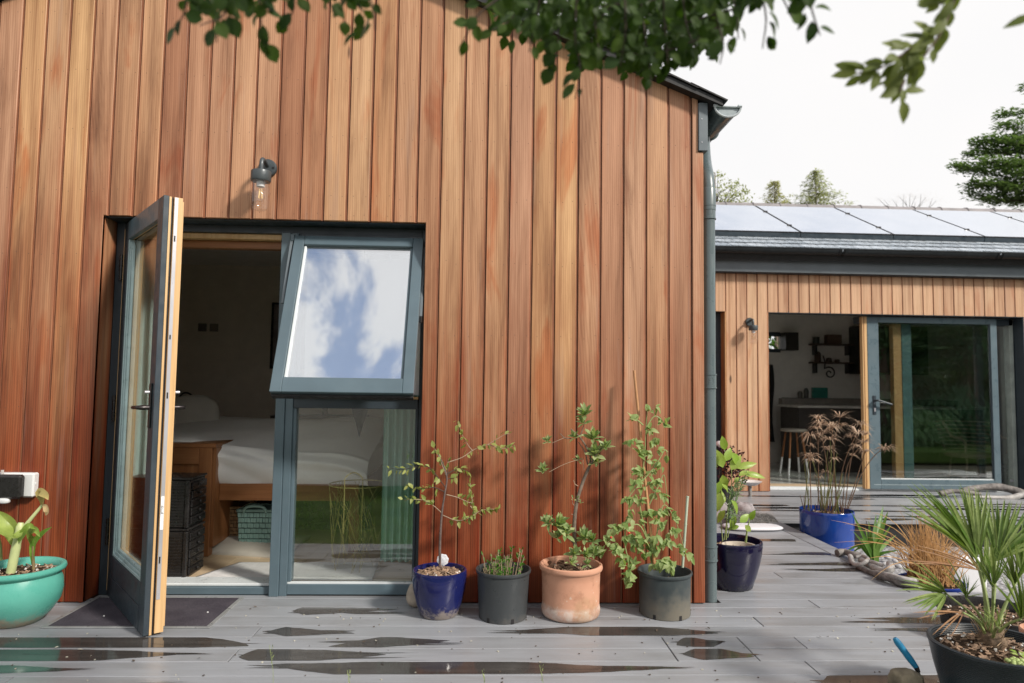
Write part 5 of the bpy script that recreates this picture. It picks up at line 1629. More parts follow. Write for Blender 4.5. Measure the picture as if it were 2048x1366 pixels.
for pth, r_ in zip([[(0.577, -0.17, 0.781), (0.585, -0.17, 0.833), (0.559, -0.18, 0.893), (0.524, -0.19, 0.942), (0.473, -0.2, 0.988)], [(0.569, -0.17, 0.795), (0.558, -0.15, 0.858), (0.523, -0.14, 0.913)], [(0.577, -0.17, 0.781), (0.6, -0.2, 0.828), (0.625, -0.21, 0.877), (0.663, -0.21, 0.899)], [(0.549, -0.18, 0.766), (0.54, -0.2, 0.809), (0.532, -0.2, 0.827), (0.441, -0.21, 0.801), (0.355, -0.22, 0.759)], [(0.477, -0.2, 0.937), (0.441, -0.2, 0.939), (0.414, -0.2, 0.963)], [(0.441, -0.2, 0.942), (0.409, -0.2, 0.928), (0.371, -0.2, 0.911)], [(0.524, -0.19, 0.95), (0.54, -0.19, 0.993), (0.551, -0.19, 1.042)], [(0.583, -0.17, 0.841), (0.604, -0.17, 0.901), (0.598, -0.17, 0.928)], [(0.502, -0.185, 0.372), (0.457, -0.22, 0.414), (0.401, -0.24, 0.463)], [(0.503, -0.185, 0.574), (0.489, -0.19, 0.585), (0.483, -0.19, 0.612)], [(0.517, -0.18, 0.68), (0.5, -0.18, 0.691), (0.492, -0.18, 0.712)], [(0.5, -0.19, 0.527), (0.481, -0.19, 0.532)]], (.006, .004, .006, .0018, .003, .0018, .003, .004, .005, .002, .0022, .002)):
    pp = sm(pth, 4)
    tb('twig', pp, taper(len(pp), r_, max(.0012, r_ * .6)), MAT['bark'] if r_ > .0025 else MAT['bark_pale'], heb, 7)
lm_h = [leaf_mesh('rosette_leaf_%s' % k, MAT['leaf_hebe'], 1, w, f, b, 4, .5, .8) for k, w, f, b in (('wide', .42, .15, .18), ('slim', .34, .2, .25), ('cupped', .40, .3, -.1))]
for (x, y, z, r_, n) in [(0.551, -0.19, 1.058, 0.065, 15), (0.545, -0.19, 1.015, 0.049, 11), (0.596, -0.17, 0.928, 0.067, 17), (0.66, -0.21, 0.886, 0.054, 15), (0.607, -0.19, 0.843, 0.076, 17), (0.621, -0.17, 0.803, 0.054, 13), (0.502, -0.19, 0.939, 0.045, 11), (0.352, -0.2, 0.916, 0.041, 10), (0.325, -0.22, 0.758, 0.052, 15), (0.52, -0.17, 0.811, 0.035, 8), (0.393, -0.24, 0.476, 0.081, 19), (0.355, -0.25, 0.49, 0.059, 13), (0.442, -0.23, 0.429, 0.067, 17), (0.399, -0.24, 0.411, 0.054, 9), (0.506, -0.185, 0.606, 0.024, 5), (0.489, -0.19, 0.612, 0.024, 5), (0.533, -0.185, 0.585, 0.022, 4), (0.554, -0.2, 0.403, 0.07, 15), (0.597, -0.2, 0.384, 0.065, 13), (0.495, -0.24, 0.328, 0.059, 15), (0.542, -0.25, 0.325, 0.054, 15), (0.602, -0.24, 0.333, 0.059, 13), (0.645, -0.22, 0.324, 0.054, 15), (0.464, -0.28, 0.291, 0.043, 11), (0.559, -0.28, 0.286, 0.043, 10)]:
    c = Vector((x, y, z)); ax_ = (Vector((random.uniform(-.5, .5), -.45, .7))).normalized()
    for i in range(n):
        a = i * 2.4; e = .15 + .85 * i / n
        s1 = ax_.orthogonal().normalized(); s2 = ax_.cross(s1)
        d = (s1 * math.cos(a) + s2 * math.sin(a)) * e + ax_ * (1.15 - e)
        put_leaf(random.choice(lm_h), heb, c + ax_ * .012 * (1 - e), d, ax_ + rv(.2), r_ * random.uniform(.75, 1.1))

# dark plastic pot with the climber on a cane
VP = (.997, -.155, 0)
vp = nursery(VP, .145, .131, .230, glaze('dusty_plastic', (.034, .046, .050), (.060, .072, .074), .42, (.16, .145, .115), 3.5, .01, .17, .4), 'dusty dark plastic nursery pot with a climbing plant tied to a cane')
soil(VP, .122, .150, vp, 12, 60)
t = tag(tb('bamboo_cane', [(0.935, -0.19, 0.238), (0.887, -0.16, 0.713), (0.841, -0.09, 1.312)], [.0085, .0082, .0078], MAT['cane'], None, 10), 'reddish bamboo cane rising from the climber pot', 'cane')
t = thing('plant_stake', (1.06, -.12, .17), 'pale green plant stake in the climber pot', 'stake')
p0, p1 = Vector((1.111, -0.1, 0.229)), Vector((1.149, -0.07, 0.614))
sk = plain('pale_green_stake', (.40, .46, .36), .4, var=.1)
tb('shaft', [p0, p1], .0075, sk, t, 10)
for f in (.38, .60, .99): tb('collar', [p0.lerp(p1, f - .008), p0.lerp(p1, f + .008)], .0088, sk, t, 10)
vine = thing('climbing_plant', (.98, -.17, .16), 'bushy pale green climber with small red berries winding up its cane', 'plant')
vst = [sm(p, 5) for p in [[(0.935, -0.17, 0.246), (0.899, -0.18, 0.381), (0.848, -0.19, 0.476), (0.781, -0.21, 0.464), (0.71, -0.23, 0.436), (0.66, -0.24, 0.381)], [(0.924, -0.17, 0.259), (0.883, -0.18, 0.448), (0.855, -0.18, 0.581), (0.868, -0.17, 0.714), (0.887, -0.16, 0.875), (0.895, -0.15, 1.011), (0.906, -0.15, 1.121)], [(0.935, -0.17, 0.259), (0.941, -0.19, 0.397), (0.96, -0.2, 0.532), (0.987, -0.2, 0.586), (1.042, -0.2, 0.506), (1.09, -0.2, 0.36)], [(0.907, -0.17, 0.58), (0.959, -0.18, 0.689), (0.987, -0.18, 0.743), (1.003, -0.18, 0.636)], [(0.874, -0.17, 0.714), (0.945, -0.17, 0.796), (0.995, -0.17, 0.878), (1.012, -0.17, 0.829)], [(0.768, -0.21, 0.459), (0.764, -0.23, 0.379), (0.778, -0.24, 0.303), (0.782, -0.25, 0.215)], [(0.889, -0.15, 0.984), (0.945, -0.15, 1.061), (1.012, -0.15, 1.007)], [(0.878, -0.15, 1.011), (0.831, -0.16, 1.044), (0.779, -0.17, 1.033)], [(0.871, -0.17, 0.714), (0.82, -0.19, 0.663), (0.769, -0.2, 0.597)]]]
for s_ in vst: tb('stem', s_, taper(len(s_), .0042, .0016), MAT['stem_green'], vine, 7)
lm_v = [leaf_mesh('climber_leaf_%s' % k, MAT['leaf_vine'], 1, w, f, b, 4, .35, .9, wob) for k, w, f, b, wob in (('flat', .62, .08, .2, .1), ('folded', .56, .35, .3, .15), ('curled', .6, .2, .55, .2))]
vc = [(0.904, -0.15, 1.119), (0.914, -0.15, 1.092), (0.809, -0.17, 1.051), (0.831, -0.17, 1.059), (0.96, -0.15, 1.111), (0.978, -0.15, 1.034), (1.001, -0.15, 1.021), (0.907, -0.16, 0.993), (0.921, -0.16, 0.98), (0.816, -0.18, 0.922), (0.793, -0.18, 0.917), (0.839, -0.18, 0.918), (0.93, -0.16, 0.917), (0.953, -0.16, 0.926), (0.975, -0.16, 0.882), (1.007, -0.16, 0.837), (0.852, -0.18, 0.864), (0.882, -0.17, 0.873), (0.909, -0.17, 0.851), (0.918, -0.17, 0.811), (0.95, -0.17, 0.811), (0.964, -0.17, 0.784), (0.843, -0.18, 0.767), (0.816, -0.18, 0.766), (0.871, -0.18, 0.767), (0.927, -0.17, 0.757), (0.961, -0.18, 0.706), (0.936, -0.17, 0.713), (0.853, -0.18, 0.713), (0.808, -0.18, 0.691), (0.862, -0.18, 0.674), (0.918, -0.17, 0.686), (0.97, -0.18, 0.644), (0.988, -0.18, 0.626), (0.937, -0.17, 0.637), (0.803, -0.2, 0.61), (0.777, -0.2, 0.614), (0.828, -0.19, 0.635), (0.86, -0.19, 0.6), (0.804, -0.2, 0.549), (0.799, -0.2, 0.505), (0.862, -0.18, 0.537), (0.905, -0.19, 0.539), (0.938, -0.2, 0.541), (0.965, -0.2, 0.55), (0.996, -0.2, 0.555), (1.037, -0.2, 0.542), (1.05, -0.2, 0.516), (0.869, -0.19, 0.504), (0.971, -0.21, 0.482), (0.945, -0.21, 0.499), (1.025, -0.21, 0.456), (1.043, -0.21, 0.439), (0.727, -0.23, 0.476), (0.698, -0.24, 0.46), (0.753, -0.23, 0.48), (0.681, -0.24, 0.426), (0.663, -0.24, 0.409), (0.683, -0.25, 0.385), (0.697, -0.25, 0.36), (0.789, -0.23, 0.459), (0.769, -0.24, 0.418), (0.806, -0.23, 0.407), (0.835, -0.22, 0.396), (0.936, -0.21, 0.412), (0.911, -0.2, 0.401), (0.741, -0.25, 0.334), (0.723, -0.25, 0.377), (0.732, -0.25, 0.3), (0.835, -0.22, 0.362), (0.807, -0.23, 0.364), (0.902, -0.2, 0.331), (0.929, -0.2, 0.349), (0.876, -0.2, 0.323), (0.989, -0.21, 0.378), (1.016, -0.21, 0.386), (1.061, -0.21, 0.369), (1.074, -0.21, 0.352), (0.802, -0.25, 0.292), (0.785, -0.25, 0.249), (0.789, -0.25, 0.206), (0.767, -0.25, 0.215), (0.981, -0.24, 0.29), (0.996, -0.25, 0.267), (1.017, -0.24, 0.281), (0.963, -0.24, 0.272), (0.937, -0.24, 0.277)]
vc = vc + [tuple(Vector(q_) + rv(.035)) for q_ in vc[60:]]
for c in vc:
    c = Vector(c)
    d0 = Vector((random.uniform(-1, 1), random.uniform(-.7, .2), random.uniform(-.9, .5))).normalized()
    n = random.choice((3, 3, 4, 5))
    for k in range(n):
        a = (k - (n - 1) / 2) * .75
        d = Matrix.Rotation(a, 3, Vector((0, -1, .5)).normalized()) @ d0
        put_leaf(random.choice(lm_v), vine, c - d0 * .012 + rv(.008), d + rv(.25) - Vector((0, 0, .15)), Vector((0, -.7, .8)) + rv(.6), random.uniform(.030, .050))
bm_ = plain('red_berry', (.50, .03, .015), .3)
for p in [(0.781, -0.25, 0.446), (1.009, -0.21, 0.31), (0.685, -0.25, 0.422)]:
    q = MB(); q.lathe([(0, -.007), (.006, -.003), (.007, .002), (.004, .006), (0, .007)], p, 10); q.build('berry', bm_, vine, smooth=80)

# stone at the foot of the window
q = blob((-.365, -.060, .062), (.042, .036, .062), 2.2, 22, 14, noise=.12)
tag(q.build('stone', plain('pale_stone', (.42, .36, .29), .8, var=.25, scale=14, bump=.4), smooth=180), 'upright pale stone against the window foot beside the cobalt pot', 'stone')
# ================================================================== SIDE PATH AND PLANTED BED
NP = (1.545, .345, 0)
nav = pot('glazed_pot', NP, [(.118, .0012), (.126, .008), (.150, .08), (.172, .16), (.184, .23), (.187, .272), (.184, .284), (.178, .287)],
          glaze('midnight_glaze', (.006, .005, .022), (.012, .010, .040), .10, (.05, .05, .06), 3, -.04, .03), 'midnight blue glazed pot crowded with broad lime leaves behind the drainpipe', [(.172, .285), (.168, .26), (.166, .235)])
soil(NP, .167, .225, nav, 21, 80)
q = MB(); q.lathe([(.088, .226), (.098, .26), (.104, .262), (.110, .255), (.108, .232)], (1.58, .30, 0), 28)
q.build('inner_rim', plain('cream_pot_rim', (.50, .44, .36), .6), nav, smooth=50)
lime = thing('broad_leaf_plant', (1.55, .34, .24), 'leafy plant with broad lime green leaves and ferny sprigs', 'plant')
LC = [leaf_mesh('broad_leaf_%s' % k, MAT['leaf_citrus'], 1, w, f, b, 5, .42, .9, wob) for k, w, f, b, wob in (('open', .56, .10, .22, .08), ('folded', .44, .3, .3, .1), ('long', .32, .2, .35, .12))]
for (x, y, z, dx, dz, L, k) in [(1.482, 0.3, 0.731, -0.3, 1, 0.13, 0), (1.483, 0.25, 0.777, 0.4, 0.9, 0.12, 0), (1.496, 0.2, 0.729, 0.5, 0.8, 0.12, 0), (1.557, 0.3, 0.732, 1, 0.25, 0.17, 2), (1.594, 0.25, 0.699, 1, -0.02, 0.15, 2), (1.428, 0.2, 0.662, -0.2, -0.8, 0.12, 0), (1.479, 0.3, 0.686, 0.2, -0.7, 0.11, 0), (1.492, 0.25, 0.587, -0.3, 0.5, 0.1, 1), (1.495, 0.2, 0.55, 0.3, -0.5, 0.1, 1), (1.551, 0.3, 0.64, 0.6, 0.4, 0.09, 1), (1.563, 0.25, 0.687, 0.8, 0.5, 0.08, 1), (1.428, 0.2, 0.594, -0.2, -0.9, 0.13, 0), (1.448, 0.3, 0.731, -0.4, 0.6, 0.13, 0), (1.433, 0.25, 0.631, -0.5, 0.1, 0.12, 1), (1.549, 0.2, 0.417, 0.8, 0.7, 0.09, 0), (1.649, 0.3, 0.413, 0.3, 1, 0.085, 0), (1.561, 0.25, 0.386, -0.8, -0.2, 0.09, 1), (1.579, 0.2, 0.402, 0.7, -0.7, 0.08, 0), (1.555, 0.3, 0.443, -0.4, -0.8, 0.1, 1), (1.475, 0.25, 0.481, -0.4, -0.6, 0.1, 1), (1.506, 0.2, 0.833, 0.3, -0.6, 0.1, 0), (1.495, 0.3, 0.839, -0.2, 0.8, 0.11, 0), (1.451, 0.25, 0.511, 0.3, 0.9, 0.1, 1)]:
    put_leaf(LC[k], lime, (x, y, z), Vector((dx, random.uniform(-.35, .25), dz)), Vector((0, -.8, .6)) + rv(.5), L * random.uniform(.72, .98))
for pth, r_ in zip([[(1.509, 0.33, 0.285), (1.516, 0.32, 0.469), (1.538, 0.31, 0.624), (1.536, 0.31, 0.777)], [(1.491, 0.34, 0.276), (1.473, 0.33, 0.467), (1.483, 0.32, 0.652)], [(1.62, 0.3, 0.277), (1.626, 0.29, 0.348), (1.642, 0.29, 0.415)], [(1.508, 0.3, 0.306), (1.552, 0.29, 0.505), (1.61, 0.29, 0.688)], [(1.507, 0.36, 0.278), (1.542, 0.33, 0.529), (1.652, 0.3, 0.733)]], (.004, .004, .007, .003, .003)):
    pp = sm(pth, 4); tb('stem', pp, taper(len(pp), r_, r_ * .5), MAT['stem_green'], lime, 7)
q = MB()
for pth in [[(1.512, 0.25, 0.362), (1.531, 0.25, 0.512), (1.585, 0.25, 0.648), (1.613, 0.25, 0.708)], [(1.497, 0.27, 0.358), (1.51, 0.26, 0.51), (1.548, 0.26, 0.631)], [(1.54, 0.26, 0.39), (1.517, 0.26, 0.57), (1.567, 0.26, 0.661)]]:
    pp = sm(pth, 5)
    q.tube(pp, .0018, 5)
    for k in range(60):
        p, d = along(pp, .15 + .85 * k / 60)
        add_leaf(q, p, d * .6 + rv(.9), Vector((0, -1, .6)), random.uniform(.025, .05), .005)
q.build('ferny_sprigs', plain('fern_green', (.10, .17, .06), .5), lime, fix=False, kind='stuff')

# tall cobalt cylinder with dried reeds
CP = (2.975, 1.97, -.243)
def cobalt():
    g = G('bright_cobalt_glaze'); v = g.tc()
    n = g.noise(v, 3, 4); z = g.sep(g.pos())[2]
    col = g.ramp(n, [(.3, (.008, .038, .22)), (.7, (.016, .064, .32))])
    return g.done(g.bsdf(col, .10, 0, .7, g.bump(g.noise(v, 6, 2), .05, .01)))
cyl = pot('cylinder_pot', CP, [(.198, .0012), (.206, .006), (.211, .04), (.216, .22), (.219, .40), (.2195, .428), (.217, .432)], cobalt(), 'tall bright cobalt cylinder pot of dried reeds in the gravel bed', [(.209, .431), (.207, .40), (.206, .36)])
soil((CP[0], CP[1]), .206, .138, cyl, 33, 120)
reed = thing('reeds', (2.975, 1.97, .15), 'clump of dried reeds with feathery brown umbels and a few green shoots', 'reeds')
def umbel(c, r, n, droop, m, parent=reed, rng=random):
    q = MB(); c = Vector(c)
    for k in range(n):
        a = rng.uniform(0, 6.283); e = rng.uniform(-.1, .8)
        d = Vector((math.cos(a), math.sin(a), e)).normalized()
        L = r * rng.uniform(.6, 1.15)
        p1 = c + d * L * .5 + Vector((0, 0, .01)); p2 = c + d * L - Vector((0, 0, droop * L))
        s = d.cross(Vector((0, 0, 1))).normalized() * .0040
        A = q.verts([c - s * .5, c + s * .5]); B = q.verts([p1 - s, p1 + s]); t_ = q.bm.verts.new(p2)
        q.face([A[0], A[1], B[1], B[0]]); q.face([B[0], B[1], t_])
    return q.build('umbel', m, parent, fix=False, loc=c)
for pth in [[(2.807, 1.9, 0.203), (2.803, 1.9, 0.533), (2.811, 1.9, 0.822)], [(2.892, 1.95, 0.195), (2.901, 1.95, 0.485), (2.899, 1.95, 0.966)], [(3.001, 2.0, 0.187), (3.0, 1.98, 0.482), (2.946, 1.96, 0.785), (2.925, 1.95, 0.915)], [(2.972, 1.9, 0.204), (3.012, 1.9, 0.535), (3.001, 1.9, 0.897)], [(3.077, 2.0, 0.187), (3.067, 2.0, 0.696), (3.126, 2.0, 0.98)], [(3.103, 1.9, 0.205), (3.153, 1.9, 0.579), (3.229, 1.9, 0.844)], [(3.17, 2.0, 0.188), (3.259, 2.0, 0.438), (3.344, 2.0, 0.677)], [(2.903, 1.85, 0.213), (2.951, 1.83, 0.585), (2.94, 1.82, 0.796)], [(2.995, 2.05, 0.178), (3.008, 2.05, 0.429), (3.035, 2.05, 0.691)], [(3.102, 1.85, 0.214), (3.209, 1.83, 0.503), (3.337, 1.82, 0.682), (3.404, 1.8, 0.718)], [(3.156, 2.05, 0.179), (3.213, 2.05, 0.562), (3.365, 2.05, 0.76)], [(3.111, 2.1, 0.17), (3.218, 2.1, 0.6), (3.369, 2.1, 0.912)], [(2.949, 2.02, 0.183), (2.948, 2.02, 0.39), (2.871, 2.02, 0.627)]]:
    pp = sm(pth, 4)
    tb('stalk', pp, taper(len(pp), .0042, .0028), MAT['stem_brown'] if random.random() < .7 else MAT['stem_olive'], reed, 6)
    umbel(pp[-1], .135 * random.uniform(.8, 1.2), 34, random.uniform(.1, .5), MAT['umbel'])
    if random.random() < .65: umbel(pp[-4], .08, 12, .4, MAT['umbel'])
for (p, r_) in [((2.86, 1.9, 0.883), 0.1), ((2.964, 1.95, 0.838), 0.09), ((3.185, 1.95, 0.81), 0.1), ((3.209, 1.9, 0.728), 0.09), ((3.29, 1.9, 0.836), 0.08), ((2.81, 1.9, 0.733), 0.09), ((3.009, 1.95, 0.864), 0.1), ((3.142, 2.0, 0.906), 0.09)]:
    umbel(p, r_, 20, .3, MAT['umbel'])
for k in range(30):
    a = random.uniform(0, 6.283); d = .18 * math.sqrt(random.random())
    p0 = Vector((2.975 + d * math.cos(a), 1.97 + d * math.sin(a), .13)); h = random.uniform(.08, .20) if k < 18 else random.uniform(.25, .55)
    p1 = p0 + Vector((random.uniform(-.04, .05) * (1 if k < 18 else 2.2), random.uniform(-.03, .03), h))
    tb('stub' if k < 18 else 'shoot', [p0, p1], [.0042, .0026], MAT['stem_brown'] if k < 18 else MAT['stem_olive'], reed, 6)
# strap leaved clump
iris = thing('strap_leaf_clump', (3.1, 1.3, -.243), 'clump of green strap leaves growing from the gravel bed', 'plant')
base = Vector((2.961, 1.25, -0.08))
for i, (p, w_) in enumerate([((2.774, 1.2, 0.313), 0.017), ((2.953, 1.28, 0.224), 0.018), ((3.059, 1.36, 0.263), 0.022), ((3.164, 1.44, 0.311), 0.03), ((3.059, 1.2, 0.315), 0.026), ((2.758, 1.28, -0.014), 0.014), ((2.874, 1.36, 0.131), 0.016), ((3.264, 1.44, 0.086), 0.018), ((3.08, 1.2, 0.211), 0.018), ((2.892, 1.28, 0.1), 0.016), ((3.089, 1.36, 0.14), 0.02), ((2.878, 1.44, -0.078), 0.012), ((3.145, 1.2, 0.026), 0.012), ((2.925, 1.28, 0.175), 0.016)]):
    p = Vector(p); mid = base.lerp(p, .5) + Vector((0, 0, .03 if p.z > base.z + .1 else .09))
    blade_path(base + rv(.02), [base.lerp(mid, .5) + Vector((0, 0, .02)), mid, p], W(w_, .35, .03, .6), MAT['leaf_iris'], 'leaf', iris, .3)
bx('rootstock', base + Vector((-.05, -.05, -.10)), base + Vector((.05, .05, .0)), plain('rootstock', (.30, .20, .12), .8), iris, .03)
# straw grass in a blue pot
GPc = (2.985, .60, -.243)
gpot = pot('ribbed_pot', GPc, [(.15, .0012), (.17, .01)] + [(.175 + .012 * i / 5 + (.006 if i % 2 else 0), .02 + .028 * i) for i in range(7)] + [(.200, .205), (.198, .213)], glaze('ribbed_blue_glaze', (.012, .03, .20), (.02, .055, .30), .12), 'blue ribbed pot full of straw coloured grass at the bed edge', [(.188, .212), (.186, .19)])
soil((GPc[0], GPc[1]), .187, -.055, gpot, 41, 60)
gr = thing('straw_grass', (2.985, .60, -.05), 'tussock of straw coloured grass with long arching blades', 'grass')
q = MB()
tips = [Vector(p) for p in [(2.855, 0.6, 0.389), (2.892, 0.6, 0.494), (3.018, 0.7, 0.438), (3.123, 0.7, 0.405), (3.121, 0.6, 0.358), (3.323, 0.6, 0.218), (3.277, 0.7, 0.279), (2.683, 0.5, 0.317), (2.615, 0.5, 0.253), (2.918, 0.5, 0.382), (2.795, 0.4, 0.464), (2.959, 0.5, 0.399), (3.082, 0.5, 0.255), (3.181, 0.5, 0.191), (2.883, 0.7, 0.31)]]
gb = Vector((2.985, .60, -.04))
def gblade(p0, p1, arch, w):
    n = 6; rows = []
    d = (p1 - p0)
    s = d.cross(Vector((0, -1, .2))).normalized()
    for i in range(n + 1):
        t = i / n
        p = p0.lerp(p1, t) + Vector((0, 0, arch * math.sin(t * math.pi)))
        ww = w * (1 - t) ** .7 + .0004
        rows.append(q.verts([p - s * ww, p + s * ww]))
    for a, b in zip(rows, rows[1:]): q.face([a[0], a[1], b[1], b[0]])
for i in range(330):
    t_ = random.choice(tips) + rv(.06)
    f = random.uniform(.5, 1.02)
    p0 = gb + Vector((random.uniform(-.13, .13), random.uniform(-.12, .12), 0))
    p1 = p0.lerp(t_, f)
    gblade(p0, p1, random.uniform(0, .04), random.uniform(.0018, .0042))
q.build('blades', MAT['grass_dry'], gr, fix=False, kind='stuff')
for p in [(2.536, 0.5, 0.428), (2.26, 0.5, 0.378), (2.352, 0.5, 0.353), (2.252, 0.45, 0.246), (2.27, 0.4, 0.211), (2.403, 0.3, 0.053), (2.396, 0.35, 0.168), (2.558, 0.5, 0.374), (2.471, 0.45, 0.279), (2.385, 0.5, 0.315)]:
    q = MB(); gblade(gb + rv(.05) + Vector((0, 0, .06)), Vector(p), random.uniform(.06, .13), .0035)
    q.build('blade', MAT['grass_dry'], gr, fix=False)
# pebbles and pale pieces in the bed
for i, (p, r_) in enumerate([((3.474, 1.913, -0.2), 0.032), ((3.458, 1.78, -0.2), 0.028), ((3.577, 1.881, -0.2), 0.036), ((3.264, 1.41, -0.15), 0.03), ((3.196, 1.484, -0.15), 0.026)]):
    q = blob(p, (r_, r_ * .8, r_ * .6), 2.1, 16, 10, noise=.2)
    tag(q.build('bed_stone', plain('grey_white_stone', (.42, .42, .43), .5, var=.35, scale=20) if i == 0 else bpy.data.materials['grey_white_stone'], smooth=180), ['grey white bed stone beside the strap leaf clump', 'smallest round bed stone near the straw grass', 'largest bed stone, at the foot of the straw grass', 'flat bed stone touching the driftwood', 'bed stone under the strap leaves'][i], 'stone')
q = blob((3.328, 0.75, -0.036), (.13, .05, .13), 4, 18, 12)
tag(q.build('white_sack', plain('white_sack_cloth', (.72, .72, .74), .6, var=.05), smooth=180), 'white sack leaning in the bed behind the palm', 'sack')
# driftwood
dw = plain('driftwood', (.17, .155, .145), .7, var=.55, scale=24, bump=.6)
dwl = plain('silvered_driftwood', (.36, .345, .33), .55, var=.4, scale=20, bump=.5)
t = thing('driftwood', (2.72, .9, 0), 'twisted dark and silver driftwood root lying on the path border', 'driftwood')
def dpath(pts, r0, r1, m, name):
    pp = sm(pts, 5)
    rr_ = [max(.006, (r0 + (r1 - r0) * i / (len(pp) - 1)) * (1 + .10 * math.sin(i * .8))) for i in range(len(pp))]
    return tb(name, pp, rr_, m, t, 9)
dpath([(2.61, 1.101, 0.025), (2.676, 1.112, 0.03), (2.683, 1.002, 0.035), (2.724, 0.983, 0.04)], .026, .022, dw, 'root')
dpath([(2.649, 0.993, 0.03), (2.574, 0.818, 0.025), (2.569, 0.745, 0.03), (2.597, 0.72, 0.05), (2.664, 0.788, 0.06), (2.676, 0.871, 0.06), (2.632, 0.883, 0.05)], .017, .012, dwl, 'root')
dpath([(2.666, 0.881, 0.03), (2.654, 0.747, 0.03), (2.636, 0.645, 0.03), (2.652, 0.558, 0.04), (2.685, 0.556, 0.06), (2.716, 0.618, 0.07)], .024, .024, dwl, 'root')
dpath([(2.656, 0.774, 0.05), (2.658, 0.682, 0.06), (2.684, 0.644, 0.05)], .012, .015, dwl, 'root')
dpath([(2.583, 0.778, 0.015), (2.581, 0.651, 0.015), (2.599, 0.536, 0.02)], .018, .02, dw, 'root')
t = thing('driftwood', (2.7, .5, 0), 'straight grey driftwood log lying along the path border', 'driftwood')
dpath([(2.564, 0.522, 0.03), (2.588, 0.435, 0.035), (2.621, 0.346, 0.035), (2.699, 0.3, 0.03)], .026, .036, dw, 'log')
dpath([(2.58, 0.449, 0.05), (2.6, 0.322, 0.06), (2.676, 0.282, 0.05)], .014, .018, dwl, 'log')
t = thing('driftwood', (5.9, 4.0, 0), 'long dark curved driftwood branch in front of the sliding door', 'driftwood')
dpath([(5.3, 3.9, 0.036), (5.45, 3.9, 0.071), (5.592, 3.85, 0.063), (5.74, 3.85, 0.047)], .03, .025, dw, 'branch')
dpath([(5.569, 3.9, 0.072), (5.817, 3.95, 0.107), (6.028, 3.95, 0.115), (6.168, 3.9, 0.089), (6.288, 3.85, 0.029)], .035, .05, dw, 'branch')
dpath([(5.614, 3.8, 0.02), (5.879, 3.8, 0.016), (6.057, 3.8, 0.012), (6.266, 3.8, 0.071)], .016, .04, dwl, 'branch')
# things by the annex pillar
t = thing('shaggy_mat', (2.4, 2.15, 0), 'grey shaggy mat rolled over a white slab on the side path', 'mat')
q = MB()
for i in range(1500):
    u, v = random.random(), random.random()
    p = Vector((2.22 + .40 * u, 2.12 + .30 * v, .04 + .07 * math.sin(v * math.pi) * (1 - .5 * u)))
    d = Vector((random.uniform(-.6, .6), random.uniform(-.8, .2), 1)).normalized() * random.uniform(.012, .028)
    s = d.orthogonal().normalized() * .005
    q.face(q.verts([p - s, p + s, p + d]))
q.build('pile', plain('grey_shag', (.20, .19, .18), .95, var=.8, scale=60), t, fix=False, kind='stuff')
q = MB(); q.grid(lambda u, v: Vector((2.22 + .40 * u, 2.12 + .30 * v, .045 + .07 * math.sin(v * math.pi) * (1 - .5 * u))), 8, 8); q.build('mat_base', plain('grey_felt', (.10, .095, .09), .95), t, smooth=180)
q = blob((2.36, 2.06, .020), (.26, .13, .019), 3, 28, 8); q.build('slab', plain('white_slab', (.66, .66, .70), .5, var=.05), t, smooth=180)
q = blob((2.456, 2.5, 0.061), (.10, .08, .10), 2.2, 20, 12, noise=.25)
tag(q.build('boulder', plain('mauve_stone', (.42, .38, .38), .8, var=.2, scale=16), smooth=180), 'pale rounded boulder behind the lime leaves', 'stone')
q = blob((2.183, 2.4, 0.055), (.09, .08, .16), 2.2, 20, 12, noise=.25)
tag(q.build('boulder', bpy.data.materials['mauve_stone'], smooth=180), 'taller mauve boulder half hidden by the drainpipe', 'stone')
t = thing('dish_stand', (2.95, 3.85, 0), 'white dish on a low stand against the annex pillar', 'dish')
dc = Vector((3.046, 3.85, 0.127))
q = MB(); q.lathe([(0, 0), (.07, 0), (.12, .035), (.13, .045), (.11, .042), (.06, .014), (0, .012)], dc, 28); q.build('dish', plain('white_enamel', (.66, .64, .64), .3), t, smooth=50)
tb('stand', [(dc.x, dc.y, 0), (dc.x, dc.y, dc.z)], .018, plain('grey_stand', (.25, .24, .23), .5), t, 10)
t = thing('dark_leaf_plant', (2.52, 3.261, 0.0), 'plant with tiny dark red leaves beside the annex pillar', 'plant')
rc = [Vector(p) for p in [(2.501, 3.2, 0.552), (2.554, 3.2, 0.501), (2.623, 3.2, 0.45), (2.659, 3.2, 0.398), (2.474, 3.2, 0.448), (2.527, 3.2, 0.397), (2.667, 3.15, 0.353)]]
q = MB(); st = MB()
b0 = Vector((2.472, 3.2, 0.062)); b0.z = 0.05
for c in rc:
    st.tube(sm([b0, b0.lerp(c, .5) + rv(.03), c], 4), .005, 5)
    for k in range(60): add_leaf(q, c + rv(.09), rv(1), rv(1) + Vector((0, -.5, .5)), random.uniform(.025, .045), .02)
st.build('stems', MAT['bark_dark'], t, kind='stuff'); q.build('foliage', MAT['red_leaf'], t, fix=False, kind='stuff')
q = MB(); q.lathe([(0, .0012), (.11, .0012), (.14, .2), (.13, .2), (0, .15)], (b0.x, b0.y, 0), 24); q.build('grow_pot', MAT['black'], t, smooth=40)
q = blob((2.468, 3.15, 0.644), (.055, .05, .035), 2.2, 14, 10, noise=.2); q.build('pale_flower', plain('pale_flower', (.62, .56, .58), .8), t, smooth=180)

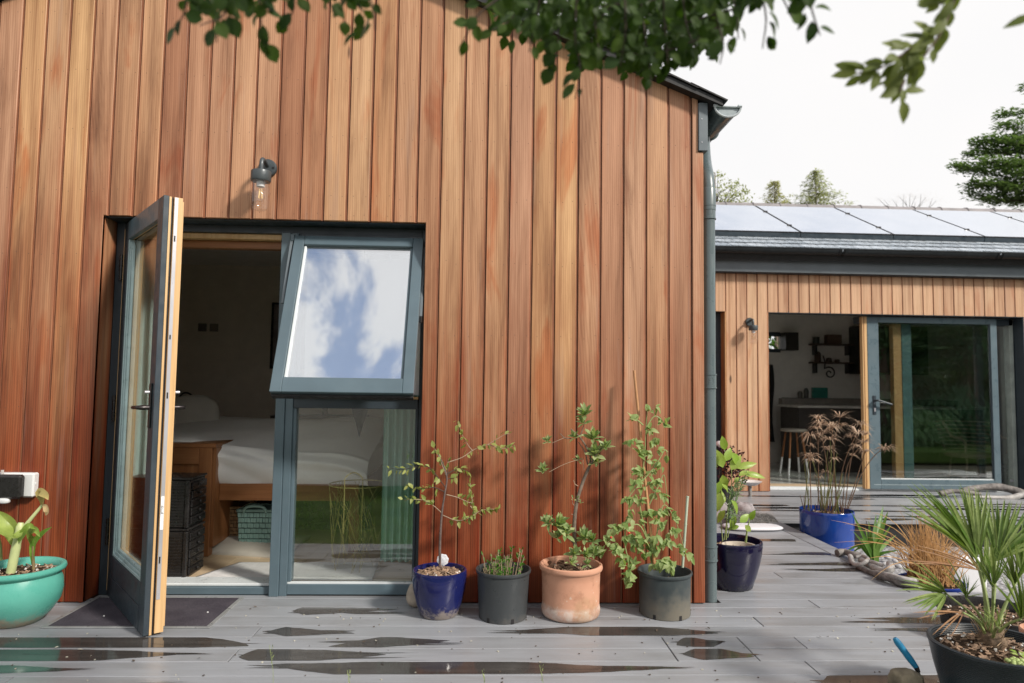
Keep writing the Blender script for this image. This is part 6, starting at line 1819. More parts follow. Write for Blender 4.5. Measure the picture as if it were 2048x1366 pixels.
# ================================================================== BIG PALM POT, TROWEL
PP = (1.965, -1.305, 0)
def ribbed():
    g = G('ribbed_teal_black'); v = g.tc(); z = g.sep(g.pos())[2]
    wv = g.math('SINE', g.math('MULTIPLY', z, 900.0))
    col = g.mix(g.mr(z, .0, .22, .8, .1), (.012, .014, .017), (.010, .045, .060))
    return g.done(g.bsdf(col, .38, 0, .5, g.bump(wv, .35, .004)))
pal = pot('ribbed_pot', PP, [(.150, .0012), (.160, .01), (.185, .08), (.208, .17), (.222, .245), (.2265, .252), (.2265, .260), (.222, .264)], ribbed(), 'large black ribbed pot with a fan palm at the front of the deck', [(.214, .263), (.210, .25), (.207, .225)], 64)
soil(PP, .208, .222, pal, 51, 260, .12, .02)
palm = thing('fan_palm', (1.985, -1.27, .23), 'small fan palm with green fans and a few dry brown leaflets', 'palm')
LPm = [leaf_mesh('palm_leaflet_%s' % k, MAT['leaf_palm'], 1, w, f, b, 6, .35, .8) for k, w, f, b in (('broad', .056, .4, .08), ('slim', .044, .6, .16))]
LPd = [leaf_mesh('dry_leaflet', MAT['leaf_palm_dry'], 1, .030, .7, .1, 6, .35, .8)]
cr = Vector((1.985, -1.265, .255))
def fan(hub, tips, n, meshes, lab=None, r_=.0065, spread=.03):
    hub = Vector(hub); tips = [Vector(p) for p in tips]
    f = thing('frond', hub); f.parent = palm; f.location = hub - LOC[palm]
    if lab: f['label'] = lab
    pp = sm([cr + rv(.02), cr.lerp(hub, .5) + Vector((0, 0, .02)), hub], 5)
    tb('petiole', pp, taper(len(pp), r_, r_ * .55), MAT['stem_green'], f, 8)
    for i in range(n):
        tt = i / (n - 1) * (len(tips) - 1); k = min(int(tt), len(tips) - 2)
        p = tips[k].lerp(tips[k + 1], tt - k)
        d = p - hub
        L = d.length * random.uniform(.9, 1.05)
        put_leaf(random.choice(meshes), f, hub + rv(.003), d + rv(.015), Vector((0, -.6, .8)) + rv(.25), L, 'leaflet')
F = {'a': ((1.961, -1.22, 0.557), [(1.684, -1.28, 0.781), (1.706, -1.26, 0.835), (1.798, -1.22, 0.854), (1.9, -1.18, 0.811), (1.958, -1.18, 0.849), (2.01, -1.16, 0.843), (2.097, -1.14, 0.806)]), 'b': ((2.088, -1.16, 0.535), [(2.085, -1.1, 0.81), (2.139, -1.1, 0.801), (2.185, -1.1, 0.77), (2.208, -1.12, 0.79), (2.234, -1.14, 0.757), (2.251, -1.18, 0.704), (2.273, -1.2, 0.618)]), 'c': ((1.782, -1.3, 0.445), [(1.656, -1.34, 0.61), (1.595, -1.38, 0.573), (1.554, -1.4, 0.515), (1.566, -1.42, 0.459), (1.605, -1.44, 0.426), (1.656, -1.44, 0.403)]), 'd': ((1.837, -1.33, 0.439), [(1.738, -1.36, 0.569), (1.781, -1.36, 0.587), (1.819, -1.38, 0.556), (1.853, -1.38, 0.52), (1.859, -1.38, 0.465)]), 'e': ((2.065, -1.28, 0.47), [(1.968, -1.3, 0.602), (2.019, -1.3, 0.64), (2.063, -1.32, 0.654), (2.115, -1.34, 0.621)]), 'f': ((2.009, -1.38, 0.378), [(1.912, -1.42, 0.531), (1.946, -1.42, 0.567), (1.981, -1.43, 0.579), (2.029, -1.44, 0.555), (2.073, -1.44, 0.483)]), 'g': ((1.904, -1.38, 0.492), [(1.793, -1.42, 0.657), (1.832, -1.42, 0.684), (1.889, -1.42, 0.675), (1.935, -1.42, 0.639)]), 'h': ((1.954, -1.25, 0.522), [(1.582, -1.35, 0.599), (1.609, -1.33, 0.635), (1.703, -1.3, 0.657), (1.767, -1.28, 0.701)]), 'i': ((1.808, -1.35, 0.392), [(1.58, -1.45, 0.433), (1.633, -1.45, 0.371), (1.702, -1.43, 0.338)]), 'k': ((2.005, -1.2, 0.46), [(1.938, -1.15, 0.656), (2.014, -1.12, 0.711), (2.083, -1.1, 0.728), (2.146, -1.1, 0.698), (2.171, -1.12, 0.641)]), 'l': ((2.195, -1.15, 0.477), [(2.177, -1.1, 0.667), (2.232, -1.1, 0.709), (2.296, -1.1, 0.699), (2.342, -1.12, 0.641), (2.371, -1.12, 0.57)]), 'j': ((1.893, -1.42, 0.361), [(1.817, -1.45, 0.442), (1.851, -1.46, 0.471), (1.888, -1.46, 0.463)])}
fan(*F['a'], 38, LPm); fan(*F['b'], 36, LPm); fan(*F['c'], 18, LPm); fan(*F['d'], 14, LPm); fan(*F['e'], 18, LPm); fan(*F['f'], 18, LPm)
fan(*F['k'], 16, LPm); fan(*F['l'], 14, LPm)
fan(*F['g'], 14, LPm); fan(*F['h'], 6, LPd, 'dry reddish frond'); fan(*F['i'], 5, LPd, 'withered frond'); fan(*F['j'], 5, LPm)
q = blob(cr + Vector((0, 0, -.01)), (.045, .045, .07), 2.2, 16, 12, noise=.3); q.build('trunk', plain('fibrous_trunk', (.16, .11, .07), .9, var=.6, scale=60, bump=.8), palm, smooth=180)
q = MB()
for i in range(60):
    q.tube([cr + rv(.04), cr + rv(.09) + Vector((0, 0, .03))], .0016, 4)
q.build('fibres', plain('palm_fibre', (.30, .21, .13), .9, var=.5), palm, kind='stuff')
t = thing('stonecrop', (1.93, -1.48, .24), 'cushion of round pale green stonecrop at the palm pot rim', 'plant')
for i in range(16):
    a = i * 2.4; d = .0085 * math.sqrt(i)
    q = blob((1.915 + d * math.cos(a), -1.475 + d * math.sin(a), .262 + .006 * random.random() - d * .2), (.0085, .0085, .0075), 2, 10, 8)
    q.build('bead', plain('stonecrop_green', (.34, .42, .14), .4) if i == 0 else bpy.data.materials['stonecrop_green'], t, smooth=180)
wd = thing('seedlings', (1.98, -1.42, .24), 'small bright green seedlings in the palm pot soil', 'plant')
sl_ = [leaf_mesh('seedling_leaf', MAT['leaf_citrus'], 1, .6, .1, .2, 3)]
for c, n, L in ((Vector((1.965, -1.43, .265)), 9, .030), (Vector((2.06, -1.47, .262)), 10, .032), (Vector((1.985, -1.455, .255)), 6, .022)):
    for k in range(n):
        a = k * 2.4
        put_leaf(sl_[0], wd, c + Vector((.012 * math.cos(a), .012 * math.sin(a), random.uniform(-.01, .012))), (math.cos(a), math.sin(a), random.uniform(0, .6)), (0, -.3, 1), L * random.uniform(.7, 1.1))
# pots behind the palm
bp2 = nursery((2.56, -.50, 0), .24, .20, .13, MAT['black'], 'wide low black tub of dark soil behind the palm')
soil((2.56, -.50), .215, .085, bp2, 61, 200, .1)
TQ = (2.43, -.98, 0)
t2 = pot('terracotta_pot', TQ, [(.060, .0012), (.064, .006), (.080, .16), (.088, .162), (.090, .195), (.086, .20)], terra_mat(), 'small terracotta pot half hidden behind the palm fans', [(.078, .199), (.074, .17)])
soil(TQ, .075, .172, t2, 71, 30)
tr = thing('hand_trowel', (1.79, -1.12, 0), 'hand trowel with a blue handle stuck upright beside the palm pot', 'trowel')
a, b, c = [Vector(p) for p in [(1.647, -1.18, 0.237), (1.719, -1.2, 0.133), (1.74, -1.21, 0.08)]]
q = MB(); n_ = 14
pp = [a.lerp(b, i / n_) for i in range(n_ + 1)]
q.tube(pp, [.0075, .0115, .0130, .0132, .0130, .0128, .0126, .0126, .0128, .0130, .0128, .0122, .0115, .0108, .010], 16)
q.build('handle', plain('sky_blue_grip', (.018, .22, .42), .45, var=.12), tr, smooth=60)
tb('ferrule', [b, b.lerp(c, .35)], [.0105, .0075], MAT['black'], tr, 12)
tb('neck', [b.lerp(c, .3), c, c + (c - b) * .8], .0042, plain('dark_iron', (.03, .026, .025), .45, .5), tr, 8)
d_ = (c - b).normalized(); e_ = c + (c - b) * .8
q = MB(); q.grid(lambda u, v: e_ + d_ * .11 * v + Vector((1, 0, 0)) * (u - .5) * .06 * (1 - v ** 3) + Vector((0, -1, 0)) * .012 * (1 - (2 * u - 1) ** 2), 6, 8)
q.build('blade', bpy.data.materials['dark_iron'], tr, smooth=60)
q = blob((1.653, -1.24, 0.096), (.062, .055, .045), 2.3, 22, 14, noise=.2)
tag(q.build('boulder', plain('mossy_stone', (.17, .145, .10), .9, var=.4, scale=18, bump=.6), smooth=180), 'mossy boulder under the trowel at the deck front', 'stone')
for i, p in enumerate([(-0.759, -1.3, 0.256), (-0.465, -1.35, 0.187), (0.02, -1.35, 0.186), (0.229, -1.35, 0.203)]):
    p = Vector(p); g0 = Vector((p.x - .01, p.y, -.078))
    q = MB(); q.tube(sm([g0, g0.lerp(p, .6) + Vector((.012, 0, 0)), p + Vector((-.01, 0, 0))], 4), .0008, 5)
    for k in range(7): add_leaf(q, g0.lerp(p, .8 + .03 * k), rv(.6) + Vector((0, 0, 1)), rv(1), .014, .004)
    tag(q.build('grass_stalk', MAT['stem_green'], fix=False), ['tallest seeding grass stalk at the deck front edge', 'grass stalk at the deck front between the long puddles', 'short grass stalk in front of the cobalt pot', 'grass stalk in front of the terracotta pot'][i], 'grass stalk')

# crumbs, petals and dead leaves lying about the deck
q = MB(); q2 = MB(); rr = random.Random(8)
for i in range(260):
    x = rr.uniform(-2.6, 2.5); y = rr.uniform(-1.05, -.06) if rr.random() < .75 else rr.uniform(-.35, -.08)
    p = Vector((x, y, .002)); r_ = rr.uniform(.0015, .005)
    tgt = q if rr.random() < .6 else q2
    if rr.random() < .12:
        add_leaf(tgt, p + Vector((0, 0, .002)), (rr.uniform(-1, 1), rr.uniform(-1, 1), .05), (rr.uniform(-.3, .3), -.2, 1), rr.uniform(.012, .026), .010, .2, -.2, 3)
    else:
        M = Matrix.Translation(p) @ Matrix.Rotation(rr.uniform(0, 6.3), 4, 'Z')
        tgt.box((-r_, -r_ * .6, -.001), (r_, r_ * .6, .0018), 0, M)
tag(q.build('deck_litter', plain('brown_litter', (.075, .055, .04), .9, var=.6), fix=False), kind='stuff')
tag(q2.build('petal_litter', plain('pale_litter', (.46, .44, .36), .8, var=.4), fix=False), kind='stuff')

# ================================================================== GARDEN BEHIND THE CAMERA (seen in the glass)
t = thing('garden_wall', (0, -4.75, -.3), 'pale roughcast garden wall beyond the lawn', 'wall')
bx('wall_body', (-9, -4.85, -.3), (7, -4.65, 1.02), plain('roughcast', (.68, .66, .62), .9, var=.15, scale=40, bump=.8), t)
bx('coping', (-9, -4.9, 1.021), (7, -4.6, 1.08), plain('coping_stone', (.40, .39, .37), .8, var=.2), t, .01)
def shrubby(name, c, r, n, m, lab, cat, seed, size=.14, trunk=True, cone=False, group=None):
    """an evergreen seen far off or in a reflection: trunk, limbs and a ragged crown of leaf sprays"""
    rr = random.Random(seed); c = Vector(c)
    t = thing(name, (c.x, c.y, -.35), lab, cat, group)
    if trunk:
        tb('trunk', [(c.x, c.y, -.35), (c.x + rr.uniform(-.1, .1), c.y, c.z), (c.x, c.y, c.z + r[2] * .8)], [r[0] * .09, r[0] * .06, .01], MAT['bark'], t, 8)
    q = MB()
    cl = []
    for i in range(26):
        h = rr.uniform(-1, 1)
        w_ = (1 - h) / 2 if cone else math.sqrt(max(0, 1 - h * h * .9))
        a = rr.uniform(0, 6.283); d = rr.uniform(.35, 1) * w_
        cl.append(c + Vector((d * math.cos(a) * r[0], d * math.sin(a) * r[1], h * r[2])))
    for i in range(n):
        b = rr.choice(cl)
        o = Vector((rr.gauss(0, 1), rr.gauss(0, 1), rr.gauss(0, .7))) * (.17 * r[0])
        p = b + o
        out = (p - c).normalized()
        add_leaf(q, p, out + Vector((rr.uniform(-1, 1), rr.uniform(-1, 1), rr.uniform(-.8, .5))) * .8, Vector((rr.uniform(-.6, .6), rr.uniform(-.6, .6), 1)), size * rr.uniform(.6, 1.4), size * .35, .1, .3, 2)
    q.build('crown', m, t, fix=False)
    return t
MAT['ever'] = leaf_mat('dark_evergreen', (.06, .14, .08), (.15, .25, .13), None, .6, .3)
MAT['cedar_leaf'] = leaf_mat('cedar_needles', (.095, .155, .090), (.165, .225, .10), None, .6, .35)
MAT['fir'] = leaf_mat('hazy_fir_needles', (.30, .32, .27), (.42, .36, .26), None, .6, .45)  # needle colours lightened to carry air haze and backlight
MAT['decid'] = leaf_mat('thin_deciduous', (.22, .27, .10), (.32, .34, .15), None, .5, .3)
MAT['autumn'] = leaf_mat('autumn_shrub', (.26, .17, .10), (.36, .25, .15), None, .6, .2)
shrubby('evergreen_tree', (10.2, -4.6, 1.7), (1.9, 1.4, 2.3), 9000, MAT['ever'], 'dark evergreen tree across the garden opposite the sliding door', 'tree', 5, .32)
shrubby('evergreen_tree', (12.8, -5.0, 1.9), (2.1, 1.5, 2.6), 9000, MAT['ever'], 'broader dark evergreen tree at the end of the garden', 'tree', 6, .34)
shrubby('evergreen_tree', (15.6, -4.8, 1.8), (2.0, 1.5, 2.4), 8000, MAT['ever'], 'farthest dark evergreen tree beyond the garden', 'tree', 7, .34)
shrubby('evergreen_tree', (5.4, 9.6, 2.2), (1.3, .9, 1.3), 3000, MAT['leaf_iris'], 'green bush seen through the small kitchen window', 'bush', 8, .2)

t = thing('hedge', (13, -7.5, -.35), 'tall dark clipped hedge added as a backdrop for the sliding door reflection', 'hedge')  # unseen hedge, added to keep open sky out of the door's reflection
q = MB(); rr = random.Random(12)
for i in range(9000):
    p = Vector((rr.uniform(6.5, 22), -7.2 + rr.uniform(-.5, .35), rr.uniform(-.3, 4.3)))
    add_leaf(q, p, rv(1) + Vector((0, .5, 0)), rv(.5) + Vector((0, 1, .6)), rr.uniform(.2, .4), .16, .1, .2, 2)
q.build('hedge_foliage', MAT['ever'], t, fix=False, kind='stuff')
bx('hedge_body', (6.6, -7.7, -.35), (21.9, -7.3, 4.1), plain('hedge_shade', (.010, .016, .008), .95), t)

# ================================================================== TREES BEHIND THE ANNEX
def fir(name, top, h, r, n, m, lab, seed, cat='tree', thin=1.0):
    rr = random.Random(seed); top = Vector(top); b = Vector((top.x, top.y, -.36))
    t = thing(name, b, lab, cat)
    tb('trunk', [b, b.lerp(top, .5), top], [r * .07, r * .045, .012], MAT['bark'], t, 8)
    q = MB(); qb = MB()
    H = top.z + .36
    for i in range(n):
        f = (i + rr.random()) / n
        zz = top.z - f ** 1.15 * min(H * .96, h)
        rad = r * (.05 + .95 * ((top.z - zz) / h)) * rr.uniform(.55, 1.1)
        a = i * 2.399 + rr.uniform(-.4, .4)
        o = Vector((math.cos(a), math.sin(a), 0))
        p0 = Vector((top.x, top.y, zz)); p1 = p0 + o * rad + Vector((0, 0, rad * rr.uniform(-.05, .35)))
        qb.tube([p0, p1], [.012, .004], 4, False)
        k = max(6, int(rad * 16 * thin))
        for j in range(k):
            u = rr.uniform(.15, 1.05)
            p = p0.lerp(p1, u) + Vector((rr.gauss(0, .05), rr.gauss(0, .05), rr.gauss(0, .05)))
            add_leaf(q, p, o * .9 + Vector((rr.uniform(-.9, .9), rr.uniform(-.9, .9), rr.uniform(-.5, .35))), Vector((rr.uniform(-.5, .5), rr.uniform(-.5, .5), 1)), rr.uniform(.12, .24), .075, .1, .2, 2)
    qb.build('limbs', MAT['bark_dark'], t, kind='stuff'); q.build('crown', m, t, fix=False)
    return t
fir('fir_tree', (14.732, 30.0, 11.888), 3.4, 2.1, 170, MAT['fir'], 'smaller of the two pointed conifers above the annex ridge', 21)
fir('fir_tree', (16.888, 30.0, 12.496), 4.2, 3.0, 240, MAT['fir'], 'larger pointed conifer with russet tints above the annex ridge', 22)
# thin deciduous tree by the drainpipe
t = thing('birch_tree', (7.286, 17.0, -0.663), 'thin yellow green tree showing beside the drainpipe', 'tree')
b = Vector((7.168, 17.0, 6.831)); b0 = Vector((b.x, b.y, -.36))
tb('trunk', [b0, b0.lerp(b, .6), b + Vector((0, 0, 1.2))], [.12, .08, .015], MAT['bark'], t, 8)
q = MB(); qb = MB()
for p in [(7.269, 17.0, 7.924), (7.332, 17.0, 7.604), (7.451, 16.8, 7.421), (7.748, 17.0, 7.615), (7.939, 17.0, 7.524), (8.067, 17.0, 7.399), (7.65, 17.0, 7.292), (7.873, 17.0, 7.201), (8.129, 17.0, 7.143), (7.409, 17.0, 7.237), (7.265, 17.0, 7.122), (7.808, 17.0, 7.039), (7.091, 17.0, 7.47), (6.85, 17.0, 7.143), (6.693, 17.0, 7.619), (7.52, 17.0, 7.08)]:
    p = Vector(p); qb.tube(sm([b - Vector((0, 0, .5)), b.lerp(p, .55) + rv(.1), p], 3), [.025, .02, .016, .012, .010, .008, .006], 4, False)
    for k in range(34):
        add_leaf(q, p + Vector((random.gauss(0, .13), random.gauss(0, .13), random.gauss(0, .09))), rv(1), rv(1) + Vector((0, 0, .6)), random.uniform(.06, .13), .055, .1, .2, 2)
qb.build('limbs', MAT['bark_dark'], t, kind='stuff'); q.build('crown', MAT['decid'], t, fix=False)
# russet shrub top
t = thing('russet_tree', (18.884, 26.0, -1.384), 'russet twiggy tree top just clearing the annex ridge', 'tree')
b = Vector((19.196, 26.0, 8.779)); b0 = Vector((b.x, b.y, -.36))
tb('trunk', [b0, b], [.16, .07], MAT['bark'], t, 8)
q = MB(); qb = MB()
for p in [(17.752, 26.0, 9.852), (18.054, 26.0, 9.79), (18.451, 26.0, 9.823), (18.758, 26.0, 9.97), (18.993, 26.0, 10.069), (19.275, 26.0, 10.122), (19.554, 26.0, 10.037), (19.79, 26.0, 10.112), (20.02, 26.0, 9.956), (20.324, 26.0, 9.917), (20.509, 26.0, 9.829), (19.034, 26.0, 9.815), (19.5, 26.0, 9.757), (19.922, 26.0, 9.768), (18.611, 26.0, 9.688)]:
    p = Vector(p); qb.tube(sm([b, b.lerp(p, .6) + rv(.15), p + Vector((0, 0, .12))], 3), [.03, .022, .018, .014, .010, .008, .004], 4, False)
    for k in range(40):
        add_leaf(q, p + Vector((random.gauss(0, .20), random.gauss(0, .2), random.gauss(0, .10))), rv(1) + Vector((0, 0, .6)), rv(1), random.uniform(.08, .16), .03, .1, .2, 1)
qb.build('limbs', MAT['bark_dark'], t, kind='stuff'); q.build('crown', MAT['autumn'], t, fix=False)
# layered cedar at the right
ced = thing('cedar_tree', (23.047, 22.0, -0.966), 'large layered cedar reaching in beyond the annex roof', 'tree')
cb = Vector((23.432, 22.0, 8.536)); c0 = Vector((cb.x, cb.y, -.36)); ctop = Vector((23.751, 22.0, 16.385))
tb('trunk', [c0, cb, ctop], [.45, .30, .06], MAT['bark'], ced, 12)
q = MB(); rr = random.Random(77)
for p, y_up in [((21.511, 22.0, 13.555), 0), ((20.37, 22.0, 12.283), 0), ((20.144, 21.6, 11.711), 0), ((21.517, 22.3, 11.547), 0), ((19.327, 22.0, 11.168), 0), ((19.543, 21.5, 11.133), 0), ((20.966, 22.4, 11.465), 0), ((19.045, 22.0, 10.651), 0), ((19.803, 22.4, 11.017), 0), ((18.356, 21.8, 10.1), 0), ((18.978, 22.3, 10.137), 0), ((19.161, 21.3, 10.177), 0), ((20.589, 22.5, 10.348), 0), ((18.984, 22.0, 9.312), 0), ((19.06, 21.6, 9.416), 0), ((20.227, 22.2, 9.485), 0), ((19.352, 22.4, 9.152), 0), ((19.492, 21.8, 8.786), 0), ((20.308, 22.2, 8.815), 0), ((20.102, 21.4, 9.087), 0), ((20.362, 21.2, 9.625), 0), ((21.461, 22.4, 10.65), 0), ((21.181, 22.0, 8.884), 0)]:
    p = Vector(p)
    root = Vector((cb.x, cb.y, p.z + rr.uniform(-.5, .3)))
    pp = sm([root, root.lerp(p, .5) + Vector((0, 0, rr.uniform(-.15, .2))), p], 6)
    tb('limb', pp, taper(len(pp), .040, .008), MAT['bark_dark'], ced, 6)
    L = (p - root).length
    for k in range(int(120 * L)):
        u = rr.uniform(.25, 1.0) ** .8
        c, d = along(pp, min(1, u))
        wdt = .34 * (1.15 - u) + .10
        c = c + Vector((rr.gauss(0, wdt * .6), rr.gauss(0, wdt), rr.gauss(0, .085) + .03))
        add_leaf(q, c, d * .9 + Vector((rr.uniform(-.8, .8), rr.uniform(-.8, .8), rr.uniform(-.15, .45))), Vector((rr.uniform(-.4, .4), rr.uniform(-.4, .4), 1)), rr.uniform(.12, .30), .09, .1, .1, 2)
q.build('crown', MAT['cedar_leaf'], ced, fix=False)

# ================================================================== TREE OVERHEAD
tree = thing('leafy_tree', (.9, -4.35, -.1), 'leafy tree whose dark branches hang across the top of the view', 'tree')
tkp = sm([(.95, -4.4, -.1), (.92, -4.38, 1.0), (.85, -4.25, 1.9), (.72, -3.9, 2.6)], 5)
tb('trunk', tkp, taper(len(tkp), .085, .05), MAT['bark'], tree, 12)
def br(pts, r0, r1):
    pp = sm(pts, 5); return tb('branch', pp, taper(len(pp), r0, r1), MAT['bark_dark'], tree, 8)
br([(.72, -3.9, 2.6), (.60, -3.4, 2.62), (.45, -2.95, 2.45), (.30, -2.65, 2.2)], .035, .010)
br([(.72, -3.9, 2.6), (.3, -3.4, 2.7), (-.1, -3.0, 2.5), (-.42, -2.7, 2.2)], .03, .008)
br([(.60, -3.4, 2.62), (.75, -2.9, 2.45), (.70, -2.55, 2.2)], .022, .008)
TW = [[(-0.424, -2.878, 1.899), (-0.425, -2.845, 1.803), (-0.431, -2.837, 1.738)], [(-0.463, -2.882, 1.879), (-0.479, -2.841, 1.799), (-0.498, -2.83, 1.762)], [(-0.381, -2.85, 1.92), (-0.376, -2.805, 1.807), (-0.375, -2.781, 1.761)], [(-0.346, -2.813, 1.939), (-0.33, -2.778, 1.849), (-0.344, -2.762, 1.812)], [(-0.377, -2.899, 1.863), (-0.407, -2.861, 1.779), (-0.444, -2.871, 1.747)], [(-0.472, -2.8, 1.942), (-0.489, -2.759, 1.863), (-0.497, -2.747, 1.834)], [(-0.333, -2.889, 1.872), (-0.344, -2.856, 1.812), (-0.372, -2.85, 1.782)], [(-0.235, -2.837, 1.927), (-0.225, -2.785, 1.845), (-0.207, -2.771, 1.827), (-0.217, -2.775, 1.786)], [(-0.269, -2.796, 1.945), (-0.258, -2.758, 1.868), (-0.249, -2.754, 1.822)], [(-0.221, -2.866, 1.883), (-0.193, -2.823, 1.82), (-0.189, -2.803, 1.785)], [(-0.274, -2.839, 1.916), (-0.272, -2.799, 1.852), (-0.262, -2.781, 1.824)], [(0.099, -2.788, 1.975), (0.033, -2.765, 1.889), (-0.018, -2.762, 1.844), (-0.048, -2.74, 1.802)], [(0.086, -2.737, 1.99), (0.045, -2.693, 1.884), (0.004, -2.697, 1.85)], [(0.097, -2.817, 1.929), (0.078, -2.758, 1.832), (0.069, -2.736, 1.79)], [(0.145, -2.695, 2.01), (0.13, -2.674, 1.879), (0.121, -2.655, 1.799)], [(0.147, -2.818, 1.922), (0.147, -2.757, 1.817), (0.16, -2.733, 1.766), (0.154, -2.711, 1.719)], [(0.192, -2.743, 1.981), (0.192, -2.699, 1.867), (0.203, -2.7, 1.8)], [(0.211, -2.831, 1.925), (0.232, -2.776, 1.827), (0.229, -2.744, 1.765)], [(0.272, -2.666, 2.025), (0.296, -2.645, 1.88), (0.31, -2.638, 1.789)], [(0.285, -2.801, 1.947), (0.303, -2.763, 1.837), (0.316, -2.736, 1.777)], [(0.341, -2.727, 1.998), (0.353, -2.715, 1.874), (0.378, -2.698, 1.825)], [(0.336, -2.855, 1.913), (0.373, -2.816, 1.828), (0.393, -2.799, 1.786), (0.392, -2.785, 1.756)], [(0.394, -2.783, 1.963), (0.428, -2.762, 1.869), (0.434, -2.759, 1.815)], [(0.41, -2.832, 1.932), (0.457, -2.818, 1.839), (0.464, -2.79, 1.783)], [(0.441, -2.797, 1.956), (0.493, -2.795, 1.879), (0.509, -2.801, 1.835)], [(0.48, -2.898, 1.891), (0.509, -2.868, 1.821), (0.532, -2.854, 1.775)], [(0.445, -2.785, 1.937), (0.299, -2.675, 1.932), (0.147, -2.6, 1.949), (0.059, -2.593, 1.95)], [(0.465, -2.663, 1.926), (0.345, -2.569, 1.932), (0.208, -2.534, 1.919)], [(0.51, -2.598, 1.995), (0.381, -2.55, 1.986), (0.208, -2.528, 2.013)], [(0.41, -2.622, 1.886), (0.32, -2.588, 1.869), (0.232, -2.576, 1.883)], [(0.481, -2.563, 1.951), (0.418, -2.532, 1.933), (0.349, -2.511, 1.93)], [(0.21, -2.515, 1.989), (0.149, -2.494, 1.965), (0.108, -2.481, 1.948)], [(0.26, -2.681, 1.957), (0.21, -2.643, 1.908), (0.166, -2.613, 1.862)], [(0.336, -2.643, 1.962), (0.274, -2.613, 1.936), (0.25, -2.588, 1.898)], [(0.425, -2.638, 2.009), (0.395, -2.607, 1.975), (0.298, -2.596, 1.999)]]
TWf = [[(0.546, -2.533, 2.067), (0.4, -2.484, 2.068), (0.218, -2.457, 2.089)], [(0.535, -2.445, 2.027), (0.398, -2.409, 2.042), (0.254, -2.378, 2.042)], [(0.525, -2.411, 2.081), (0.372, -2.374, 2.096), (0.164, -2.346, 2.11)], [(0.466, -2.447, 1.966), (0.381, -2.429, 1.978), (0.319, -2.405, 1.959)], [(0.292, -2.424, 2.007), (0.215, -2.407, 2.001), (0.135, -2.409, 2.021)], [(0.191, -2.636, 2.001), (0.096, -2.613, 1.981), (0.028, -2.601, 1.965)], [(0.287, -2.724, 2.102), (0.204, -2.674, 2.056), (0.065, -2.643, 2.032)], [(0.483, -2.695, 2.151), (0.409, -2.628, 2.096), (0.319, -2.589, 2.076)], [(-0.32, -2.799, 2.019), (-0.405, -2.783, 1.957), (-0.484, -2.788, 1.915)], [(-0.192, -2.774, 2.025), (-0.246, -2.746, 1.97), (-0.298, -2.742, 1.944)], [(0.538, -2.778, 2.054), (0.512, -2.734, 2.009), (0.459, -2.705, 1.998)], [(0.474, -2.524, 1.993), (0.437, -2.505, 1.98), (0.382, -2.51, 2.019)], [(0.34, -2.459, 1.945), (0.293, -2.473, 1.992), (0.257, -2.487, 2.028)], [(0.162, -2.365, 2.142), (0.094, -2.333, 2.097), (0.035, -2.32, 2.077)], [(0.292, -2.36, 2.101), (0.23, -2.305, 2.018), (0.208, -2.292, 1.998)], [(0.495, -2.463, 2.084), (0.445, -2.405, 2.01), (0.427, -2.386, 1.984)], [(0.386, -2.367, 2.077), (0.359, -2.331, 2.021), (0.386, -2.316, 1.98)]]
TW = [[Vector(p_) + Vector((0, 0, .012)) for p_ in w_] for w_ in TW]
TWf = [[Vector(p_) + Vector((0, 0, .012)) for p_ in w_] for w_ in TWf]
LT = [leaf_mesh('leaf_%s' % k, MAT['leaf_tree'], 1, w, f, b, 4, .48, .75) for k, w, f, b in (('flat', .74, .06, .12), ('cupped', .66, .2, .25), ('wide', .84, .1, .2))]
left_ = 300
per = [max(5, int(13 * min(1.4, sum((Vector(a) - Vector(b)).length for a, b in zip(w_, w_[1:])) / .16))) for w_ in TW]
sc_ = 300 / sum(per)
qf = MB(); rr = random.Random(4)
for w_, n in zip(TW, per):
    pp = sm(w_, 4)
    tb('twig', pp, taper(len(pp), .0024, .0010), MAT['bark_dark'], tree, 5)
    m_ = int(n * sc_)
    for i in range(m_):
        t_ = .30 + .70 * (i + rr.random() * .6) / m_
        p, d = along(pp, min(1, t_))
        a = rr.uniform(0, 6.283)
        o = Vector((math.cos(a), rr.uniform(-.5, .5), math.sin(a)))
        d2 = d * .55 + o * .8 - Vector((0, 0, .35))
        put_leaf(rr.choice(LT), tree, p + o * .006, d2, Vector((rr.uniform(-.7, .7), -.9, rr.uniform(-.4, .9))), rr.uniform(.019, .035))
    for i in range(int(n * .8)):
        p, d = along(pp, rr.uniform(0, .75))
        a = rr.uniform(0, 6.283); o = Vector((math.cos(a), rr.uniform(-.7, .7), math.sin(a)))
        add_leaf(qf, p + o * .012, d * .4 + o - Vector((0, 0, .3)), Vector((rr.uniform(-.7, .7), -.9, rr.uniform(-.4, .9))), rr.uniform(.018, .031), .022, .1, .15, 4)
for w_ in TWf:
    pp = sm(w_, 4)
    qf.tube(pp, .0022, 4, False)
    for i in range(62):
        p, d = along(pp, rr.random())
        a = rr.uniform(0, 6.283); o = Vector((math.cos(a), rr.uniform(-.7, .7), math.sin(a)))
        add_leaf(qf, p + o * rr.uniform(.01, .05), d * .4 + o - Vector((0, 0, .3)), Vector((rr.uniform(-.7, .7), -.9, rr.uniform(-.4, .9))), rr.uniform(.020, .034), .025, .1, .15, 4)
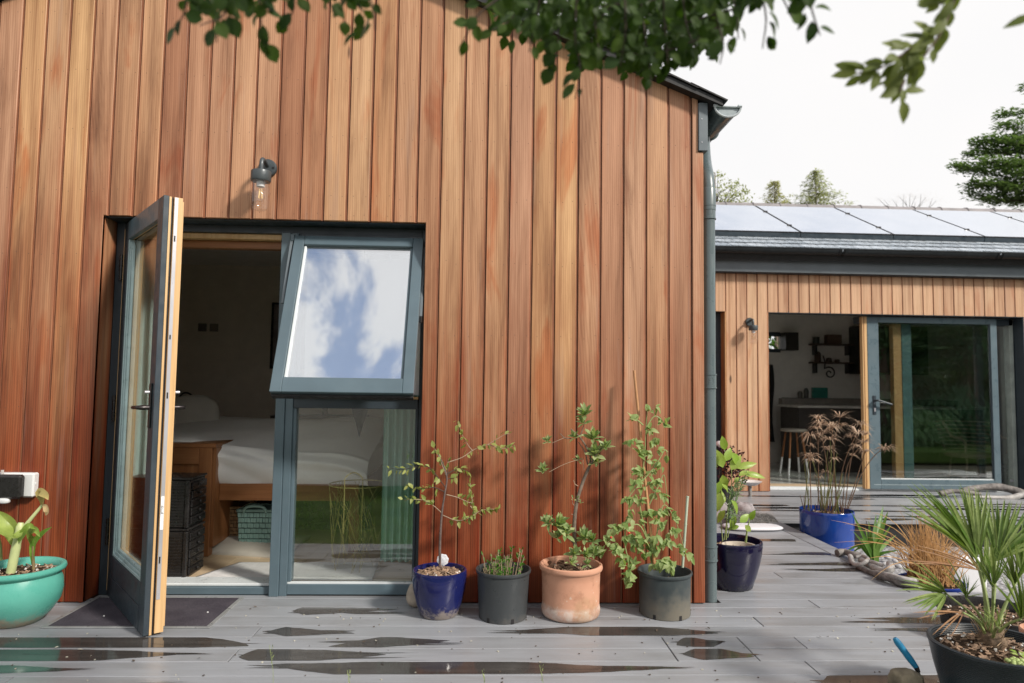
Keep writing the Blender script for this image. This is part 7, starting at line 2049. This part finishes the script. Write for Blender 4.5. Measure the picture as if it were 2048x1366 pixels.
qf.build('foliage', MAT['leaf_tree'], tree, fix=False, kind='stuff')
# lighter spray hanging at the right
spr = thing('shrub_spray', (0.761, -2.909, 1.952), 'pale olive spray of pointed leaves hanging against the sky', 'branch')
LSp = [leaf_mesh('spray_leaf_%s' % k, MAT['leaf_spray'], 1, w, f, b, 4, .45, .9) for k, w, f, b in (('flat', .50, .1, .12), ('cupped', .46, .2, .25))]
for b, n in [([(0.761, -2.909, 1.952), (0.746, -2.876, 1.858), (0.731, -2.859, 1.801), (0.708, -2.849, 1.763), (0.697, -2.847, 1.747)], 26), ([(0.731, -2.859, 1.801), (0.693, -2.848, 1.78), (0.662, -2.842, 1.757), (0.632, -2.829, 1.741)], 30), ([(0.7, -2.842, 1.758), (0.684, -2.833, 1.736), (0.679, -2.825, 1.727)], 14), ([(0.684, -2.83, 1.729), (0.678, -2.829, 1.709), (0.685, -2.828, 1.697)], 5), ([(0.755, -2.877, 1.892), (0.744, -2.861, 1.859), (0.725, -2.852, 1.842)], 10), ([(0.635, -2.831, 1.742), (0.61, -2.818, 1.744)], 7)]:
    pp = sm(b, 4)
    tb('twig', pp, taper(len(pp), .0030, .0012), MAT['bark'], spr, 6)
    for i in range(n):
        p, d = along(pp, min(1, .1 + .9 * (i + random.random()) / n))
        a = random.uniform(0, 6.283); o = Vector((math.cos(a), random.uniform(-.5, .5), math.sin(a)))
        put_leaf(random.choice(LSp), spr, p + o * .004, d * .7 + o * .7 + Vector((-.2, 0, .1)), Vector((random.uniform(-.6, .6), -1, random.uniform(-.3, .8))), random.uniform(.024, .041))
sb2 = thing('shrub_spray', (0.846, -2.972, 1.835), 'single leaf tip of a second spray at the picture edge', 'branch')
pp = sm([(0.846, -2.972, 1.835), (0.838, -2.945, 1.805), (0.831, -2.93, 1.789)], 4); tb('twig', pp, taper(len(pp), .003, .0015), MAT['bark'], sb2, 6)
put_leaf(LSp[0], sb2, pp[-1], Vector((0.81, -2.912, 1.788)) - pp[-1], (0, -1, .4), .044)
